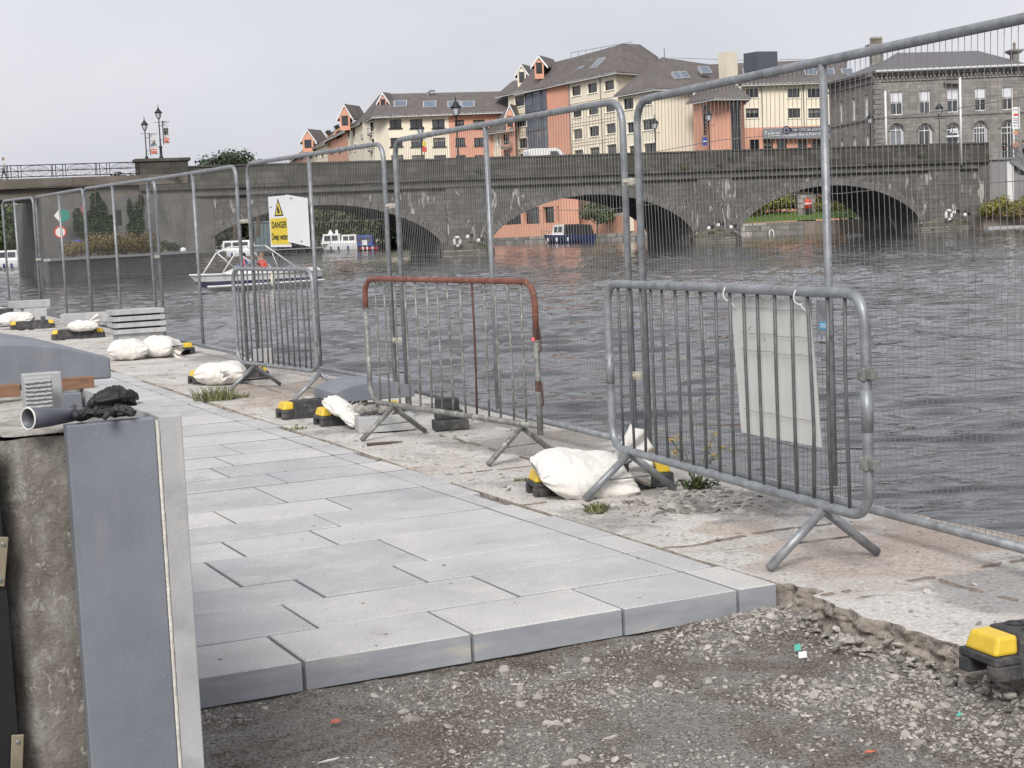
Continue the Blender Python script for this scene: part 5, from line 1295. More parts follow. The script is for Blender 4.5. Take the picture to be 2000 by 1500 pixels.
for a in ((316, 481, 'white float at the water edge among the bushes, left of the two'), (358, 489, 'white float at the end of the guide wall')):
    q = D(a[0], a[1], 124); t = thing('mooring_float', a[2], 'float', q); m = MB(); m.lathe([(0.02, -.24), (.2, -.15), (.26, 0), (.2, .16), (0.05, .24)], q, 12); m.build('ball', M['ringwhite'], t, smooth=True); m = MB(); m.tube([q + Vector((0, 0, .2)), q + Vector((.08, 0, .42))], .04, 5); m.build('bracket', M['iron'], t)

# ================================================================== STREET LAMPS ON THE BRIDGE
def lamp_proto():
    t = thing('street_lamp', '', 'street lamp', (0, 0, 0), 0, 'old fashioned lanterns on the bridge', local=True)
    m = MB(); m.lathe([(0.20, 0), (0.20, 0.15), (0.13, 0.25), (0.12, 0.95), (0.16, 1.02), (0.16, 1.12), (0.075, 1.2), (0.055, 2.2), (0.05, 3.55), (0.07, 3.58), (0.05, 3.62)], n=12); m.build('post', M['iron'], t, smooth=True)
    m = MB(); m.tube([(-0.42, 0, 3.36), (0.42, 0, 3.36)], 0.022, 6)
    for s in (-1, 1): m.lathe([(0.01, -.04), (.04, 0), (.01, .04)], (s * .42, 0, 3.36), 6)
    m.build('ladder_bar', M['iron'], t)
    m = MB()
    m.lathe([(0.05, 3.6), (0.10, 3.7), (0.175, 3.72), (0.175, 3.75)], n=6)
    for k in range(6):
        a = k * math.pi / 3; c, s = math.cos(a), math.sin(a); m.tube([(c * .165, s * .165, 3.74), (c * .30, s * .30, 4.22)], 0.018, 4)
    m.tube([(0.30 * math.cos(k * math.pi / 3), 0.30 * math.sin(k * math.pi / 3), 4.22) for k in range(6)], 0.024, 4, closed=True)
    m.build('lantern_frame', M['iron'], t)
    m = MB(); m.lathe([(0.155, 3.75), (0.285, 4.21)], n=6); m.build('lantern_glass', M['lampglass'], t)
    m = MB(); m.lathe([(0.36, 4.22), (0.36, 4.27), (0.20, 4.42), (0.13, 4.55), (0.055, 4.66), (0.03, 4.78), (0.045, 4.84), (0.012, 4.95), (0.005, 5.08)], n=12); m.build('lantern_roof', M['iron'], t, smooth=True)
    return t
M['lampglass'] = mat('pale_lantern_glass', (0.62, 0.64, 0.68), 0.15, 0, 0.05, 3)
proto = lamp_proto(); first = True
def lamp(px, ytop, o, label, zb, sc_=None):
    global first
    s, z = BP(px, ytop, o); p = BL(s, o, zb); k = (z - zb) / 5.08
    t = proto if first else copy_tree(proto); first = False
    t.location = p; t.scale = (max(k, .8),) * 2 + (k,); t['label'] = label; return t
L1_ = lamp(308, 202, -0.7, 'tallest left lantern on the stone end pier, with a grey picture banner', 8.28)
L2_ = lamp(281, 226, -10.3, 'shorter left lantern behind the stone end pier, with a pale banner', 8.0)
lamp(889, 184, -0.5, 'lantern before the coral part of the left apartment house', 6.3)
lamp(820, 231, -9.8, 'lantern before the cream part of the left apartment house', 6.3)
lamp(1278, 221, -9.8, 'lantern before the cream hotel block with the hipped roof', 6.3)
lamp(1383, 204, -0.5, 'lantern before the coral hotel turret and its hanging sign', 6.3)
lamp(1699, 212, -9.8, 'lantern at the left corner of the grey stone building', 6.3)
lamp(1834, 192, -0.4, 'lantern before the arched windows of the grey stone building', 6.3)
def banner(px0, py0, px1, py1, o, label, pic, extra):
    (sa, za), (sb_, zb_) = BP(px0, py0, o), BP(px1, py1, o); t = thing('banner', label, 'banner', BL(sa, o, zb_))
    def F(u, v, e=0.0): return BL(sa + (sb_ - sa) * (0.06 + 0.94 * u) + 0.0, o + e + 0.10 * math.sin(u * 5 + v * 4), zb_ + (za - zb_) * v)
    def patch(u0, u1, v0, v1, mm, nm, e):
        m = MB(); n = 6
        m.v = [F(u0 + (u1 - u0) * i / n, v0 + (v1 - v0) * j / n, e) for j in range(n + 1) for i in range(n + 1)]; m.f = [(j * 7 + i, j * 7 + i + 1, (j + 1) * 7 + i + 1, (j + 1) * 7 + i) for j in range(n) for i in range(n)]; m.mi = [0] * 36
        o_ = m.build(nm, M[mm], t); so = o_.modifiers.new('s', 'SOLIDIFY'); so.thickness = 0.01
    patch(0, 1, 0, 1, 'cloth', 'cloth', 0)
    patch(0.05, 0.95, 0.02, 0.24, 'orange', 'orange_panel', 0.015); patch(0.15, 0.85, 0.14, 0.18, 'white', 'orange_panel_print', 0.03)
    for q in pic: patch(*q[:4], q[4], 'picture', 0.015 + q[5])
    m = MB(); m.tube([BL(sa, o, zb_ - .12), BL(sa, o, za + .1)], 0.035, 6); m.tube([BL(sa, o, za + .04), BL(sb_ + .1, o, za + .0)], 0.02, 5); m.tube([BL(sa, o, zb_), BL(sb_ + .05, o, zb_)], 0.02, 5)
    for z in (zb_ + .25, za - .3): m.tube([BL(sa, o, z), BL(sa - .35, o, z)], 0.02, 5)
    m.build('banner_arm', M['iron'], t)
M['cloth'] = mat('white_banner_cloth', (0.62, 0.60, 0.62), 0.8, 0, 0.05, 2); M['orange'] = mat('orange_red_print', (0.66, 0.16, 0.08), 0.7)
M['greyprint'] = mat('dark_grey_print', (0.06, 0.065, 0.06), 0.8); M['tealprint'] = mat('teal_print', (0.05, 0.22, 0.25), 0.8)
banner(317, 238, 331, 279, -0.7, 'wind blown banner with a dark picture and an orange foot on the tallest lantern', [(0.1, .85, .38, .70, 'greyprint', 0)], 0)
banner(291, 262, 308, 300, -10.3, 'banner with a small teal and grey picture on the shorter lantern', [(.05, .9, .40, .47, 'tealprint', 0), (.35, .75, .46, .66, 'greyprint', 0)], 0)
# white flagpoles
for px, y0, y1, o, lb in ((1729, 179, 300, -9.9, 'shorter white pole before the grey stone building'), (1875, 153, 300, 0.45, 'taller white pole at the right pier of the bridge')):
    s, z = BP(px, y0, o); m = MB(); m.tube([BL(s, o, 5.6 if o > 0 else 6.3), BL(s, o, z)], 0.10, 10); m.lathe([(0.10, 0), (.12, .04), (.02, .1)], BL(s, o, z), 8)
    tag(m.build('flagpole', M['white'], None, smooth=True), lb, 'flagpole')

# ================================================================== RIGHT BANK, STEPS
rb_ = thing('river_bank_wall', 'right bank retaining wall with a stone ledge at the water', 'quay wall', BL(60, 0, 0))
m = MB(); m.prism([tuple(BL(50.8, 0, 0)[:2]), tuple(BL(50.8, 0.9, 0)[:2]), tuple(BL(75, 1.6, 0)[:2]), tuple(BL(75, -2, 0)[:2])], -2, 1.2); m.build('wall', M['bankwall'] if 'bankwall' in M else M.setdefault('bankwall', mat('sandy_bank_wall', (0.24, 0.20, 0.165), 0.95, 0, 0.2, 0.6, 0.4, 6, 0.03, spots=[((0.14, 0.12, 0.09), 0.5, 0.5, 0.7, (1, 1, .4))])), rb_)
m = MB(); m.prism([tuple(BL(50.8, 0.9, 0)[:2]), tuple(BL(50.8, 1.7, 0)[:2]), tuple(BL(75, 2.3, 0)[:2]), tuple(BL(75, 1.6, 0)[:2])], -2, -0.30); m.build('ledge', M['stone_light'], rb_)
m = MB(); m.prism([tuple(BL(50.8, -0.02, 0)[:2]), tuple(BL(52.2, -0.02, 0)[:2]), tuple(BL(52.2, -10, 0)[:2]), tuple(BL(50.8, -10, 0)[:2])], -2, 6.2); m.build('return_wall', M['bridge'], rb_)
st_ = thing('stairway', 'concrete steps with a steel handrail going down from the right end of the bridge', 'steps', BL(54, -1, 0))
M['conc_pale'] = mat('pale_grey_concrete', (0.27, 0.265, 0.265), 0.9, 0, 0.12, 0.6, spots=[((0.2, .195, .19), 0.7, .5, .75, (1, 1, .4))])
def lb(s0, s1, o0, o1, z0, z1, mname, nm, par, bevel=0):
    m = MB(); m.hexa([BL(s0, o0, z0), BL(s1, o0, z0), BL(s1, o1, z0), BL(s0, o1, z0)], [BL(s0, o0, z1), BL(s1, o0, z1), BL(s1, o1, z1), BL(s0, o1, z1)]); return m.build(nm, M[mname], par, bevel=bevel)
lb(52.3, 54.6, -0.6, -4, 1.2, 5.95, 'conc_pale', 'landing_wall', st_); lb(54.6, 55.35, -0.62, -3.8, 1.2, 5.95, 'white', 'pale_strip', st_); lb(55.35, 58.5, -0.6, -4, 1.2, 4.4, 'conc_pale', 'lower_wall', st_)
lb(52.2, 55.5, -0.4, -4, 5.95, 6.15, 'conc_pale', 'landing', st_)
m = MB(); m.extrude([BL(54.9, -0.45, 6.15), BL(54.9, -0.45, 5.65), BL(60.5, -0.45, 2.35), BL(60.5, -0.45, 2.95)], bn * -1.6); m.build('stair_flight', M['conc_pale'], st_)
m = MB()
for z in (0.55, 1.1): m.tube([BL(52.3, -0.45, 6.15 + z), BL(54.9, -0.45, 6.15 + z), BL(60.5, -0.45, 2.8 + z)], 0.045, 6)
for s, z in ((52.3, 6.15), (53.6, 6.15), (54.9, 6.15), (56.3, 5.3), (57.7, 4.45), (59.1, 3.6)): m.tube([BL(s, -0.45, z), BL(s, -0.45, z + 1.1)], 0.05, 6)
m.build('handrail', M['galv'], st_)
# ================================================================== BUILDINGS
def VP(px, y): p = D(px, 300, y); return Vector((p.x, p.y, 0))            # plan point below a pixel column at distance y
def ZP(px, py, y): return D(px, py, y).z
def seg_t(a, b_, px):                                                       # parameter along a-b where the wall crosses a pixel column
    lo, hi = 0.0, 1.0; f = lambda t: proj(a.lerp(b_, t) + Vector((0, 0, 12)))[0]
    s = 1 if f(1) > f(0) else -1
    for _ in range(30):
        mid = (lo + hi) / 2
        if (f(mid) - px) * s < 0: lo = mid
        else: hi = mid
    return (lo + hi) / 2
def wall(par, a, b_, z0, z1, mname, wins=(), depth=0.22, name='wall', frame='iron', glass='glass_dark', th=0.3, sill=None, mull=1, trans=0, top=None):
    """wall from plan point a to b (outside on the camera side) with real window recesses; wins = (t0, t1, zb, zt) with t in metres"""
    L = (b_ - a).length; ex = (b_ - a).normalized(); nrm = Vector((ex.y, -ex.x, 0))
    if nrm.dot(CAM - (a + b_) / 2) < 0: nrm = -nrm
    def W(x, z, o=0.0): return a + ex * x + nrm * o + Vector((0, 0, z))
    xs_ = sorted({0.0, L, *[w[0] for w in wins], *[w[1] for w in wins]}); zs_ = sorted({z0, z1, *[w[2] for w in wins], *[w[3] for w in wins]})
    m = MB()
    for x0_, x1_ in zip(xs_, xs_[1:]):
        for q0, q1 in zip(zs_, zs_[1:]):
            cx, cz = (x0_ + x1_) / 2, (q0 + q1) / 2
            if any(w[0] < cx < w[1] and w[2] < cz < w[3] for w in wins): continue
            m.add([W(x0_, q0), W(x1_, q0), W(x1_, q1), W(x0_, q1)], [(0, 1, 2, 3)])
    m.add([W(0, z0, -th), W(L, z0, -th), W(L, z1, -th), W(0, z1, -th)], [(3, 2, 1, 0)])
    m.add([W(0, z0), W(0, z0, -th), W(0, z1, -th), W(0, z1)], [(0, 1, 2, 3)]); m.add([W(L, z0), W(L, z0, -th), W(L, z1, -th), W(L, z1)], [(3, 2, 1, 0)])
    for w in wins:
        c = [W(w[0], w[2]), W(w[1], w[2]), W(w[1], w[3]), W(w[0], w[3])]; d_ = [p - nrm * depth for p in c]
        m.add(c + d_, [(0, 1, 5, 4), (1, 2, 6, 5), (2, 3, 7, 6), (3, 0, 4, 7)])
    m.build(name, M[mname], par)
    for w in wins:
        x0_, x1_, q0, q1 = w[:4]; fw_ = 0.07 if not sill else 0.09
        m = MB()
        for a_, b__ in (((x0_, q0), (x1_, q0)), ((x0_, q1), (x1_, q1)), ((x0_, q0), (x0_, q1)), ((x1_, q0), (x1_, q1))):
            m.tube([W(a_[0], a_[1], -depth + .04), W(b__[0], b__[1], -depth + .04)], fw_, 4)
        for k in range(mull): xx = x0_ + (x1_ - x0_) * (k + 1) / (mull + 1); m.tube([W(xx, q0, -depth + .03), W(xx, q1, -depth + .03)], 0.04 if not sill else .05, 4)
        for k in range(trans): zz = q0 + (q1 - q0) * (k + 1) / (trans + 1); m.tube([W(x0_, zz, -depth + .03), W(x1_, zz, -depth + .03)], 0.04, 4)
        if not sill and mname == 'cream' and (x1_ - x0_) > .6:
            sm_ = MB(); sm_.tube([W(x0_ - .12, q0 - .12, .02), W(x1_ + .12, q0 - .12, .02), W(x1_ + .12, q1 + .12, .02), W(x0_ - .12, q1 + .12, .02)], .1, 4, closed=True)
        else: sm_ = None
        if sill: m.box(W((x0_ + x1_) / 2, q0 - 0.08, 0.06), (x1_ - x0_ + 0.3, 0.24, 0.14), rz=math.atan2(ex.y, ex.x))
        fo = m.build('window', M[w[4] if len(w) > 4 else frame], par)
        if sm_: sm_.build('surround', M['pale_render'], fo)
        m = MB(); m.add([W(x0_, q0, -depth), W(x1_, q0, -depth), W(x1_, q1, -depth), W(x0_, q1, -depth)], [(0, 1, 2, 3)]); m.build('pane', M[w[5] if len(w) > 5 else glass], fo)
        if len(w) > 6 or rnd.random() < 0.30 and w[2] > 7:
            m = MB(); m.add([W(x0_ + .05, q1 - (q1 - q0) * .45, -depth + .012), W(x1_ - .05, q1 - (q1 - q0) * .45, -depth + .012), W(x1_ - .05, q1, -depth + .012), W(x0_ + .05, q1, -depth + .012)], [(0, 1, 2, 3)]); m.build('blind', M['bed'] if len(w) <= 6 else M[w[6]], fo)
    return W, L, nrm
def winpx(a, b_, lst, y_of=None):
    """windows given as pixel boxes (px0, px1, ytop, ybot) on the wall a-b"""
    out = []; L = (b_ - a).length
    for w in lst:
        t0, t1 = seg_t(a, b_, w[0]), seg_t(a, b_, w[1]); p = a.lerp(b_, (t0 + t1) / 2); pm_ = (w[0] + w[1]) / 2
        out.append((min(t0, t1) * L, max(t0, t1) * L, ZP(pm_, w[3], p.y), ZP(pm_, w[2], p.y)) + tuple(w[4:]))
    return out
def roofpoly(par, pts, mname='roof', name='roof', th=0.25):
    m = MB(); m.extrude([Vector(p) for p in pts], (0, 0, -th)); return m.build(name, M[mname], par)
def fascia(par, pts, h=0.32, mname='white', name='fascia', o=0.0):
    m = MB()
    for a, b_ in zip(pts, pts[1:]):
        a = Vector(a); b_ = Vector(b_); m.hexa([a + Vector((0, 0, -h)), b_ + Vector((0, 0, -h)), b_ + Vector((0, .12, -h)), a + Vector((0, .12, -h))], [a, b_, b_ + Vector((0, .12, 0)), a + Vector((0, .12, 0))])
    return m.build(name, M[mname], par)
M['signpale2'] = mat('pale_grey_metal_frame', (0.42, 0.43, 0.45), 0.5)
def skylight(par, px, py, y, w=1.3, h=1.3, slope=0.75, glass='glass_blue', dx=None):
    p = D(px, py, y); ex = (dx or Vector((1, 0, 0))).normalized(); up = Vector((ex.y * -1 * .0, 0.66, 0.75)); up = (Vector((-ex.y, ex.x, 0)) * 0.75 + Vector((0, 0, .66))).normalized()
    n = ex.cross(up); n = n if n.y < 0 else -n; m = MB()
    c = [p - ex * w / 2 - up * h / 2, p + ex * w / 2 - up * h / 2, p + ex * w / 2 + up * h / 2, p - ex * w / 2 + up * h / 2]
    m.hexa([q - n * .3 for q in c], [q + n * .12 for q in c]); f = m.build('roof_window', M['signpale2'], par)
    m = MB(); k = .86; c2 = [p + (q - p) * k + n * .14 for q in c]; m.add(c2, [(0, 1, 2, 3)]); m.build('pane', M[glass], f); return f
Z0 = 0.6
M['pale_render'] = mat('pale_cream_render', (0.90, 0.86, 0.76), 0.85, 0, 0.04, 1)
# ------------------------------------------------ left apartment house, front block
ap = thing('apartment_house', 'long cream and coral apartment house with white gables, left of the hotel', 'building', VP(870, 245))
yA = 240; a = VP(761, yA); b_ = VP(1000, yA + 2); ez = ZP(761, 226, yA); em = VP(880, yA + 1); em = a.lerp(b_, seg_t(a, b_, 880))
rows = lambda xs_, ys_: [(x0_, x1_, y0_, y1_) for (x0_, x1_) in xs_ for (y0_, y1_) in ys_]
wl = winpx(a, em, rows([(764, 788), (805, 829), (848, 872)], [(233, 250), (269, 286), (303, 316)]))
wall(ap, a, em, Z0, ez, 'cream', wl, sill=1, mull=1)
wr_ = winpx(em, b_, rows([(892, 910), (928, 950)], [(234, 250), (269, 284), (303, 314)]))
wall(ap, em, b_, Z0, ez, 'coral', wr_, name='coral_wall', sill=1, mull=1)
# the narrow lit end of the block and the receding wing
cR_ = VP(733, yA + 3); wall(ap, cR_, a, Z0, ez, 'cream', name='end_wall')
d1 = VP(711, yA + 9); wall(ap, d1, cR_, Z0, ez, 'cream', winpx(d1, cR_, [(727, 737, 238, 256), (728, 738, 272, 287)]), name='balcony_wall')
w2 = [(711, 250), (680, 268), (655, 271), (622, 296), (605, 298), (571, 325), (563, 327)]
ezs = ez
pts2 = [VP(px, y) for px, y in ((711, 251), (681, 266), (640, 292), (606, 312), (571, 345))]
wins2 = [[(700, 704, 262, 274)] and [(682.5, 687, 252, 268), (693, 698, 250, 267), (683, 688, 286, 296), (694, 699, 283, 294)], [(645, 657, 259, 272), (661, 673, 255, 270), (647, 657, 291, 302), (663, 673, 288, 300)], [(609, 614, 297, 310), (619, 624, 296, 308), (630, 636, 293, 306)], [(575, 584, 303, 314), (590, 599, 300, 312)]]
cols = ['cream', 'coral', 'cream', 'coral']
for i in range(4):
    p_, q_ = pts2[i + 1], pts2[i]; eave = ez - (0.0 if i < 2 else 0.2) - i * 0.15
    wall(ap, p_, q_, Z0, eave, cols[i], winpx(p_, q_, wins2[i]), name='wing_wall')
    e1, e2 = p_ + Vector((-.6, -.9, eave)), q_ + Vector((-.3, -.9, eave)); rz_ = ZP(700, 196, 258) if i < 2 else eave + 3.9
    roofpoly(ap, [e1, e2, q_ + Vector((4.5, 6, eave + 3.6)), p_ + Vector((4.5, 6, eave + 3.6))], name='wing_roof'); fascia(ap, [e1, e2])
roofpoly(ap, [VP(561, 348) + Vector((0, 0, ez - 1.3)), VP(575, 340) + Vector((0, 0, ez - .9)), VP(606, 330) + Vector((0, 0, ez + 2.2)), VP(600, 345) + Vector((0, 0, ez + 2.2))], name='wing_roof')
# main roof of the front block
rz1 = ZP(747, 182, yA + 6); eA = VP(731, yA - .6) + Vector((0, 0, ez)); eB = VP(1003, yA + 1) + Vector((0, 0, ez)); rA = VP(749, yA + 7) + Vector((0, 0, rz1)); rB = VP(1003, yA + 8) + Vector((0, 0, rz1 - .4))
eC = VP(711, yA + 9) + Vector((0, 0, ez)); eA1 = VP(760, yA - 1) + Vector((0, 0, ez))
roofpoly(ap, [eA1, eB, rB, rA]); roofpoly(ap, [eA, eA1, rA], name='hip_roof'); roofpoly(ap, [eC, eA, rA], name='hip_roof'); roofpoly(ap, [rA, rB, rB + Vector((0, 9, -5)), rA + Vector((0, 9, -5))], name='rear_roof')
roofpoly(ap, [eC, rA, rA + Vector((-1, 9, 0)), eC + Vector((-2, 8, 0))], name='hip_roof')
fascia(ap, [eC, eA, eA1, eB])
for px, py in ((782, 203), (839, 204), (887, 204), (914, 204)): skylight(ap, px, py, yA + 2.6, 2.0, 1.5)
m = MB(); pp = D(841, 182, yA + 6); m.tube([pp + Vector((-.5, 0, -1)), pp + Vector((-.4, 0, .1)), pp + Vector((.1, 0, .45)), pp + Vector((.7, 0, .35))], 0.2, 8); m.build('vent_pipe', M['galv'], ap)
def gable(par, px, pyt, y, hw_px, pyb, ln=5.0, wallm='coral', axis=Vector((0.35, 1, 0)), win=True):
    top = D(px, pyt, y); k = y / FPX; hw = hw_px * k; hb = ZP(px, pyb, y); ax = axis.normalized(); sd = Vector((1, 0, 0))
    L_, R_ = Vector((top.x - hw, top.y, hb)), Vector((top.x + hw, top.y, hb))
    m = MB(); m.add([L_, R_, top + Vector((0, 0, -.25))], [(0, 1, 2)])
    m.add([L_ + Vector((hw * .25, 0, 0)), R_ - Vector((hw * .25, 0, 0)), R_ - Vector((hw * .25, 0, 1.9)), L_ + Vector((hw * .25, 0, -1.9))], [(3, 2, 1, 0)])
    m.add([R_ - Vector((hw * .25, 0, 0)), R_ - Vector((hw * .25, -2.5, 0)), R_ - Vector((hw * .25, -2.5, 1.9)), R_ - Vector((hw * .25, 0, 1.9))], [(0, 1, 2, 3)])
    g = m.build('dormer_wall', M[wallm], par)
    for e in (L_, R_):
        o = (e - top).normalized() * .6; m = MB(); m.hexa([top + Vector((0, -.1, -.05)), e + o + Vector((0, -.1, -.05)), e + o + Vector((0, .1, -.05)), top + Vector((0, .1, -.05))], [top + Vector((0, -.1, .33)), e + o + Vector((0, -.1, .33)), e + o + Vector((0, .1, .33)), top + Vector((0, .1, .33))]); m.build('barge_board', M['white'], par)
        m = MB(); m.extrude([top + Vector((0, 0, .35)), e + o + Vector((0, 0, .35)), e + o + ax * ln + Vector((0, 0, .35)), top + ax * ln + Vector((0, 0, .35))], (0, 0, -.2)); m.build('dormer_roof', M['roof'], par)
    if win:
        m = MB(); c = Vector((top.x, top.y - .04, hb - .35)); m.box(c, (hw * 0.95, .1, 1.5)); f = m.build('window', M['iron'], par); m = MB(); m.box(c + Vector((-hw * .22, -.06, 0)), (hw * .38, .02, 1.3)); m.box(c + Vector((hw * .22, -.06, 0)), (hw * .38, .02, 1.3)); m.build('pane', M['glass_dark'], f)
gable(ap, 747, 184, yA + 3, 9, 199, 3); gable(ap, 738, 193, yA + 9, 5, 206, 3)
gable(ap, 672, 207, 258, 13, 231, 6); gable(ap, 600, 255, 305, 14, 277, 6)
def balcony(par, px0, px1, pyt, pyb, y, dp=1.2):
    a_, b__ = D(px0, pyb, y), D(px1, pyb, y); zt_ = ZP((px0 + px1) / 2, pyt, y); m = MB()
    m.hexa([a_, b__, b__ + Vector((0, dp, 0)), a_ + Vector((0, dp, 0))], [p + Vector((0, 0, .18)) for p in (a_, b__, b__ + Vector((0, dp, 0)), a_ + Vector((0, dp, 0)))])
    f = m.build('balcony', M['concrete_wall'], par); m = MB(); hh = zt_ - a_.z; n = max(4, int((b__ - a_).length / .25))
    for i in range(n + 1): q = a_.lerp(b__, i / n); m.tube([q, q + Vector((0, 0, hh))], .03, 4)
    for z in (hh, hh * .3): m.tube([a_ + Vector((0, dp, z)), a_ + Vector((0, 0, z)), b__ + Vector((0, 0, z)), b__ + Vector((0, dp, z))], .045, 4)
    m.build('balcony_railing', M['galv'], f)
for q in ((640, 672, 269, 284, 288), (705, 713, 262, 273, 249), (718, 739, 250, 265, 244), (719, 739, 284, 297, 244)): balcony(ap, *q)
# small gabled part between the apartment house and the hotel
ap2 = thing('apartment_house', 'small gabled coral house between the long apartment house and the hotel', 'building', VP(985, 246))
a = VP(956, 243); b_ = VP(1004, 236); ez2 = ZP(1000, 254, 238); mid_ = a.lerp(b_, seg_t(a, b_, 980))
wall(ap2, a, mid_, Z0, ez2, 'cream', winpx(a, mid_, [(961, 966, 266, 284), (974, 978, 264, 283), (961, 966, 300, 312)])); wall(ap2, mid_, b_, Z0, ez2, 'coral', winpx(mid_, b_, [(984, 996, 262, 282), (984, 996, 292, 306)]), name='coral_wall')
e1, e2 = a + Vector((-1, -1, ez2)), b_ + Vector((0, -1, ez2)); roofpoly(ap2, [e1, e2, b_ + Vector((0, 4, ez2 + 4.2)), a + Vector((3, 6, ez2 + 4.2))]); fascia(ap2, [e1, e2]); gable(ap2, 995, 208, 236, 11, 232, 5)
balcony(ap2, 978, 999, 276, 290, 236)

# ------------------------------------------------ hotel
ht = thing('hotel', 'large cream and coral hotel with a glass stair tower and a corner turret', 'building', VP(1250, 215))
def poly_eave(pts): return [Vector(p) for p in pts]
H = {}
h0, h1, h2, h3, h4, h5 = VP(997, 241), VP(1031, 236.5), VP(1072, 231), VP(1117, 226), VP(1208, 215), VP(1262, 219)
ezh = ZP(1208, 141, 215); print('hotel eave', ezh, ZP(1117, 156, 226), ZP(973, 183, 243))
ezl = ZP(997, 184, 241)
wall(ht, h0, h1, Z0, ezl, 'cream', winpx(h0, h1, [(1011, 1029, 187, 207), (1012, 1031, 229, 247), (1015, 1033, 271, 289), (1015, 1033, 301, 318)]), mull=0)
W_, L_, n_ = wall(ht, h1, h2, Z0, ezh - .3, 'glass_blue', name='glass_tower', depth=0)
m = MB()
for k in range(5):
    x = L_ * (0.0, .33, .72, .80, 1.0)[k]; m.tube([W_(x, Z0, .06), W_(x, ezh - .3, .06)], .09, 4)
z = ezh - .5
while z > 4: m.tube([W_(0, z, .06), W_(L_, z, .06)], .06, 4); z -= 2.75
m.build('glazing_bars', M['slate'], ht)
wall(ht, h2, h3, Z0, ezh, 'coral', name='coral_wall')
rowsH = [(199 - 5, 217 - 5)]
def roww(pxs, yref, dys, h): return [(p0, p1, yref(p0) + dy, yref(p1 if False else p0) + dy + h) for p0, p1 in pxs for dy in dys]
yl = lambda px: 168 - (px - 1122) * 0.168
wall(ht, h3, h4, Z0, ezh, 'cream', winpx(h3, h4, roww([(1122, 1139), (1153, 1171), (1186, 1204)], yl, [0, 42.5, 85, 126], 18)), mull=0)
wall(ht, h4, h5, Z0, ezh, 'cream', name='return_wall')
# relief bands and pipes on the cream walls
for (aa, bb_) in ((h3, h4), (h0, h1)):
    ex = (bb_ - aa).normalized(); nn = Vector((ex.y, -ex.x, 0)); nn = nn if nn.y < 0 else -nn; ee = ezh if aa is h3 else ezl
    for z in (ee - 3.1, ee - 5.85, ee - 8.6, ee - 11.3, ee - 3.5, ee - 6.25, ee - 9.0):
        m = MB(); m.tube([aa + nn * .03 + Vector((0, 0, z)), bb_ + nn * .03 + Vector((0, 0, z))], .05, 4); m.build('string_band', M['cream'], ht)
    if aa is h3:
        for px in (1112, 1178): q = aa.lerp(bb_, seg_t(aa, bb_, px)) + nn * .1; m = MB(); m.tube([q + Vector((0, 0, Z0)), q + Vector((0, 0, ee))], .06, 6); m.build('downpipe', M['bed'], ht)
# main roofs
rz = ZP(1224, 88, 224); rzl = ZP(1126, 112, 232)
E = [VP(971, 243) + Vector((0, 0, ezl)), VP(1031, 235.5) + Vector((0, 0, ezl + .1))]
E2 = [VP(1009, 238) + Vector((0, 0, ezh - .2)), VP(1110, 225.5) + Vector((0, 0, ezh)), VP(1210, 213.5) + Vector((0, 0, ezh)), VP(1268, 218) + Vector((0, 0, ezh))]
rl0, rl1, rr0, rr1 = VP(1050, 243) + Vector((0, 0, rzl)), VP(1127, 232) + Vector((0, 0, rzl)), VP(1226, 222) + Vector((0, 0, rz)), VP(1258, 224) + Vector((0, 0, rz))
roofpoly(ht, [E[0], E[1], rl0 + Vector((0, 0, -1.5)), VP(1008, 250) + Vector((0, 0, ezl + 2.8))], name='lower_roof'); fascia(ht, E)
roofpoly(ht, [E2[0], E2[1], rl1, rl0]); roofpoly(ht, [E2[1], E2[2], rr0, rl1]); roofpoly(ht, [E2[2], E2[3], rr1, rr0], name='hip_roof'); fascia(ht, E2)
roofpoly(ht, [rr0, rr1, VP(1300, 232) + Vector((0, 0, ezh + 1)), VP(1250, 238) + Vector((0, 0, ezh))], name='rear_roof')
roofpoly(ht, [E2[3], VP(1306, 222) + Vector((0, 0, ezh + .5)), VP(1292, 226) + Vector((0, 0, rz - 1.6)), rr1], name='hip_roof')
roofpoly(ht, [rl0, rl1, rr0, VP(1170, 240) + Vector((0, 0, ezh))], name='rear_roof')
for px, py, y in ((1140, 128, 226), (1167, 124, 222)): skylight(ht, px, py, y, 1.9, 2.1, dx=(h4 - h3))
gable(ht, 1052, 112, 234, 12, 128, 7, 'coral', win=True); gable(ht, 1018, 129, 241, 11, 146, 6, 'cream', win=True)
m = MB(); q0_, q1_ = D(1115, 103, 229), D(1234, 82, 221)
m.tube([q0_, q1_, q1_ + Vector((0, 0, -.5))], .035, 4)
for k in range(9): q = q0_.lerp(q1_, k / 8); m.tube([q, q + Vector((0, 0, -.9))], .03, 4)
m.build('roof_rail', M['galv'], ht)
m = MB(); q = D(1297, 93, 222); m.tube([q, q + Vector((0, 0, -1.4))], .04, 4); m.build('aerial', M['iron'], ht)
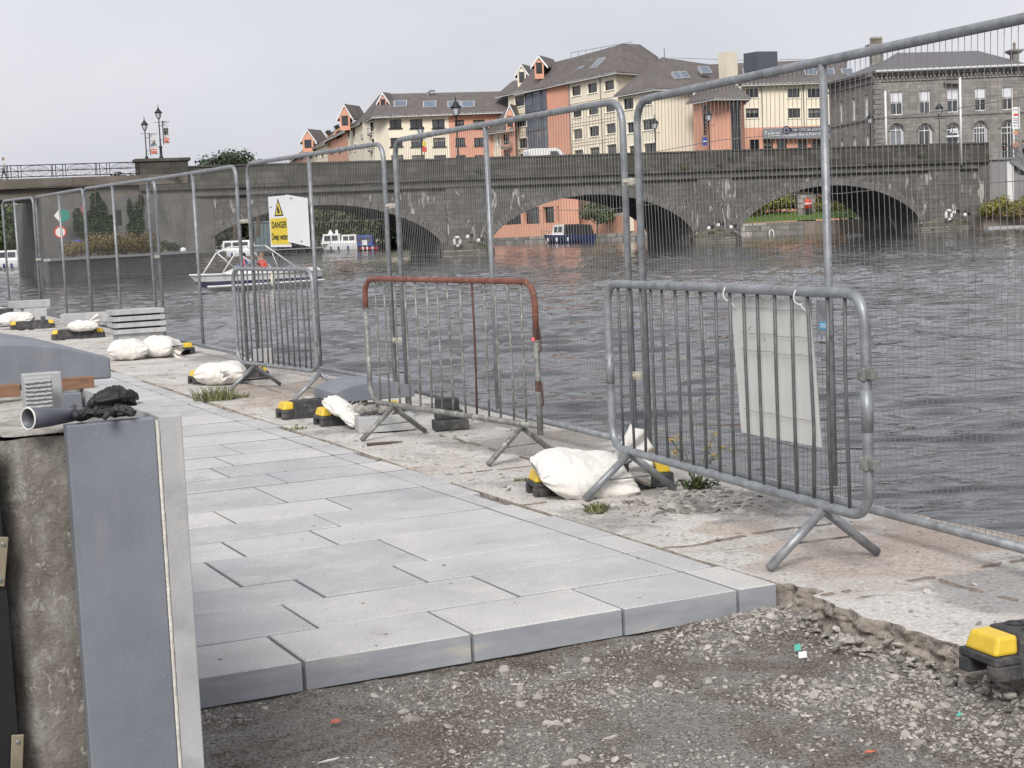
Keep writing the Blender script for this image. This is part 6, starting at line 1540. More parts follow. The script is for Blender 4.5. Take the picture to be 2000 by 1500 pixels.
# block with the hipped roof
k0, k1, k2, k3 = VP(1211, 205), VP(1285, 198), VP(1357, 200), VP(1357, 214)
ezk = ZP(1284, 173, 198)
wall(ht, k0, k1, Z0, ezk, 'cream', winpx(k0, k1, [(1221, 1240, 192, 213), (1227, 1240, 240, 259), (1229, 1241, 286, 304), (1256, 1276, 188, 204), (1257, 1279, 234, 253), (1258, 1280, 281, 299)]), mull=1)
wall(ht, k1, k2, Z0, ezk, 'cream', name='side_wall'); wall(ht, k2, k3, Z0, ezk, 'cream', name='side_wall')
F_ = [VP(1203, 205) + Vector((0, 0, ezk)), VP(1284, 196.8) + Vector((0, 0, ezk)), VP(1368, 199) + Vector((0, 0, ezk)), VP(1470, 214) + Vector((0, 0, ezk + 1.5))]
az = ZP(1300, 111, 207); ap_ = VP(1300, 207) + Vector((0, 0, az)); ap3 = VP(1313, 208) + Vector((0, 0, az - .1))
roofpoly(ht, [F_[0], F_[1], ap_], name='hip_roof'); roofpoly(ht, [F_[1], F_[2], ap3, ap_], name='hip_roof'); roofpoly(ht, [VP(1262, 211) + Vector((0, 0, ezk + 3.5)), F_[0], ap_], name='hip_roof'); fascia(ht, F_[:3])
roofpoly(ht, [F_[2], F_[3], VP(1440, 218) + Vector((0, 0, az - .8)), ap3], name='hip_roof')
for px, py, y in ((1322, 148, 201), (1337, 147, 201.5), (1377, 137, 206)): skylight(ht, px, py, y, 1.0 if px < 1340 else 1.5, 1.4, dx=(k2 - k1))
# corner turret
t0, t1, t2, t3 = VP(1357, 197), VP(1384, 193), VP(1447, 193.5), VP(1456, 199)
ezt = ZP(1397, 192, 192)
wall(ht, t0, t1, Z0, ezt, 'coral', name='turret_wall'); ta = t1.lerp(t2, seg_t(t1, t2, 1429)); wall(ht, t1, ta, Z0, ezt, 'coral', name='turret_wall')
W_, L_, n_ = wall(ht, ta, t2, Z0, ezt, 'glass_dark', name='stair_glass', depth=0); m = MB()
for x in (0, L_ / 2, L_): m.tube([W_(x, Z0, .04), W_(x, ezt, .04)], .06, 4)
z = ezt - .4
while z > 4: m.tube([W_(0, z, .04), W_(L_, z, .04)], .05, 4); z -= 1.5
m.build('glazing_bars', M['slate'], ht); wall(ht, t2, t3, Z0, ezt, 'coral', name='turret_wall')
T_ = [VP(1343, 197) + Vector((0, 0, ezt)), VP(1397, 190.5) + Vector((0, 0, ezt)), VP(1470, 193) + Vector((0, 0, ezt)), VP(1452, 205) + Vector((0, 0, ezt))]
tz = ZP(1392, 153, 199); tp = VP(1392, 199) + Vector((0, 0, tz)); tq = VP(1428, 201) + Vector((0, 0, tz))
roofpoly(ht, [T_[0], T_[1], tp]); roofpoly(ht, [T_[1], T_[2], tq, tp]); roofpoly(ht, [T_[2], T_[3], tq]); fascia(ht, T_[:3])
# hanging turret sign: scrolled vertical bracket and a small blue plate
s_ = t1.lerp(t2, 0.0) + (t0 - t1).normalized() * 0.4; sgz = ZP(1378, 206, 193)
pc = D(1377, 240, 191.6); hs_ = thing('hotel_sign', 'dark scrolled letter sign with a small blue plate hanging on the coral turret', 'sign', pc)
m = MB()
xl = lambda px, py: D(px, py, 191.5)
m.hexa([xl(1373, 214), xl(1381, 214), xl(1381, 214) + Vector((0, .3, 0)), xl(1373, 214) + Vector((0, .3, 0))], [xl(1372, 205), xl(1385, 205), xl(1385, 205) + Vector((0, .3, 0)), xl(1372, 205) + Vector((0, .3, 0))])
m.hexa([xl(1375.5, 262), xl(1377.5, 262), xl(1377.5, 262) + Vector((0, .3, 0)), xl(1375.5, 262) + Vector((0, .3, 0))], [xl(1371.5, 214), xl(1377, 214), xl(1377, 214) + Vector((0, .3, 0)), xl(1371.5, 214) + Vector((0, .3, 0))])
m.build('scroll_board', M['iron'], hs_)
for k in range(8):
    c_ = xl(1380 + (1.5 if k < 3 else 0) - k * .3, 210 + k * 7.2); b__ = MB(); b__.tube([c_ + Vector((math.cos(i * math.pi / 4) * .16, 0, math.sin(i * math.pi / 4) * .2)) for i in range(8)], .075, 5, closed=True); b__.build('letter', M['iron'], hs_)
m = MB(); m.hexa([xl(1371.5, 284), xl(1382, 284), xl(1382, 284) + Vector((0, .3, 0)), xl(1371.5, 284) + Vector((0, .3, 0))], [xl(1371.5, 268), xl(1382, 268), xl(1382, 268) + Vector((0, .3, 0)), xl(1371.5, 268) + Vector((0, .3, 0))]); m.build('blue_plate', M['blue'], hs_)
m = MB(); c_ = xl(1376, 276); m.box(c_ + Vector((0, -.05, 0)), (.42, .03, .13)); m.build('plate_print', M['white'], hs_)
# right wing
r0, r1 = VP(1454, 212), VP(1650, 214); ezr = ZP(1540, 162, 213); gzr = ZP(1540, 247, 213)
wl = winpx(r0, r1, rows([(1459, 1483), (1540.5, 1564), (1580, 1603)], [(173, 190.5), (212.5, 230)]))
wall(ht, r0, r1, gzr, ezr, 'cream', wl, mull=1)
wg = winpx(r0, r1, rows([(1463.5, 1482), (1491, 1509), (1517, 1536), (1557.5, 1575), (1584, 1602), (1612, 1628)], [(272.5, 300)]))
wall(ht, r0 + Vector((0, -.05, 0)), r1 + Vector((0, -.05, 0)), Z0, gzr - .002, 'coral', wg, name='ground_floor_wall', mull=0)
R_ = [VP(1452, 211) + Vector((0, 0, ezr)), VP(1655, 213) + Vector((0, 0, ezr))]; zr_ = ZP(1500, 120, 222)
roofpoly(ht, [R_[0], R_[1], VP(1660, 223) + Vector((0, 0, zr_)), VP(1300, 222) + Vector((0, 0, zr_)), VP(1350, 211) + Vector((0, 0, ezr))], name='long_roof'); fascia(ht, R_)
for px, py in ((1413, 139), (1462, 140), (1583, 141), (1618, 141), (1655, 141)): skylight(ht, px, py, 216.5, 1.6, 1.4)
for px in (1490, 1571): q = r0.lerp(r1, seg_t(r0, r1, px)) + Vector((0, -.12, 0)); m = MB(); m.tube([q + Vector((0, 0, gzr)), q + Vector((0, 0, ezr))], .05, 6); m.build('downpipe', M['iron'], ht)
m = MB(); q0_, q1_ = D(1310, 113, 222), D(1470, 118, 222); m.tube([q0_, q1_], .035, 4); q0_, q1_ = D(1522, 116, 222), D(1600, 116, 222); m.tube([q0_, q1_], .035, 4); m.build('roof_rail', M['galv'], ht)
c_ = VP(1426, 209); zc0, zc1 = ZP(1426, 158, 208), ZP(1426, 103, 208); m = MB(); m.prism([tuple((VP(1409, 208.5))[:2]), tuple((VP(1425, 206))[:2]), tuple((VP(1446, 208))[:2]), tuple((VP(1430, 212))[:2])], zc0 - 1, zc1); m.build('lift_tower', M['cream'], ht)
zc0, zc1 = ZP(1490, 140, 216), ZP(1490, 103, 216); m = MB(); m.prism([tuple(VP(1458, 216)[:2]), tuple(VP(1484, 214)[:2]), tuple(VP(1524, 215)[:2]), tuple(VP(1500, 221)[:2])], zc0 - 2, zc1); m.build('plant_box', M['boxgrey'] if 'boxgrey' in M else M.setdefault('boxgrey', mat('blue_grey_metal_cladding', (0.085, 0.10, 0.125), 0.5, 0.1, 0.08, 1)), ht)
# shop sign band
a_, b__ = D(1490, 271, 211.6), D(1622, 270, 212.5); zt_ = ZP(1550, 249, 212); bs = thing('shop_sign', 'long grey bar sign with pale lettering over the coral ground floor', 'sign', a_)
m = MB(); m.hexa([a_, b__, b__ + Vector((0, .2, 0)), a_ + Vector((0, .2, 0))], [Vector((q.x, q.y, zt_)) for q in (a_, b__, b__ + Vector((0, .2, 0)), a_ + Vector((0, .2, 0)))])
M['signgrey'] = mat('grey_sign_board', (0.22, 0.24, 0.27), 0.6); M['signpale'] = mat('pale_letter_paint', (0.68, 0.69, 0.72), 0.5); M['signnavy'] = mat('navy_letter_paint', (0.03, 0.035, 0.09), 0.5)
m.build('board', M['signgrey'], bs)
def PS(u, v, o=0.0): return Vector((a_.x + (b__.x - a_.x) * u, a_.y + (b__.y - a_.y) * u - .02 - o * 4, a_.z + (zt_ - a_.z) * v))
m = MB(); m.add([PS(.40, .52, .002), PS(.90, .52, .002), PS(.90, .95, .002), PS(.40, .95, .002)], [(0, 1, 2, 3)]); m.build('name_panel', M['signnavy'], bs)
text_on('7 saloons', PS, .03, .26, .2, .75, 'signpale', bs, bold=0.02)
text_on('THE CORNER DOCK', PS, .43, .87, .60, .88, 'signpale', bs, bold=0.02)
text_on("Athlone's Bar & Party Venue", PS, .30, .97, .06, .44, 'signpale', bs, bold=0.02)
for u in (.35, .95): m = MB(); c_ = PS(u, .75, .003); m.tube([c_ + Vector((math.cos(i * math.pi / 6) * .5, 0, math.sin(i * math.pi / 6) * .5)) for i in range(12)], .09, 4, closed=True); m.box(c_, (.35, .03, .35), ry=.78); m.build('emblem', M['signnavy'], bs)
# riverside lower building of the hotel seen through the middle arch
lo = thing('riverside_building', 'low coral riverside wing with dark square openings seen through the middle arch', 'building', VP(1050, 236))
a, b_ = VP(930, 232), VP(1092, 219); zl1 = 7.0
wall(lo, a, b_, -0.2, zl1, 'coral', winpx(a, b_, [(975, 1012, 405, 439), (1018, 1048, 405, 437.5), (1055, 1077, 404, 435.5), (1083, 1086, 403, 434)]), mull=0, depth=.6, th=.9)
c__ = VP(1126, 218.5); wall(lo, b_, c__, -0.2, zl1, 'coral', name='side_wall'); d__ = VP(1300, 193); wall(lo, c__ + Vector((0, 3, 0)), d__, 3.0, zl1, 'glass_dark', name='dark_glazing', depth=0); wall(lo, c__ + Vector((0, 2.7, 0)), d__, -0.2, 2.6, 'coral', name='plinth_wall')

# ------------------------------------------------ grey stone bank
M['ashlar'] = masonry('grey_brown_ashlar', (0.27, 0.25, 0.232), (0.15, 0.14, 0.13), 0.75, 0.36, dirt=(0.19, 0.178, 0.167), var=0.16)
bk = thing('stone_bank', 'two storey grey stone building with arched ground floor windows and white sashes, right', 'building', VP(1850, 168))
q0, q1, q2 = VP(1622, 178), VP(1712, 165), VP(2100, 165.5)
zb1 = ZP(1712, 146, 165); zmid = ZP(1850, 225, 165); print('bank', zb1, zmid)
upx = [(1740, 1763, 178, 224), (1796.5, 1817, 176, 221.5), (1850.5, 1872, 172, 219), (1905, 1926, 170.5, 216), (1958, 1979, 168.5, 214)]
W_, L_, nb2 = wall(bk, q1, q2, zmid, zb1, 'ashlar', winpx(q1, q2, [u + ('white', 'glass_dark', 'signpale') for u in upx]), name='upper_wall', depth=.25, mull=1, trans=1)
# ground floor with round headed openings
ags = [(1737, 1763, 243), (1793, 1819, 243), (1848, 1873, 242), (1901, 1926, 238), (1955, 1982, 236)]
Wg, Lg = W_, L_; m = MB(); arcs = []
for x0p, x1p, yt_ in ags:
    t0_, t1_ = seg_t(q1, q2, x0p) * L_, seg_t(q1, q2, x1p) * L_; zt_ = ZP((x0p + x1p) / 2, yt_, 165); arcs.append((t0_, t1_, zt_))
xs_ = [0.0]; N_ = 12
for t0_, t1_, zt_ in arcs: xs_ += [t0_ + (t1_ - t0_) * (0.5 - 0.5 * math.cos(math.pi * k / N_)) for k in range(N_ + 1)]
xs_.append(L_)
def az_(x):
    for t0_, t1_, zt_ in arcs:
        if t0_ - 1e-6 <= x <= t1_ + 1e-6:
            c = (t0_ + t1_) / 2; r_ = (t1_ - t0_) / 2; return zt_ - r_ + math.sqrt(max(0, r_ * r_ - (x - c) ** 2))
    return None
for x0_, x1_ in zip(xs_, xs_[1:]):
    if x1_ - x0_ < 1e-6: continue
    inside = az_((x0_ + x1_) / 2) is not None
    zz0, zz1 = (az_(x0_), az_(x1_)) if inside else (4.0, 4.0)
    m.add([Wg(x0_, zz0), Wg(x1_, zz1), Wg(x1_, zmid), Wg(x0_, zmid)], [(0, 1, 2, 3)])
    if inside: m.add([Wg(x0_, zz0), Wg(x1_, zz1), Wg(x1_, zz1, -.4), Wg(x0_, zz0, -.4)], [(3, 2, 1, 0)])
m.build('ground_floor_wall', M['ashlar'], bk)
for i, (t0_, t1_, zt_) in enumerate(arcs):
    c = (t0_ + t1_) / 2; r_ = (t1_ - t0_) / 2
    m = MB(); m.tube([Wg(c + (r_ + .16) * math.cos(math.pi * k / 14), zt_ - r_ + (r_ + .16) * math.sin(math.pi * k / 14), .03) for k in range(15)], .13, 4); m.build('arch_moulding', M['ashlar'], bk)
    pts_ = [Wg(t0_ + .08, 5, -.3)] + [Wg(c - (r_ - .08) * math.cos(math.pi * k / 14), zt_ - r_ + (r_ - .08) * math.sin(math.pi * k / 14), -.3) for k in range(15)] + [Wg(t1_ - .08, 5, -.3)]
    m = MB(); m.tube(pts_, .075, 4); m.tube([Wg(c, 5, -.3), Wg(c, zt_, -.3)], .05, 4); m.tube([Wg(t0_, zt_ - r_ * .9, -.3), Wg(t1_, zt_ - r_ * .9, -.3)], .06, 4)
    if i >= 3:
        for q in (-.45, .45): m.tube([Wg(c + r_ * q, 5, -.3), Wg(c + r_ * q, zt_ - .1, -.3)], .035, 4)
        m.tube([Wg(t0_, zt_ - r_ * 1.7, -.3), Wg(t1_, zt_ - r_ * 1.7, -.3)], .04, 4)
    f = m.build('arched_window', M['white'], bk)
    m = MB(); m.add([Wg(t0_, 4, -.36), Wg(t1_, 4, -.36), Wg(t1_, zt_, -.36), Wg(t0_, zt_, -.36)], [(0, 1, 2, 3)]); m.build('pane', M['glass_dark'] if i != 0 else M['signgrey'], f)
# bank letters over the third arch
tt = arcs[2]
def PBk(u, v, o=0.0): return Wg(tt[0] + .15 + (tt[1] - tt[0] - .3) * u, tt[2] - .95 + .5 * v, .10 + o)
text_on('AIB', PBk, .12, .88, 0, 1, 'signpale', bk, bold=.03)
m = MB(); m.box(Wg((tt[0] + tt[1]) / 2, tt[2] - 1.25, .1), (tt[1] - tt[0] + .3, .3, .16)); m.build('canopy', M['white'], bk)
lwin = winpx(q0, q1, [(1640, 1645, 198, 241, 'white', 'signpale'), (1665, 1671, 191, 237, 'white', 'signpale'), (1689, 1696, 185, 232, 'white', 'signpale'), (1640, 1645, 272, 296, 'white', 'signpale'), (1665, 1671, 267, 296, 'white', 'signpale'), (1690, 1696, 262, 296, 'white', 'signpale')])
wall(bk, q0, q1, 4, zb1, 'ashlar', lwin, name='side_wall', mull=0, trans=1, depth=.25)
for z, hh, o in ((zmid - .05, .22, .12), (zb1 - .75, .18, .14), (zb1 - .15, .5, .32)):
    for aa, bb_ in ((q0, q1), (q1, q2)):
        ex = (bb_ - aa).normalized(); nn = Vector((ex.y, -ex.x, 0)); nn = nn if nn.y < 0 else -nn; m = MB()
        m.hexa([aa - ex * o * .0 + Vector((0, 0, z)), bb_ + Vector((0, 0, z)), bb_ + nn * o + Vector((0, 0, z)), aa + nn * o + Vector((0, 0, z))], [aa + Vector((0, 0, z + hh)), bb_ + Vector((0, 0, z + hh)), bb_ + nn * o + Vector((0, 0, z + hh)), aa + nn * o + Vector((0, 0, z + hh))]); m.build('cornice' if hh > .3 else 'string_course', M['ashlar'], bk)
ex = (q2 - q1).normalized()
for k in range(40): m = MB(); m.box(q1 + ex * (0.25 + k * .42) + Vector((0, -.15, zb1 - .38)), (.16, .3, .3)); m.build('dentil', M['ashlar'], bk)
for px0, px1, yy_ in ((1845, 1878, 163),): p_, r_ = D(px0, yy_, 164.6), D(px1, yy_, 164.6); m = MB(); m.hexa([p_, r_, r_ + Vector((0, .4, 0)), p_ + Vector((0, .4, 0))], [q + Vector((0, 0, .25)) for q in (p_, r_, r_ + Vector((0, .4, 0)), p_ + Vector((0, .4, 0)))]); m.build('window_hood', M['ashlar'], bk)
for k in range(24):                                   # quoins
    m = MB(); m.box(q1 + Vector((.25, -.0, 4.3 + k * .5)), (.7 if k % 2 else .95, .12, .42)); m.build('quoin', M['ashlar'], bk)
er = [q0 + Vector((-1.0, -.4, zb1 + .36)), q1 + Vector((-.1, -.75, zb1 + .36)), q2 + Vector((0, -.75, zb1 + .36))]
g0, g1 = VP(1756, 174) + Vector((0, 0, ZP(1756, 103, 174))), VP(1914, 174) + Vector((0, 0, ZP(1914, 99, 174)))
roofpoly(bk, [er[0], er[1], g0, VP(1690, 186) + Vector((0, 0, g0.z - 1))], 'slate'); roofpoly(bk, [er[1], VP(2010, 164.6) + Vector((0, 0, zb1 + .36)), g1, g0], 'slate'); roofpoly(bk, [VP(2010, 164.6) + Vector((0, 0, zb1 + .36)), VP(2060, 178) + Vector((0, 0, zb1 + .36)), g1], 'slate'); roofpoly(bk, [VP(2000, 165) + Vector((0, 0, zb1 + .34)), VP(2110, 165) + Vector((0, 0, zb1 + .34)), VP(2110, 172) + Vector((0, 0, zb1 + 1.6)), VP(2010, 172) + Vector((0, 0, zb1 + 1.6))], 'slate')
fascia(bk, [er[1] + Vector((0, -.03, .04)), er[2] + Vector((0, -.03, .04))], .16, 'signpale', 'gutter')
def chimney(px, pyt, pyb, wpx, y, pots, label=None):
    k = y / FPX; c = VP(px, y); zt_, zb__ = ZP(px, pyt, y), ZP(px, pyb, y); hw = wpx * k / 2; m = MB()
    m.prism([(c.x - hw, c.y - .6), (c.x + hw, c.y - .6), (c.x + hw, c.y + .6), (c.x - hw, c.y + .6)], zb__ - 2, zt_)
    m.add([(c.x - hw, c.y - .6, zt_ - .35), (c.x + hw, c.y - .6, zt_ - .35), (c.x + hw, c.y + .6, zt_ - .35), (c.x - hw, c.y + .6, zt_ - .35), (c.x - hw - .4, c.y - .95, zt_ - .05), (c.x + hw + .4, c.y - .95, zt_ - .05), (c.x + hw + .4, c.y + .95, zt_ - .05), (c.x - hw - .4, c.y + .95, zt_ - .05)], [(0, 1, 5, 4), (1, 2, 6, 5), (2, 3, 7, 6), (3, 0, 4, 7)])
    m.prism([(c.x - hw - .4, c.y - .95), (c.x + hw + .4, c.y - .95), (c.x + hw + .4, c.y + .95), (c.x - hw - .4, c.y + .95)], zt_ - .05, zt_ + .12)
    f = m.build('chimney', M['ashlar'], bk)
    for i in range(pots):
        m = MB(); m.lathe([(.16, 0), (.13, .5), (.2, .56), (.12, .7), (.06, .85)], (c.x - hw * .85 + (hw * 1.7 * i / max(1, pots - 1) if pots > 1 else hw * .85), c.y, zt_ + .12), 8); m.build('chimney_pot', M['bankwall'], f)
chimney(1716, 89, 150, 22, 178, 5); chimney(1984, 100, 130, 11, 168, 1)
# far low buildings and walls beyond the arches
qw = thing('river_quay', 'pale stone quay wall behind the blue boat, seen through the middle arch', 'quay wall', VP(1100, 216))
a, b_ = VP(880, 238), VP(1310, 188); m = MB(); m.prism([tuple(a[:2]), tuple(b_[:2]), tuple((b_ + Vector((0, 1.5, 0)))[:2]), tuple((a + Vector((0, 1.5, 0)))[:2])], -2, 0.42); m.build('wall', M['rubble_pale'] if 'rubble_pale' in M else M.setdefault('rubble_pale', masonry('pale_rubble', (0.33, 0.31, 0.28), (0.12, 0.11, 0.10), 1.1, 0.6, ms=.05, dirt=(.16, .15, .13))), qw)
town = MB(); town.prism([tuple(VP(890, 238)[:2]), tuple(VP(1310, 189.5)[:2]), tuple(VP(1700, 182)[:2]), tuple(VP(2700, 172)[:2]), tuple(VP(2700, 420)[:2]), tuple(VP(-200, 420)[:2]), tuple(VP(-200, 380)[:2]), tuple(VP(300, 300)[:2]), tuple(VP(560, 240)[:2])][::1], -2, 0.3)
tag(town.build('far_bank_ground', M['grassland'] if 'grassland' in M else M.setdefault('grassland', mat('far_bank_turf', (0.10, 0.11, 0.06), 0.95, 0, 0.3, 0.3)), None, origin=(0, 0, 0)), kind='structure')
# ================================================================== BOATS
def hull(mb, L, Wd, H, bow=0.35, sheer=0.25, draft=0.25, n=16, flare=0.75, stern=0.9):
    """x from 0 (bow) to L (stern); deck edge height H + sheer at the bow"""
    rings = []
    for i in range(n + 1):
        a = i / n; x = L * a
        w = Wd / 2 * (math.sin(min(1, a / (bow * 1.5)) * math.pi / 2) ** 0.75) * (1 if a < .7 else 1 - (1 - stern) * (a - .7) / .3); w = max(w, 0.02)
        zt = H + sheer * (1 - a) ** 2; xb = x + (0.35 * L * bow * (1 - a) ** 3)
        wl = w * flare * (0.35 + .65 * min(1, a * 2.2))
        rings.append([(x, -w, zt), (x + (xb - x) * .3, -w * .97, zt * .62), (x + (xb - x) * .6, -w * .90, zt * .28), (xb, -wl, -0.02), (xb, 0, -draft), (xb, wl, -0.02), (x + (xb - x) * .6, w * .90, zt * .28), (x + (xb - x) * .3, w * .97, zt * .62), (x, w, zt)])
    k = 9; b0_ = len(mb.v)
    for r_ in rings: mb.v += [Vector(p) for p in r_]
    for i in range(n):
        for j in range(k - 1): mb.f.append((b0_ + i * k + j, b0_ + (i + 1) * k + j, b0_ + (i + 1) * k + j + 1, b0_ + i * k + j + 1)); mb.mi.append(mb.cur if j in (1, 6) else 0)
        mb.f.append((b0_ + i * k + 8, b0_ + (i + 1) * k + 8, b0_ + (i + 1) * k, b0_ + i * k)); mb.mi.append(2)
    mb.f.append(tuple(b0_ + n * k + j for j in range(k))); mb.mi.append(0)
    return rings
def person(loc, ang, label, shirt, trousers, sit=False, hair='hair', h=1.75, parent=None, arms=((0.0, 0.0), (0.0, 0.0)), stride=0.12, vest=None):
    t = thing('person', label, 'person', loc, ang, local=True)
    J = [((0, 0, .93), .13, -1), ((0, .0, 1.15), .125, 0), ((0, 0, 1.38), .15, 1), ((0, 0, 1.50), .055, 2), ((0, -.015, 1.60), .085, 3), ((0, -.01, 1.70), .085, 4)]
    hip = 0.93
    for s in (-1, 1):
        b_ = len(J)
        if sit: J += [((s * .10, 0, .88), .10, 0), ((s * .12, -.42, .92), .075, b_), ((s * .12, -.46, .50), .05, b_ + 1), ((s * .12, -.56, .46), .042, b_ + 2)]
        else: J += [((s * .09, 0, .86), .095, 0), ((s * .10, -s * stride * .5 - .02, .48), .062, b_), ((s * .10, -s * stride + .03, .09), .042, b_ + 1), ((s * .10, -s * stride - .12, .045), .04, b_ + 2)]
        b_ = len(J); ax, ay = arms[0 if s < 0 else 1]
        J += [((s * .19, 0, 1.38), .058, 2), ((s * (.24 + ax * .3), -ay * .3 + .02, 1.12 + ay * .05), .043, b_), ((s * (.25 + ax * .5), -.08 - ay * .45, .88 + ay * .25), .032, b_ + 1), ((s * (.25 + ax * .5), -.11 - ay * .5, .80 + ay * .27), .036, b_ + 2)]
    me = bpy.data.meshes.new('body'); me.from_pydata([Vector(j[0]) * (h / 1.79) for j in J], [(i, j[2]) for i, j in enumerate(J) if j[2] >= 0], [])
    o = bpy.data.objects.new('tmp', me); col.objects.link(o); sk_ = o.modifiers.new('s', 'SKIN'); o.modifiers.new('u', 'SUBSURF').levels = 1
    for i, v in enumerate(me.skin_vertices[0].data): v.radius = (J[i][1] * 1.0,) * 2; v.use_root = (i == 0)
    bpy.context.view_layer.update(); ev_ = o.evaluated_get(bpy.context.evaluated_depsgraph_get()); me2 = bpy.data.meshes.new_from_object(ev_); bpy.data.objects.remove(o)
    me2.name = 'body'; bo = bpy.data.objects.new('body', me2); col.objects.link(bo); bo.parent = t
    for mm in (M['skin'], M[shirt], M[trousers], M['black']): me2.materials.append(mm)
    k = h / 1.79
    for p in me2.polygons:
        c = p.center / k; p.use_smooth = True
        if c.z > 1.47 or (abs(c.x) > .2 and c.z < (1.05 if not sit else .92) and c.z > .7): p.material_index = 0
        elif c.z > .97: p.material_index = 1
        elif c.z > .1: p.material_index = 2
        else: p.material_index = 3
    m = MB(); m.lathe([(.03 * k, 1.80 * k), (.075 * k, 1.775 * k), (.102 * k, 1.70 * k), (.10 * k, 1.64 * k), (.085 * k, 1.60 * k)][::-1], (0, .022 * k, 0), 10); m.build('hair', M[hair], t, smooth=True)
    m = MB(); m.lathe([(.004, 0), (.02, .005), (.01, .03)], (0, -.105 * k, 1.62 * k), 6); m.build('nose', M['skin'], t, smooth=True)
    if vest:
        m = MB(); m.lathe([(.165 * k, 1.02 * k), (.175 * k, 1.15 * k), (.185 * k, 1.36 * k), (.10 * k, 1.47 * k)], (0, 0, 0), 12); m.v = [Vector((v.x, v.y * .78, v.z)) for v in m.v]; m.build('life_vest', M[vest], t, smooth=True)
    return t
M['shirt_blue'] = mat('blue_cloth', (0.03, 0.05, 0.20), .8); M['shirt_black'] = mat('black_cloth', (0.015, 0.015, 0.017), .85); M['shirt_orange'] = mat('orange_cloth', (0.62, 0.27, 0.15), .8)
M['shirt_grey'] = mat('grey_cloth', (0.22, 0.23, 0.26), .8); M['shirt_white'] = mat('white_cloth', (0.6, 0.6, 0.62), .8); M['shirt_pink'] = mat('pink_cloth', (0.85, 0.12, 0.22), .8)
M['fair'] = mat('fair_hair', (0.30, 0.2, 0.1), .7); M['grey_trousers'] = mat('grey_trouser_cloth', (0.12, 0.12, 0.14), .85)
bow = G(372, 573, WZ); ster = G(606, 557, WZ); dv = (ster - bow); Lb = dv.length; ang = math.atan2(dv.y, dv.x); bow.z = WZ
sp = thing('speedboat', 'white speedboat with a navy stripe and tower frame behind the furthest barrier', 'boat', bow, ang, local=True)
print('speedboat', Lb)
m = MB(); m.cur = 1; hull(m, Lb, 2.1, .62, .42, .10, .2)
m.build('hull', [M['white'], M['navy'], M['white']], sp, smooth=False)
m = MB(); m.tube([(0.02, 0, .735)] + [(Lb * a, -1.07 * (math.sin(min(1, a / .63) * math.pi / 2) ** .75), .635 + .10 * (1 - a) ** 2) for a in (.03, .08, .15, .25, .35, .5, .7, 1.0)], .045, 6); m.tube([(0.02, 0, .735)] + [(Lb * a, 1.07 * (math.sin(min(1, a / .63) * math.pi / 2) ** .75), .635 + .10 * (1 - a) ** 2) for a in (.03, .08, .15, .25, .35, .5, .7, 1.0)], .045, 6); m.build('gunwale', M['white'], sp, smooth=True)
m = MB(); m.tube([(Lb * a, -1.08 * .97 * (math.sin(min(1, a / .63) * math.pi / 2) ** .75), .22) for a in (.1, .15, .25, .35, .5, .7, 1.0)], .05, 5); m.build('rubbing_strake', M['white'], sp)
m = MB(); m.hexa([(Lb * .30, -.8, .66), (Lb * .30, .8, .66), (Lb * .62, .9, .66), (Lb * .62, -.9, .66)], [(Lb * .40, -.62, .86), (Lb * .40, .62, .86), (Lb * .6, .75, .9), (Lb * .6, -.75, .9)]); m.build('foredeck', M['white'], sp, bevel=.05)
m = MB(); m.hexa([(Lb * .40, -.68, .86), (Lb * .40, .68, .86), (Lb * .42, .68, .86), (Lb * .42, -.68, .86)], [(Lb * .50, -.6, 1.2), (Lb * .50, .6, 1.2), (Lb * .51, .6, 1.2), (Lb * .51, -.6, 1.2)]); m.build('windscreen', M['glass_blue'], sp)
for s in (-.95, .95):
    m = MB(); m.tube([(Lb * .18, s * .8, .7), (Lb * .30, s * .8, 1.55), (Lb * .40, s * .75, 1.78), (Lb * .55, s * .75, 1.8)], .028, 6); m.tube([(Lb * .31, s * .8, 1.57), (Lb * .47, s, .9)], .028, 6); m.tube([(Lb * .55, s * .75, 1.8), (Lb * .80, s, .75)], .028, 6); m.tube([(Lb * .60, s * .8, 1.5), (Lb * .62, s, .9)], .02, 5); m.build('tower_frame', M['white'], sp, smooth=True)
m = MB()
for a in (.41, .55): m.tube([(Lb * a, -.72, 1.79), (Lb * a, .72, 1.79)], .03, 6)
m.build('tower_bar', M['white'], sp)
m = MB(); m.lathe([(.02, -.28), (.09, -.2), (.10, .1), (.05, .24), (.02, .3)], (Lb * .55, -1.16, .35), 8); m.build('fender', M['cream'], sp, smooth=True)
m = MB(); m.hexa([(Lb * .8, -.9, .63), (Lb * .8, .9, .63), (Lb, .95, .63), (Lb, -.95, .63)], [(Lb * .8, -.85, .78), (Lb * .8, .85, .78), (Lb * .98, .9, .78), (Lb * .98, -.9, .78)]); m.build('engine_cover', M['white'], sp, bevel=.04)
def onb(x, y, z): c, s = math.cos(ang), math.sin(ang); return bow + Vector((x * c - y * s, x * s + y * c, z))
person(onb(Lb * .47, .25, -.22), ang - R(80), 'bearded person in a blue top and red vest in the speedboat', 'shirt_blue', 'grey_trousers', sit=True, vest='red', arms=((0, .6), (0, .6)))
person(onb(Lb * .555, -.35, -.24), ang - R(60), 'person in a bright red vest sitting in the middle of the speedboat', 'red', 'grey_trousers', sit=True, vest='red', hair='fair')
person(onb(Lb * .61, .3, -.26), ang - R(110), 'person in a dull red vest sitting rearmost in the speedboat', 'red', 'shirt_blue', sit=True, vest='red')

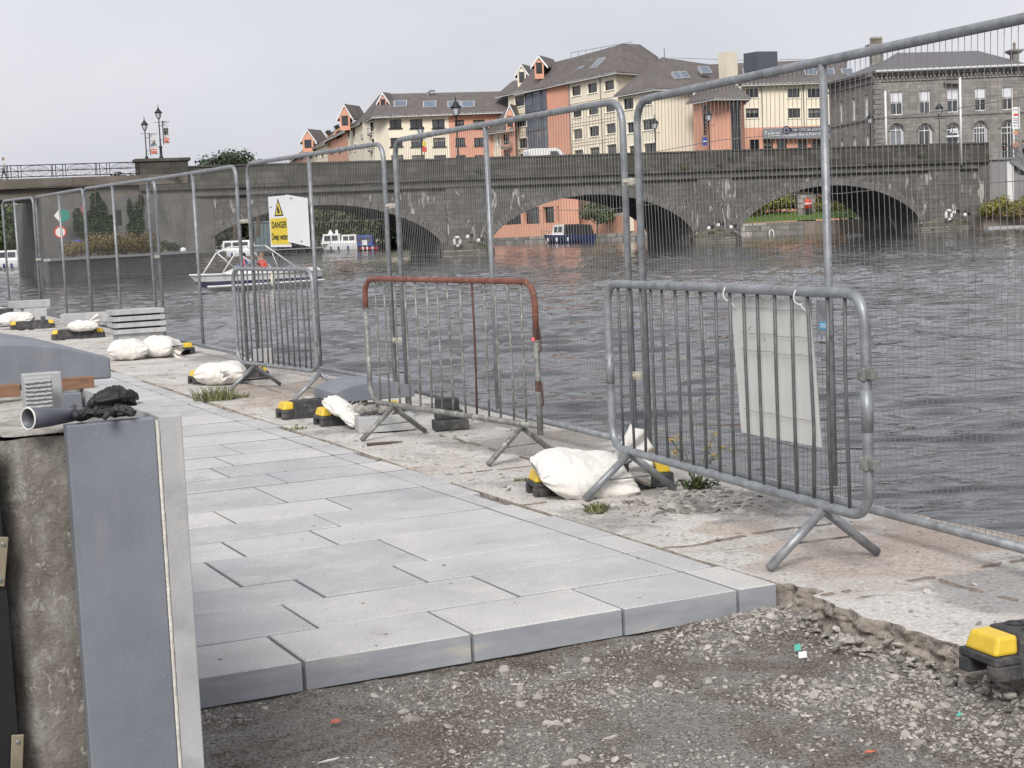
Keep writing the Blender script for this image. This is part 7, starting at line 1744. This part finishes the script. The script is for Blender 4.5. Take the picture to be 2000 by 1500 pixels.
def cruiser(px0, px1, pyw, y, label, hullm='white', cabin='white', Hh=.9, flip=False, cab=((.18, .8, .75),), top=None, Wd=2.8, grey=None, name='motor_cruiser', turn=0.0):
    p0, p1 = VP(px0, y), VP(px1, y + turn); p0.z = p1.z = WZ; dv = p1 - p0; L = dv.length; an = math.atan2(dv.y, dv.x)
    t = thing(name, label, 'boat', p0 if not flip else p1, an + (math.pi if flip else 0), local=True)
    m = MB(); m.cur = 1; hull(m, L, Wd, Hh, .3, .25, .3); m.build('hull', [M[hullm], M[grey or hullm], M['white']], t)
    for (a, b_, hh) in cab:
        m = MB(); w_ = Wd * .40; m.hexa([(L * a, -w_, Hh * .95), (L * a, w_, Hh * .95), (L * b_, w_, Hh * .95), (L * b_, -w_, Hh * .95)], [(L * (a + .05), -w_ * .9, Hh + hh), (L * (a + .05), w_ * .9, Hh + hh), (L * (b_ - .01), w_ * .9, Hh + hh), (L * (b_ - .01), -w_ * .9, Hh + hh)]); m.build('cabin', M[cabin], t, bevel=.05)
        n = max(2, int(L * (b_ - a) / 1.1))
        for i in range(n):
            xa_, xb_ = L * (a + .06) + (L * (b_ - a - .1)) * (i + .1) / n, L * (a + .06) + (L * (b_ - a - .1)) * (i + .9) / n
            for s in (-1, 1):
                m = MB(); m.add([(xa_, s * (w_ * .975 + .03), Hh + hh * .3), (xb_, s * (w_ * .975 + .03), Hh + hh * .3), (xb_, s * (w_ * .92 + .03), Hh + hh * .82), (xa_, s * (w_ * .92 + .03), Hh + hh * .82)], [(0, 1, 2, 3)]); m.build('cabin_window', M['glass_dark'], t)
        m = MB(); m.hexa([(L * a + .02, -w_ * .8, Hh + .2 * hh), (L * a + .02, w_ * .8, Hh + .2 * hh), (L * a - .02, w_ * .8, Hh + .2 * hh), (L * a - .02, -w_ * .8, Hh + .2 * hh)], [(L * (a + .04), -w_ * .75, Hh + hh * .85), (L * (a + .04), w_ * .75, Hh + hh * .85), (L * (a + .03), w_ * .75, Hh + hh * .85), (L * (a + .03), -w_ * .75, Hh + hh * .85)]); m.build('windscreen', M['glass_dark'], t)
    m = MB(); m.tube([(L * a, -Wd * .46 * min(1, .3 + a * 3), Hh + .55) for a in (.0, .05, .15, .3)], .03, 4); m.tube([(L * a, Wd * .46 * min(1, .3 + a * 3), Hh + .55) for a in (.0, .05, .15, .3)], .03, 4)
    for a in (.02, .15, .3):
        for s in (-1, 1): m.tube([(L * a, s * Wd * .46 * min(1, .3 + a * 3), Hh), (L * a, s * Wd * .46 * min(1, .3 + a * 3), Hh + .55)], .025, 4)
    m.build('bow_rail', M['galv'], t)
    for a in (.3, .5, .75): m = MB(); m.lathe([(.03, -.3), (.12, -.2), (.12, .2), (.03, .3)], (L * a, -Wd * .52, Hh * .45), 8); m.build('fender', M['shirt_blue'] if hullm == 'white' else M['white'], t, smooth=True)
    return t, L
def on_boat(t, L): pass
c1, Lc = cruiser(402, 488, 494, 200, 'white motor cruiser with dark wrap-round windows moored under the left arch', Hh=1.0, cab=((.25, .92, 1.25),), Wd=3.2)
m = MB(); m.box((Lc * .62, 0, 2.45), (1.6, 1.8, .30)); m.tube([(Lc * .5, 0, 2.3), (Lc * .5, 0, 3.3)], .04, 5); m.tube([(Lc * .9, -1, 2.3), (Lc * .9, -1, 3.1), (Lc * .9, 1, 3.1), (Lc * .9, 1, 2.3)], .05, 5); m.box((Lc * .5, 0, 3.1), (.9, .2, .12)); m.build('flybridge', M['rubber'], c1)
c2, Lc = cruiser(616, 690, 486, 226, 'white river cruiser with a long row of windows, seen through the left arch', Hh=1.25, cab=((.05, .55, 1.35), (.55, .98, 1.15)), Wd=3.2)
m = MB(); m.hexa([(Lc * .22, -.8, 2.55), (Lc * .22, .8, 2.55), (Lc * .36, .8, 2.55), (Lc * .36, -.8, 2.55)], [(Lc * .27, -.1, 3.2), (Lc * .27, .1, 3.2), (Lc * .29, .1, 3.2), (Lc * .29, -.1, 3.2)]); m.box((Lc * .45, 0, 2.85), (.35, .35, .6)); m.build('mast_cone', M['white'], c2)
c3, Lc = cruiser(688, 730, 486, 225, 'blue canal boat moored to the right of the white river cruiser', 'navy', 'blue', Hh=.75, cab=((.02, .75, 1.45),), Wd=2.6, grey='red', name='canal_boat')
m = MB(); m.box((Lc * .38, -1.14, 1.15), (.8, .06, .75)); m.build('white_panel', M['white'], c3)
c4, Lc = cruiser(1054, 1143, 472, 209, 'small navy hulled boat with a white wheelhouse in the middle arch', 'navy', 'white', Hh=1.05, cab=((.33, .62, 1.35),), Wd=2.6, name='small_cabin_boat', turn=-9)
m = MB(); m.hexa([(Lc * .62, -1.1, 1.0), (Lc * .62, 1.1, 1.0), (Lc * .97, 1.1, 1.0), (Lc * .97, -1.1, 1.0)], [(Lc * .62, -1.0, 2.4), (Lc * .62, 1.0, 2.4), (Lc * .93, 1.0, 2.25), (Lc * .93, -1.0, 2.25)]); m.build('canvas_cover', M['shirt_black'], c4, bevel=.05)
m = MB(); m.tube([(0.05, -.05, 1.3), (-.35, 0, 1.35), (-.35, 0, 1.9), (.6, -.4, 1.85)], .03, 5); m.build('bowsprit_rail', M['galv'], c4)
c5, Lc = cruiser(-30, 28, 490, 190, 'white cruiser at the far left edge, seen through the fence under the swing span', Hh=1.1, cab=((.2, .95, 1.2),), Wd=3.0)
# pontoon with its gangway and a pale glass shelter under the left arch
pt = thing('pontoon', 'grey pontoon walkway on floats under the left arch, below the danger sign', 'pontoon', VP(545, 225)); a, b_ = VP(486, 222), VP(640, 228); m = MB(); ex = (b_ - a).normalized()
m.box(((a + b_) / 2) + Vector((0, 0, WZ + .75)), ((b_ - a).length, 1.8, .16), rz=math.atan2(ex.y, ex.x)); m.build('deck', M['stone_light'], pt)
for k in range(9): m = MB(); m.box(a.lerp(b_, (k + .5) / 9) + Vector((0, 0, WZ + .25)), (1.0, 1.6, .6)); m.build('float', M['black'], pt)
m = MB()
for k in range(16): q = a.lerp(b_, k / 15) + Vector((0, -.8, WZ + .8)); m.tube([q, q + Vector((0, 0, 1.0))], .03, 4)
for z in (.5, 1.0): m.tube([a + Vector((0, -.8, WZ + .8 + z)), b_ + Vector((0, -.8, WZ + .8 + z))], .03, 4)
m.build('rail', M['galv'], pt)
sh2 = thing('glass_shelter', 'pale teal glazed waterside shelter behind the pontoon', 'shelter', VP(510, 232)); a = VP(488, 232); b_ = VP(530, 232)
M['tealglass'] = mat('teal_grey_glazing', (0.13, 0.19, 0.20), 0.25); wall(sh2, a, b_, -.2, 4.2, 'tealglass', name='glazing', depth=0); m = MB()
for k in range(6): q = a.lerp(b_, k / 5) + Vector((0, -.1, 0)); m.tube([q, q + Vector((0, 0, 4.3))], .07, 4)
m.tube([a + Vector((0, -.1, 4.2)), b_ + Vector((0, -.1, 4.2))], .12, 4); m.build('posts', M['galv'], sh2)

# ================================================================== VEGETATION
def leaves(mb, blobs, n, s, up=0.35, vshape=None):
    tot = sum(b_[3] * b_[4] * b_[5] for b_ in blobs)
    for bx, by, bz, rx, ry, rz_ in blobs:
        k = int(n * rx * ry * rz_ / tot) + 6
        for _ in range(k):
            d = Vector((rnd.gauss(0, 1), rnd.gauss(0, 1), rnd.gauss(0, 1))).normalized(); r_ = rnd.random() ** 0.33
            r_ = r_ * (0.72 + 0.45 * noise.noise(Vector((bx, by, bz)) + d * 2.2))
            if r_ < 0.45 and rnd.random() < .6: r_ = .6 + .4 * rnd.random()
            p = Vector((bx + d.x * rx * r_, by + d.y * ry * r_, bz + d.z * rz_ * r_))
            nn = (d + Vector((rnd.uniform(-1, 1), rnd.uniform(-1, 1), rnd.uniform(-1, 1))) * .8 + Vector((0, 0, up))).normalized()
            a = nn.cross(Vector((rnd.uniform(-1, 1), rnd.uniform(-1, 1), .3))).normalized(); b__ = nn.cross(a); q = s * rnd.uniform(.5, 1.3)
            mb.add([p - a * q, p + b__ * q * .55 + a * q * .1, p + a * q, p - b__ * q * .55 - a * q * .1], [(0, 1, 2, 3)])
def tree(loc, h, r, label, m_='foliage_dark', n=2600, s=.28, seed=0, flat=.8, trunkh=.4, name='broadleaf_tree', group=None, cr=None):
    rr_ = random.Random(seed); t = thing(name, label, 'tree', loc, 0, group)
    m = MB(); top = loc + Vector((0, 0, h * .8)); m.tube([loc, loc + Vector((.1, 0, h * .35)), top], .2, 8, rs=[.028 * h, .02 * h, .005 * h])
    blobs = []
    for k in range(cr or 11):
        a = rr_.uniform(0, 6.28); q = rr_.uniform(.1, .72) * r; z = h * rr_.uniform(trunkh, .86); k_ = rr_.uniform(.34, .56) * r * (1.05 - .35 * abs(z / h - .6))
        c = loc + Vector((math.cos(a) * q, math.sin(a) * q, z)); blobs.append((c.x, c.y, c.z, k_, k_, k_ * flat)); m.tube([loc + Vector((0, 0, h * .3)), loc.lerp(c, .6), c], .1, 5, rs=[.012 * h, .008 * h, .003 * h])
    m.build('trunk', M['bark'], t); lf_ = MB(); leaves(lf_, blobs, n, s); lf_.build('crown', M[m_], t); return t
def vz(px, y, z): p = VP(px, y); p.z = z; return p
tree(vz(450, 205, 2), ZP(450, 283, 205) - 2, 4.6, 'dark round tree showing over the bridge parapet, right of the lanterns', seed=3, n=6000, s=.24, trunkh=.55, cr=20)
tree(vz(405, 210, 2), ZP(405, 300, 210) - 2, 3.0, 'lower left shoulder tree beside the dark round tree over the parapet', seed=4, n=2600, s=.24, trunkh=.6)
tree(vz(495, 207, 2), ZP(495, 296, 207) - 2, 2.4, 'lower right tree beside the dark round tree over the parapet', seed=14, n=2200, s=.22, trunkh=.6)
tree(vz(530, 260, 2), ZP(530, 312, 260) - 2, 3.2, 'distant low tree before the left end of the apartment house', seed=5, n=1200, s=.3, trunkh=.6)
tree(vz(247, 190, 0), ZP(247, 316, 190), 3.4, 'dark tree behind the iron railing beside the stone end pier', seed=6, n=2800, s=.25)
tree(vz(78, 200, 0), ZP(78, 336, 200), 3.4, 'yellowish tree top just above the swing span behind the railing', 'foliage', seed=7, n=2600, s=.25, trunkh=.7)
tree(vz(656, 300, 2), ZP(656, 214, 300) - 2, 2.2, 'dark conifer behind the gables of the apartment house', seed=8, n=1400, s=.3, trunkh=.5)
for k, (px, y, top, r_, mm, lb_) in enumerate([(10, 250, 398, 6.5, 'foliage', 'pale tree under the swing span at the left edge, behind the white cruiser'), (-50, 240, 380, 7, 'foliage', 'tree beyond the left edge of the picture under the swing span'), (60, 262, 392, 6, 'foliage', 'shaded tree in the dark channel under the swing span'),
     (440, 236, 400, 7, 'foliage_dark', 'dark tree at the left inside the left arch'), (560, 237, 394, 6, 'foliage_dark', 'dark tree behind the pontoon in the left arch'), (625, 236, 388, 5, 'foliage', 'tall tree behind the white river cruiser'), (672, 234, 398, 4.5, 'foliage', 'bright tree right of the small gable in the left arch'),
     (722, 234, 400, 4.5, 'foliage', 'round green tree behind the canal boat'), (772, 236, 405, 5, 'foliage_dark', 'dark tree at the right inside the left arch'), (835, 236, 405, 5.5, 'foliage_dark', 'tree hidden behind the left pier')]):
    tree(vz(px, y, 0), ZP(px, top, y), r_, lb_, mm, seed=20 + k, n=2400, s=.38, trunkh=.18, cr=14, flat=1.0)
tree(vz(1160, 209, .4), ZP(1160, 392, 209) - .4, 2.9, 'street tree with a dark trunk on the quay seen through the middle arch', 'foliage', seed=31, n=2200, s=.22, trunkh=.5, cr=9)
# arch 3 bank
gb3 = thing('stone_revetment', 'rough stone river wall below the grass in the right arch', 'quay wall', VP(1500, 186)); a, b_ = VP(1405, 187), VP(1566, 184); c__ = VP(1690, 182)
m = MB(); m.prism([tuple(a[:2]), tuple(b_[:2]), tuple((b_ + Vector((0, 2, 0)))[:2]), tuple((a + Vector((0, 2, 0)))[:2])], -2, ZP(1500, 435, 186)); m.build('rubble_wall', M['rubble_pale'], gb3)
m = MB(); m.prism([tuple((b_ + Vector((0, -.3, 0)))[:2]), tuple((c__ + Vector((0, -.3, 0)))[:2]), tuple((c__ + Vector((0, 2, 0)))[:2]), tuple((b_ + Vector((0, 2, 0)))[:2])], -2, ZP(1600, 431, 183)); m.build('smooth_wall', M['bankwall'], gb3)
zg = ZP(1500, 434, 186); m = MB(); m.add([a + Vector((0, 1, zg)), c__ + Vector((0, 1, zg + .1)), c__ + Vector((0, 7, zg + 1.2)), a + Vector((0, 7, zg + 1.0))], [(0, 1, 2, 3)]); tag(m.build('grass_bank', M['grass'], None, origin=(0, 0, 0)), kind='structure')
gl_ = MB()
for k in range(2500):
    u_ = rnd.random(); w_ = rnd.random(); p = (a.lerp(c__, u_)) + Vector((0, 1 + 6 * w_, zg + .05 + 1.1 * w_)); gl_.add([p + Vector((-.04, 0, 0)), p + Vector((.04, 0, 0)), p + Vector((rnd.uniform(-.1, .1), 0, rnd.uniform(.12, .32)))], [(0, 1, 2)])
tag(gl_.build('grass', M['grass'], None, origin=(0, 0, 0)), 'short green grass on the bank in the right arch', 'grass', kind='stuff')
def bush(blobs, label, m_, n, s, name='bush', loc=None):
    t = thing(name, label, 'bush', loc or Vector(blobs[0][:3])); m = MB(); leaves(m, blobs, n, s); m.build('leaves', M[m_], t)
    for b__ in blobs[:6]: st_b = MB(); st_b.tube([Vector((b__[0], b__[1], b__[2] - b__[5])), Vector((b__[0] + .1, b__[1], b__[2]))], .05 if b__[5] > .3 else .015, 4); st_b.build('stem', M['bark'], t)
    return t
def pb(px, py, y, rx, rz_): p = D(px, py, y); return (p.x, p.y, p.z, rx, rx, rz_)
bush([pb(1450 + k * 17, 410 - min(k, 4) * 5, 190.5 - k * .2, 1.2, 1.4) for k in range(6)], 'dark green and yellow hedge left of the ruined wall in the right arch', 'foliage_yellow', 3800, .16)
bush([pb(1440 + k * 24, 384 + abs(k - 6) * 3, 192, 1.6, 1.9) for k in range(12)], 'dark green bushes behind the yellow hedge in the right arch', 'foliage_dark', 6500, .2)
bush([pb(1600 + k * 16, 400 + k * 4, 189, 1.2, 1.3) for k in range(5)], 'green bush right of the red buoy in the right arch', 'foliage_yellow', 1500, .18)
rw = thing('ruined_wall', 'broken pale stone wall standing on the grass in the right arch', 'wall', VP(1570, 188)); m = MB(); a_, b__ = VP(1556, 188), VP(1590, 188.5)
m.prism([tuple(a_[:2]), tuple(b__[:2]), tuple((b__ + Vector((0, .8, 0)))[:2]), tuple((a_ + Vector((0, .8, 0)))[:2])], .8, ZP(1570, 380, 188)); m.build('wall', M['rubble_pale'], rw)
by = D(1578, 398, 187.2); t = thing('red_buoy', 'round orange red buoy before the broken wall in the right arch', 'buoy', by); m = MB(); m.lathe([(.05, -.65), (.35, -.5), (.5, 0), (.4, .4), (.1, .62)], by, 14); m.build('ball', M['red'], t, smooth=True)
m = MB(); m.lathe([(.505, -.06), (.505, .1)], by, 14); m.build('white_band', M['white'], t); m = MB(); m.tube([by + Vector((0, 0, -.6)), Vector((by.x, by.y, 1.0))], .06, 6); m.build('post', M['iron'], t)
for k, px in enumerate((1507,)): q = D(px, 456, 184.6); m = MB(); m.tube([q + Vector((math.cos(i * math.pi / 8) * .25, 0, math.sin(i * math.pi / 8) * .4)) for i in range(16)], .09, 6, closed=True); tag(m.build('life_ring', M['ringwhite'], None, smooth=True), 'pale ring low on the rough stone wall in the right arch', 'life ring')
# bushes on the guide wall, ivy on the abutment
bush([pb(140 + k * 17, 480 - (k % 2) * 6 + (k < 2) * 8, 106 + k * 1.2, .95, .95 if 1 < k else .6) for k in range(10)], 'long dry brown hedge growing on the guide wall', 'foliage_brown', 12000, .075)
bush([pb(285 + k * 14, 486, 118 + k, .5, .35) for k in range(3)], 'green bush at the right end of the dry hedge', 'foliage', 700, .08)
bush([pb(318 + k * 12, 478 + k * 2, 121, .5, .45) for k in range(3)], 'dark low bush above the nose of the guide wall', 'foliage_dark', 900, .08)
def ivy(label, polys, n, y0, m_='ivy'):
    t = thing('ivy', label, 'ivy', D(*polys[0][:2], y0)); m = MB()
    for px, py, rx, ry in polys:
        for k in range(int(n * rx * ry / sum(q[2] * q[3] for q in polys))):
            a = rnd.uniform(0, 6.28); r_ = rnd.random() ** .5 * (1 + .25 * noise.noise(Vector((a * 2, px, 0)))); qx, qy = px + math.cos(a) * rx * r_, py + math.sin(a) * ry * r_
            dd = ray(qx, qy); kk = (cL + (cR - cL).normalized() * 0 - CAM); nn = Vector(((cR - cL).y, -(cR - cL).x, 0)).normalized(); tt_ = (cL - CAM).dot(nn) / dd.dot(nn); p = CAM + dd * (tt_ * (1 - .0006 - .003 * rnd.random()))
            c_ = Vector((rnd.uniform(-1, 1), -.6 + rnd.uniform(-.4, .4), rnd.uniform(-1, 1))).normalized(); u_ = c_.cross(Vector((0.2, 0, 1))).normalized(); w_ = c_.cross(u_); q = rnd.uniform(.05, .12)
            m.add([p - u_ * q, p + w_ * q * .7, p + u_ * q, p - w_ * q * .7], [(0, 1, 2, 3)])
    m.build('leaves', M[m_], t)
    m = MB(); q = D(polys[0][0], polys[0][1] + polys[0][3], y0); m.tube([q, q + Vector((.1, 0, 1.5))], .04, 4); m.build('stem', M['bark'], t)
M['ivy'] = mat('ivy_leaves', (0.036, 0.060, 0.026), 0.6, 0, .3, 1, island=.5)
ivy('large patch of ivy covering the abutment wall from the top down', [(186, 388, 10, 14), (192, 405, 15, 16), (188, 425, 22, 20), (180, 445, 36, 20), (158, 437, 14, 14), (150, 420, 8, 14), (208, 440, 17, 20)], 8000, 119)
ivy('smaller triangular ivy patch on the abutment wall right of the large one', [(275, 392, 5, 12), (270, 408, 8, 14), (266, 428, 13, 18), (264, 444, 17, 12), (252, 405, 4, 16)], 2800, 121)
sl = D(232, 425, 119.8); m = MB(); m.box(sl, (.35, .3, 1.2)); tag(m.build('wall_slot', M['black'], None), 'dark narrow slot in the abutment wall between the two ivy patches', 'slot')
bush([pb(1925 + k * 16, 408 - (k % 3) * 7, 149 + k * .3, 1.0, .75) for k in range(8)], 'long green and rusty bush on top of the right bank wall', 'foliage_yellow', 5200, .11)
bush([pb(1930 + k * 20, 418, 149.4, .9, .5) for k in range(5)], 'darker undergrowth below the long bush on the right bank wall', 'foliage_brown', 1500, .11)
for k, (px, py, n, mm, lb_) in enumerate([(330, 345, 260, 'foliage_brown', 'dry weeds on the ledge below the stone end pier'), (345, 352, 120, 'foliage', 'green weeds on the ledge below the stone end pier'), (1404, 322, 90, 'foliage', 'weeds rooted in the parapet above the middle pier, left tuft'), (1425, 310, 90, 'foliage', 'weeds rooted in the parapet above the middle pier, right tuft'), (935, 335, 160, 'foliage_dark', 'dark weeds rooted in the parapet above the left pier'), (1800, 303, 120, 'foliage', 'weeds on the parapet ledge near the taller white pole'), (1335, 327, 80, 'foliage_brown', 'thin dry weeds on the cornice between the two right arches'), (1930, 305, 70, 'foliage', 'weeds at the right end of the parapet')]):
    s, z = BP(px, py, .35); p = BL(s, .35, z); bush([(p.x, p.y, p.z, .55 + (k < 1) * .9, .2, .22)], lb_, mm, n, .06, name='wall_weeds')

# ================================================================== TRAFFIC AND PEOPLE ON THE BRIDGE
def vehicle(px0, px1, o, label, colr, van=True):
    s0, _ = BP(px0, 300, o); s1, _ = BP(px1, 300, o); L = s1 - s0; t = thing('white_van' if van else 'parked_car', label, 'van' if van else 'car', BL(s0, o, 6.32), BA, local=True)
    Hh = 2.28 if van else 1.46; m = MB(); W2_ = .92
    prof = [(0, .35), (L, .35), (L, .95), (L - .35, 1.12), (L - 1.25, Hh - .12), (L - 1.6, Hh), (.12, Hh), (0, Hh - .2)] if van else [(0, .35), (L, .35), (L, .75), (L - .9, .92), (L - 1.6, Hh - .05), (L - 2.6, Hh), (.9, Hh - .08), (.25, .95), (0, .85)]
    m.extrude([(x, -W2_, z) for x, z in prof], (0, 2 * W2_, 0)); m.build('body', M[colr], t, bevel=.06)
    for s in (-1, 1):
        m = MB(); y_ = s * (W2_ + .012)
        if van: m.add([(L - 2.2, y_, 1.3), (L - 1.1, y_, 1.3), (L - 1.5, y_, 2.0), (L - 2.2, y_, 2.0)], [(0, 1, 2, 3)])
        else: m.add([(.7, y_, .98), (L - 1.2, y_, .98), (L - 1.8, y_, Hh - .14), (1.1, y_, Hh - .16)], [(0, 1, 2, 3)])
        m.build('side_window', M['glass_dark'], t)
    m = MB()
    if van: m.add([(L - .38, -.8, 1.13), (L - .38, .8, 1.13), (L - 1.20, .75, Hh - .15), (L - 1.20, -.75, Hh - .15)], [(0, 1, 2, 3)]); m.v = [v + Vector((.03, 0, .02)) for v in m.v]
    else: m.add([(L - .95, -.8, .95), (L - .95, .8, .95), (L - 1.58, .7, Hh - .07), (L - 1.58, -.7, Hh - .07)], [(0, 1, 2, 3)]); m.v = [v + Vector((.03, 0, .02)) for v in m.v]
    m.build('windscreen', M['glass_dark'], t)
    for x in (.8, L - .9):
        for s in (-1, 1):
            m = MB(); m.tube([(x, s * (W2_ - .2), .33), (x, s * (W2_ + .02), .33)], .33, 14); w_ = m.build('wheel', M['black'], t, smooth=False)
    for s in (-1, 1): m = MB(); m.box((L + .005, s * .65, .75), (.06, .3, .18)); m.build('headlight', M['lampglass'], t)
vehicle(1028, 1112, -8.2, 'white van crossing the bridge, only its roof over the parapet', 'white', True)
vehicle(944, 998, -8.2, 'pale car crossing the bridge, only its roof over the parapet', 'shirt_grey', False)
vehicle(620, 682, -8.2, 'white car on the bridge before the apartment house, only its roof over the parapet', 'white', False)
def bp_person(px, o, zf, label, *a, **k):
    s, _ = BP(px, 290, o); return person(BL(s, o, zf), *([k.pop('ang', 0.0)]), label, *a, **k)
bp_person(4, -1.5, 7.02, 'person in white and grey walking on the swing span at the left edge', 'shirt_white', 'grey_trousers', ang=R(-60), hair='fair', stride=.25)
bp_person(1114, -8.0, 6.5, 'person in a bright pink top behind the parapet beside the white van', 'shirt_pink', 'shirt_black', ang=R(20), hair='fair', h=1.7)
bp_person(1962, -1.6, 6.16, 'person in black, leftmost of the three at the top of the steps', 'shirt_black', 'shirt_black', ang=R(-30), hair='fair')
bp_person(1984, -1.9, 6.16, 'person in an orange top at the top of the steps', 'shirt_orange', 'shirt_black', ang=R(150), hair='fair')
bp_person(1999, -1.6, 6.0, 'person in a grey jacket at the right picture edge on the steps', 'shirt_grey', 'shirt_black', ang=R(100))
lb(52.2, 62, -1.0, -12, 4.0, 6.14, 'conc_pale', 'pavement', st_)
# information board and small sign on a post at the right
s, z = BP(1986, 252, -1.0); t = thing('information_board', 'tall white sign board with red lettering on a post at the right edge', 'sign', BL(s, -1.0, 6.1))
ia, ib = D(1977, 252, 149.5), D(1992, 252, 149.5); zt_ = ZP(1986, 209, 149.5); m = MB(); m.hexa([ia, ib, ib + Vector((0, .08, 0)), ia + Vector((0, .08, 0))], [Vector((q.x, q.y, zt_)) for q in (ia, ib, ib + Vector((0, .08, 0)), ia + Vector((0, .08, 0)))]); m.build('board', M['white'], t)
def PI_(u, v, o=0.0): return Vector((ia.x + (ib.x - ia.x) * u, ia.y - .02 - o * 2, ia.z + (zt_ - ia.z) * v))
for (v0, v1, u0, u1, mm) in ((.60, .70, .2, .8, 'red'), (.86, .89, .15, .85, 'signgrey'), (.46, .49, .15, .8, 'signgrey'), (.38, .41, .15, .75, 'signgrey'), (.26, .31, .15, .7, 'signgrey'), (.12, .16, .2, .6, 'signgrey')):
    m = MB(); m.add([PI_(u0, v0), PI_(u1, v0), PI_(u1, v1), PI_(u0, v1)], [(0, 1, 2, 3)]); m.build('printed_line', M[mm], t)
m = MB(); c = (ia + ib) / 2; m.tube([Vector((c.x, c.y + .12, 6.1)), Vector((c.x, c.y + .12, zt_))], .06, 6); m.build('post', M['galv'], t)
m = MB(); m.box(Vector((c.x - .05, c.y - .05, ZP(1985, 259, 149.5))), (.34, .04, .34), ry=R(45)); m.build('warning_diamond', M['shirt_orange'], t)
s, _ = BP(829, 290, -9.6); t = thing('lamp_sign', 'red sign below a yellow one on a lantern post before the cream house', 'sign', BL(s, -9.6, 7.6)); m = MB(); m.box(BL(s, -9.6, ZP(829, 292, BL(s, -9.6, 0).y)), (.42, .05, .42)); m.build('red_plate', M['red'], t); m = MB(); m.box(BL(s, -9.6, ZP(829, 281, BL(s, -9.6, 0).y)), (.3, .05, .42)); m.build('yellow_plate', M['sign_yellow'], t)
m = MB(); m.tube([BL(s, -9.7, 6.3), BL(s, -9.7, 8.7)], .04, 5); m.build('post', M['iron'], t)

# far woods and meadow that close the river beyond the bridge
fl_ = MB(); fl_.prism([(-420, 330), (-60, 300), (-60, 700), (-420, 700)], -2, 0.3); tag(fl_.build('meadow', M['grassland'], None, origin=(0, 0, 0)), kind='structure')
wd_ = MB(); leaves(wd_, [(-400 + k * 9 + rnd.uniform(-3, 3), 345 - max(0, k * 9 - 250) * .1 + rnd.uniform(-5, 5), 3.2 + rnd.uniform(0, 1.5), 8, 6, 4.5) for k in range(42)] + [(150 + k * 9, 235 + rnd.uniform(-4, 4), 3.5 + rnd.uniform(0, 1.5), 8, 6, 4.5) for k in range(24)], 26000, .9)
tag(wd_.build('distant_woods', M['foliage_dark'], None, origin=(0, 0, 0)), 'low dark line of distant woods beyond the bridge', 'woods', kind='stuff')
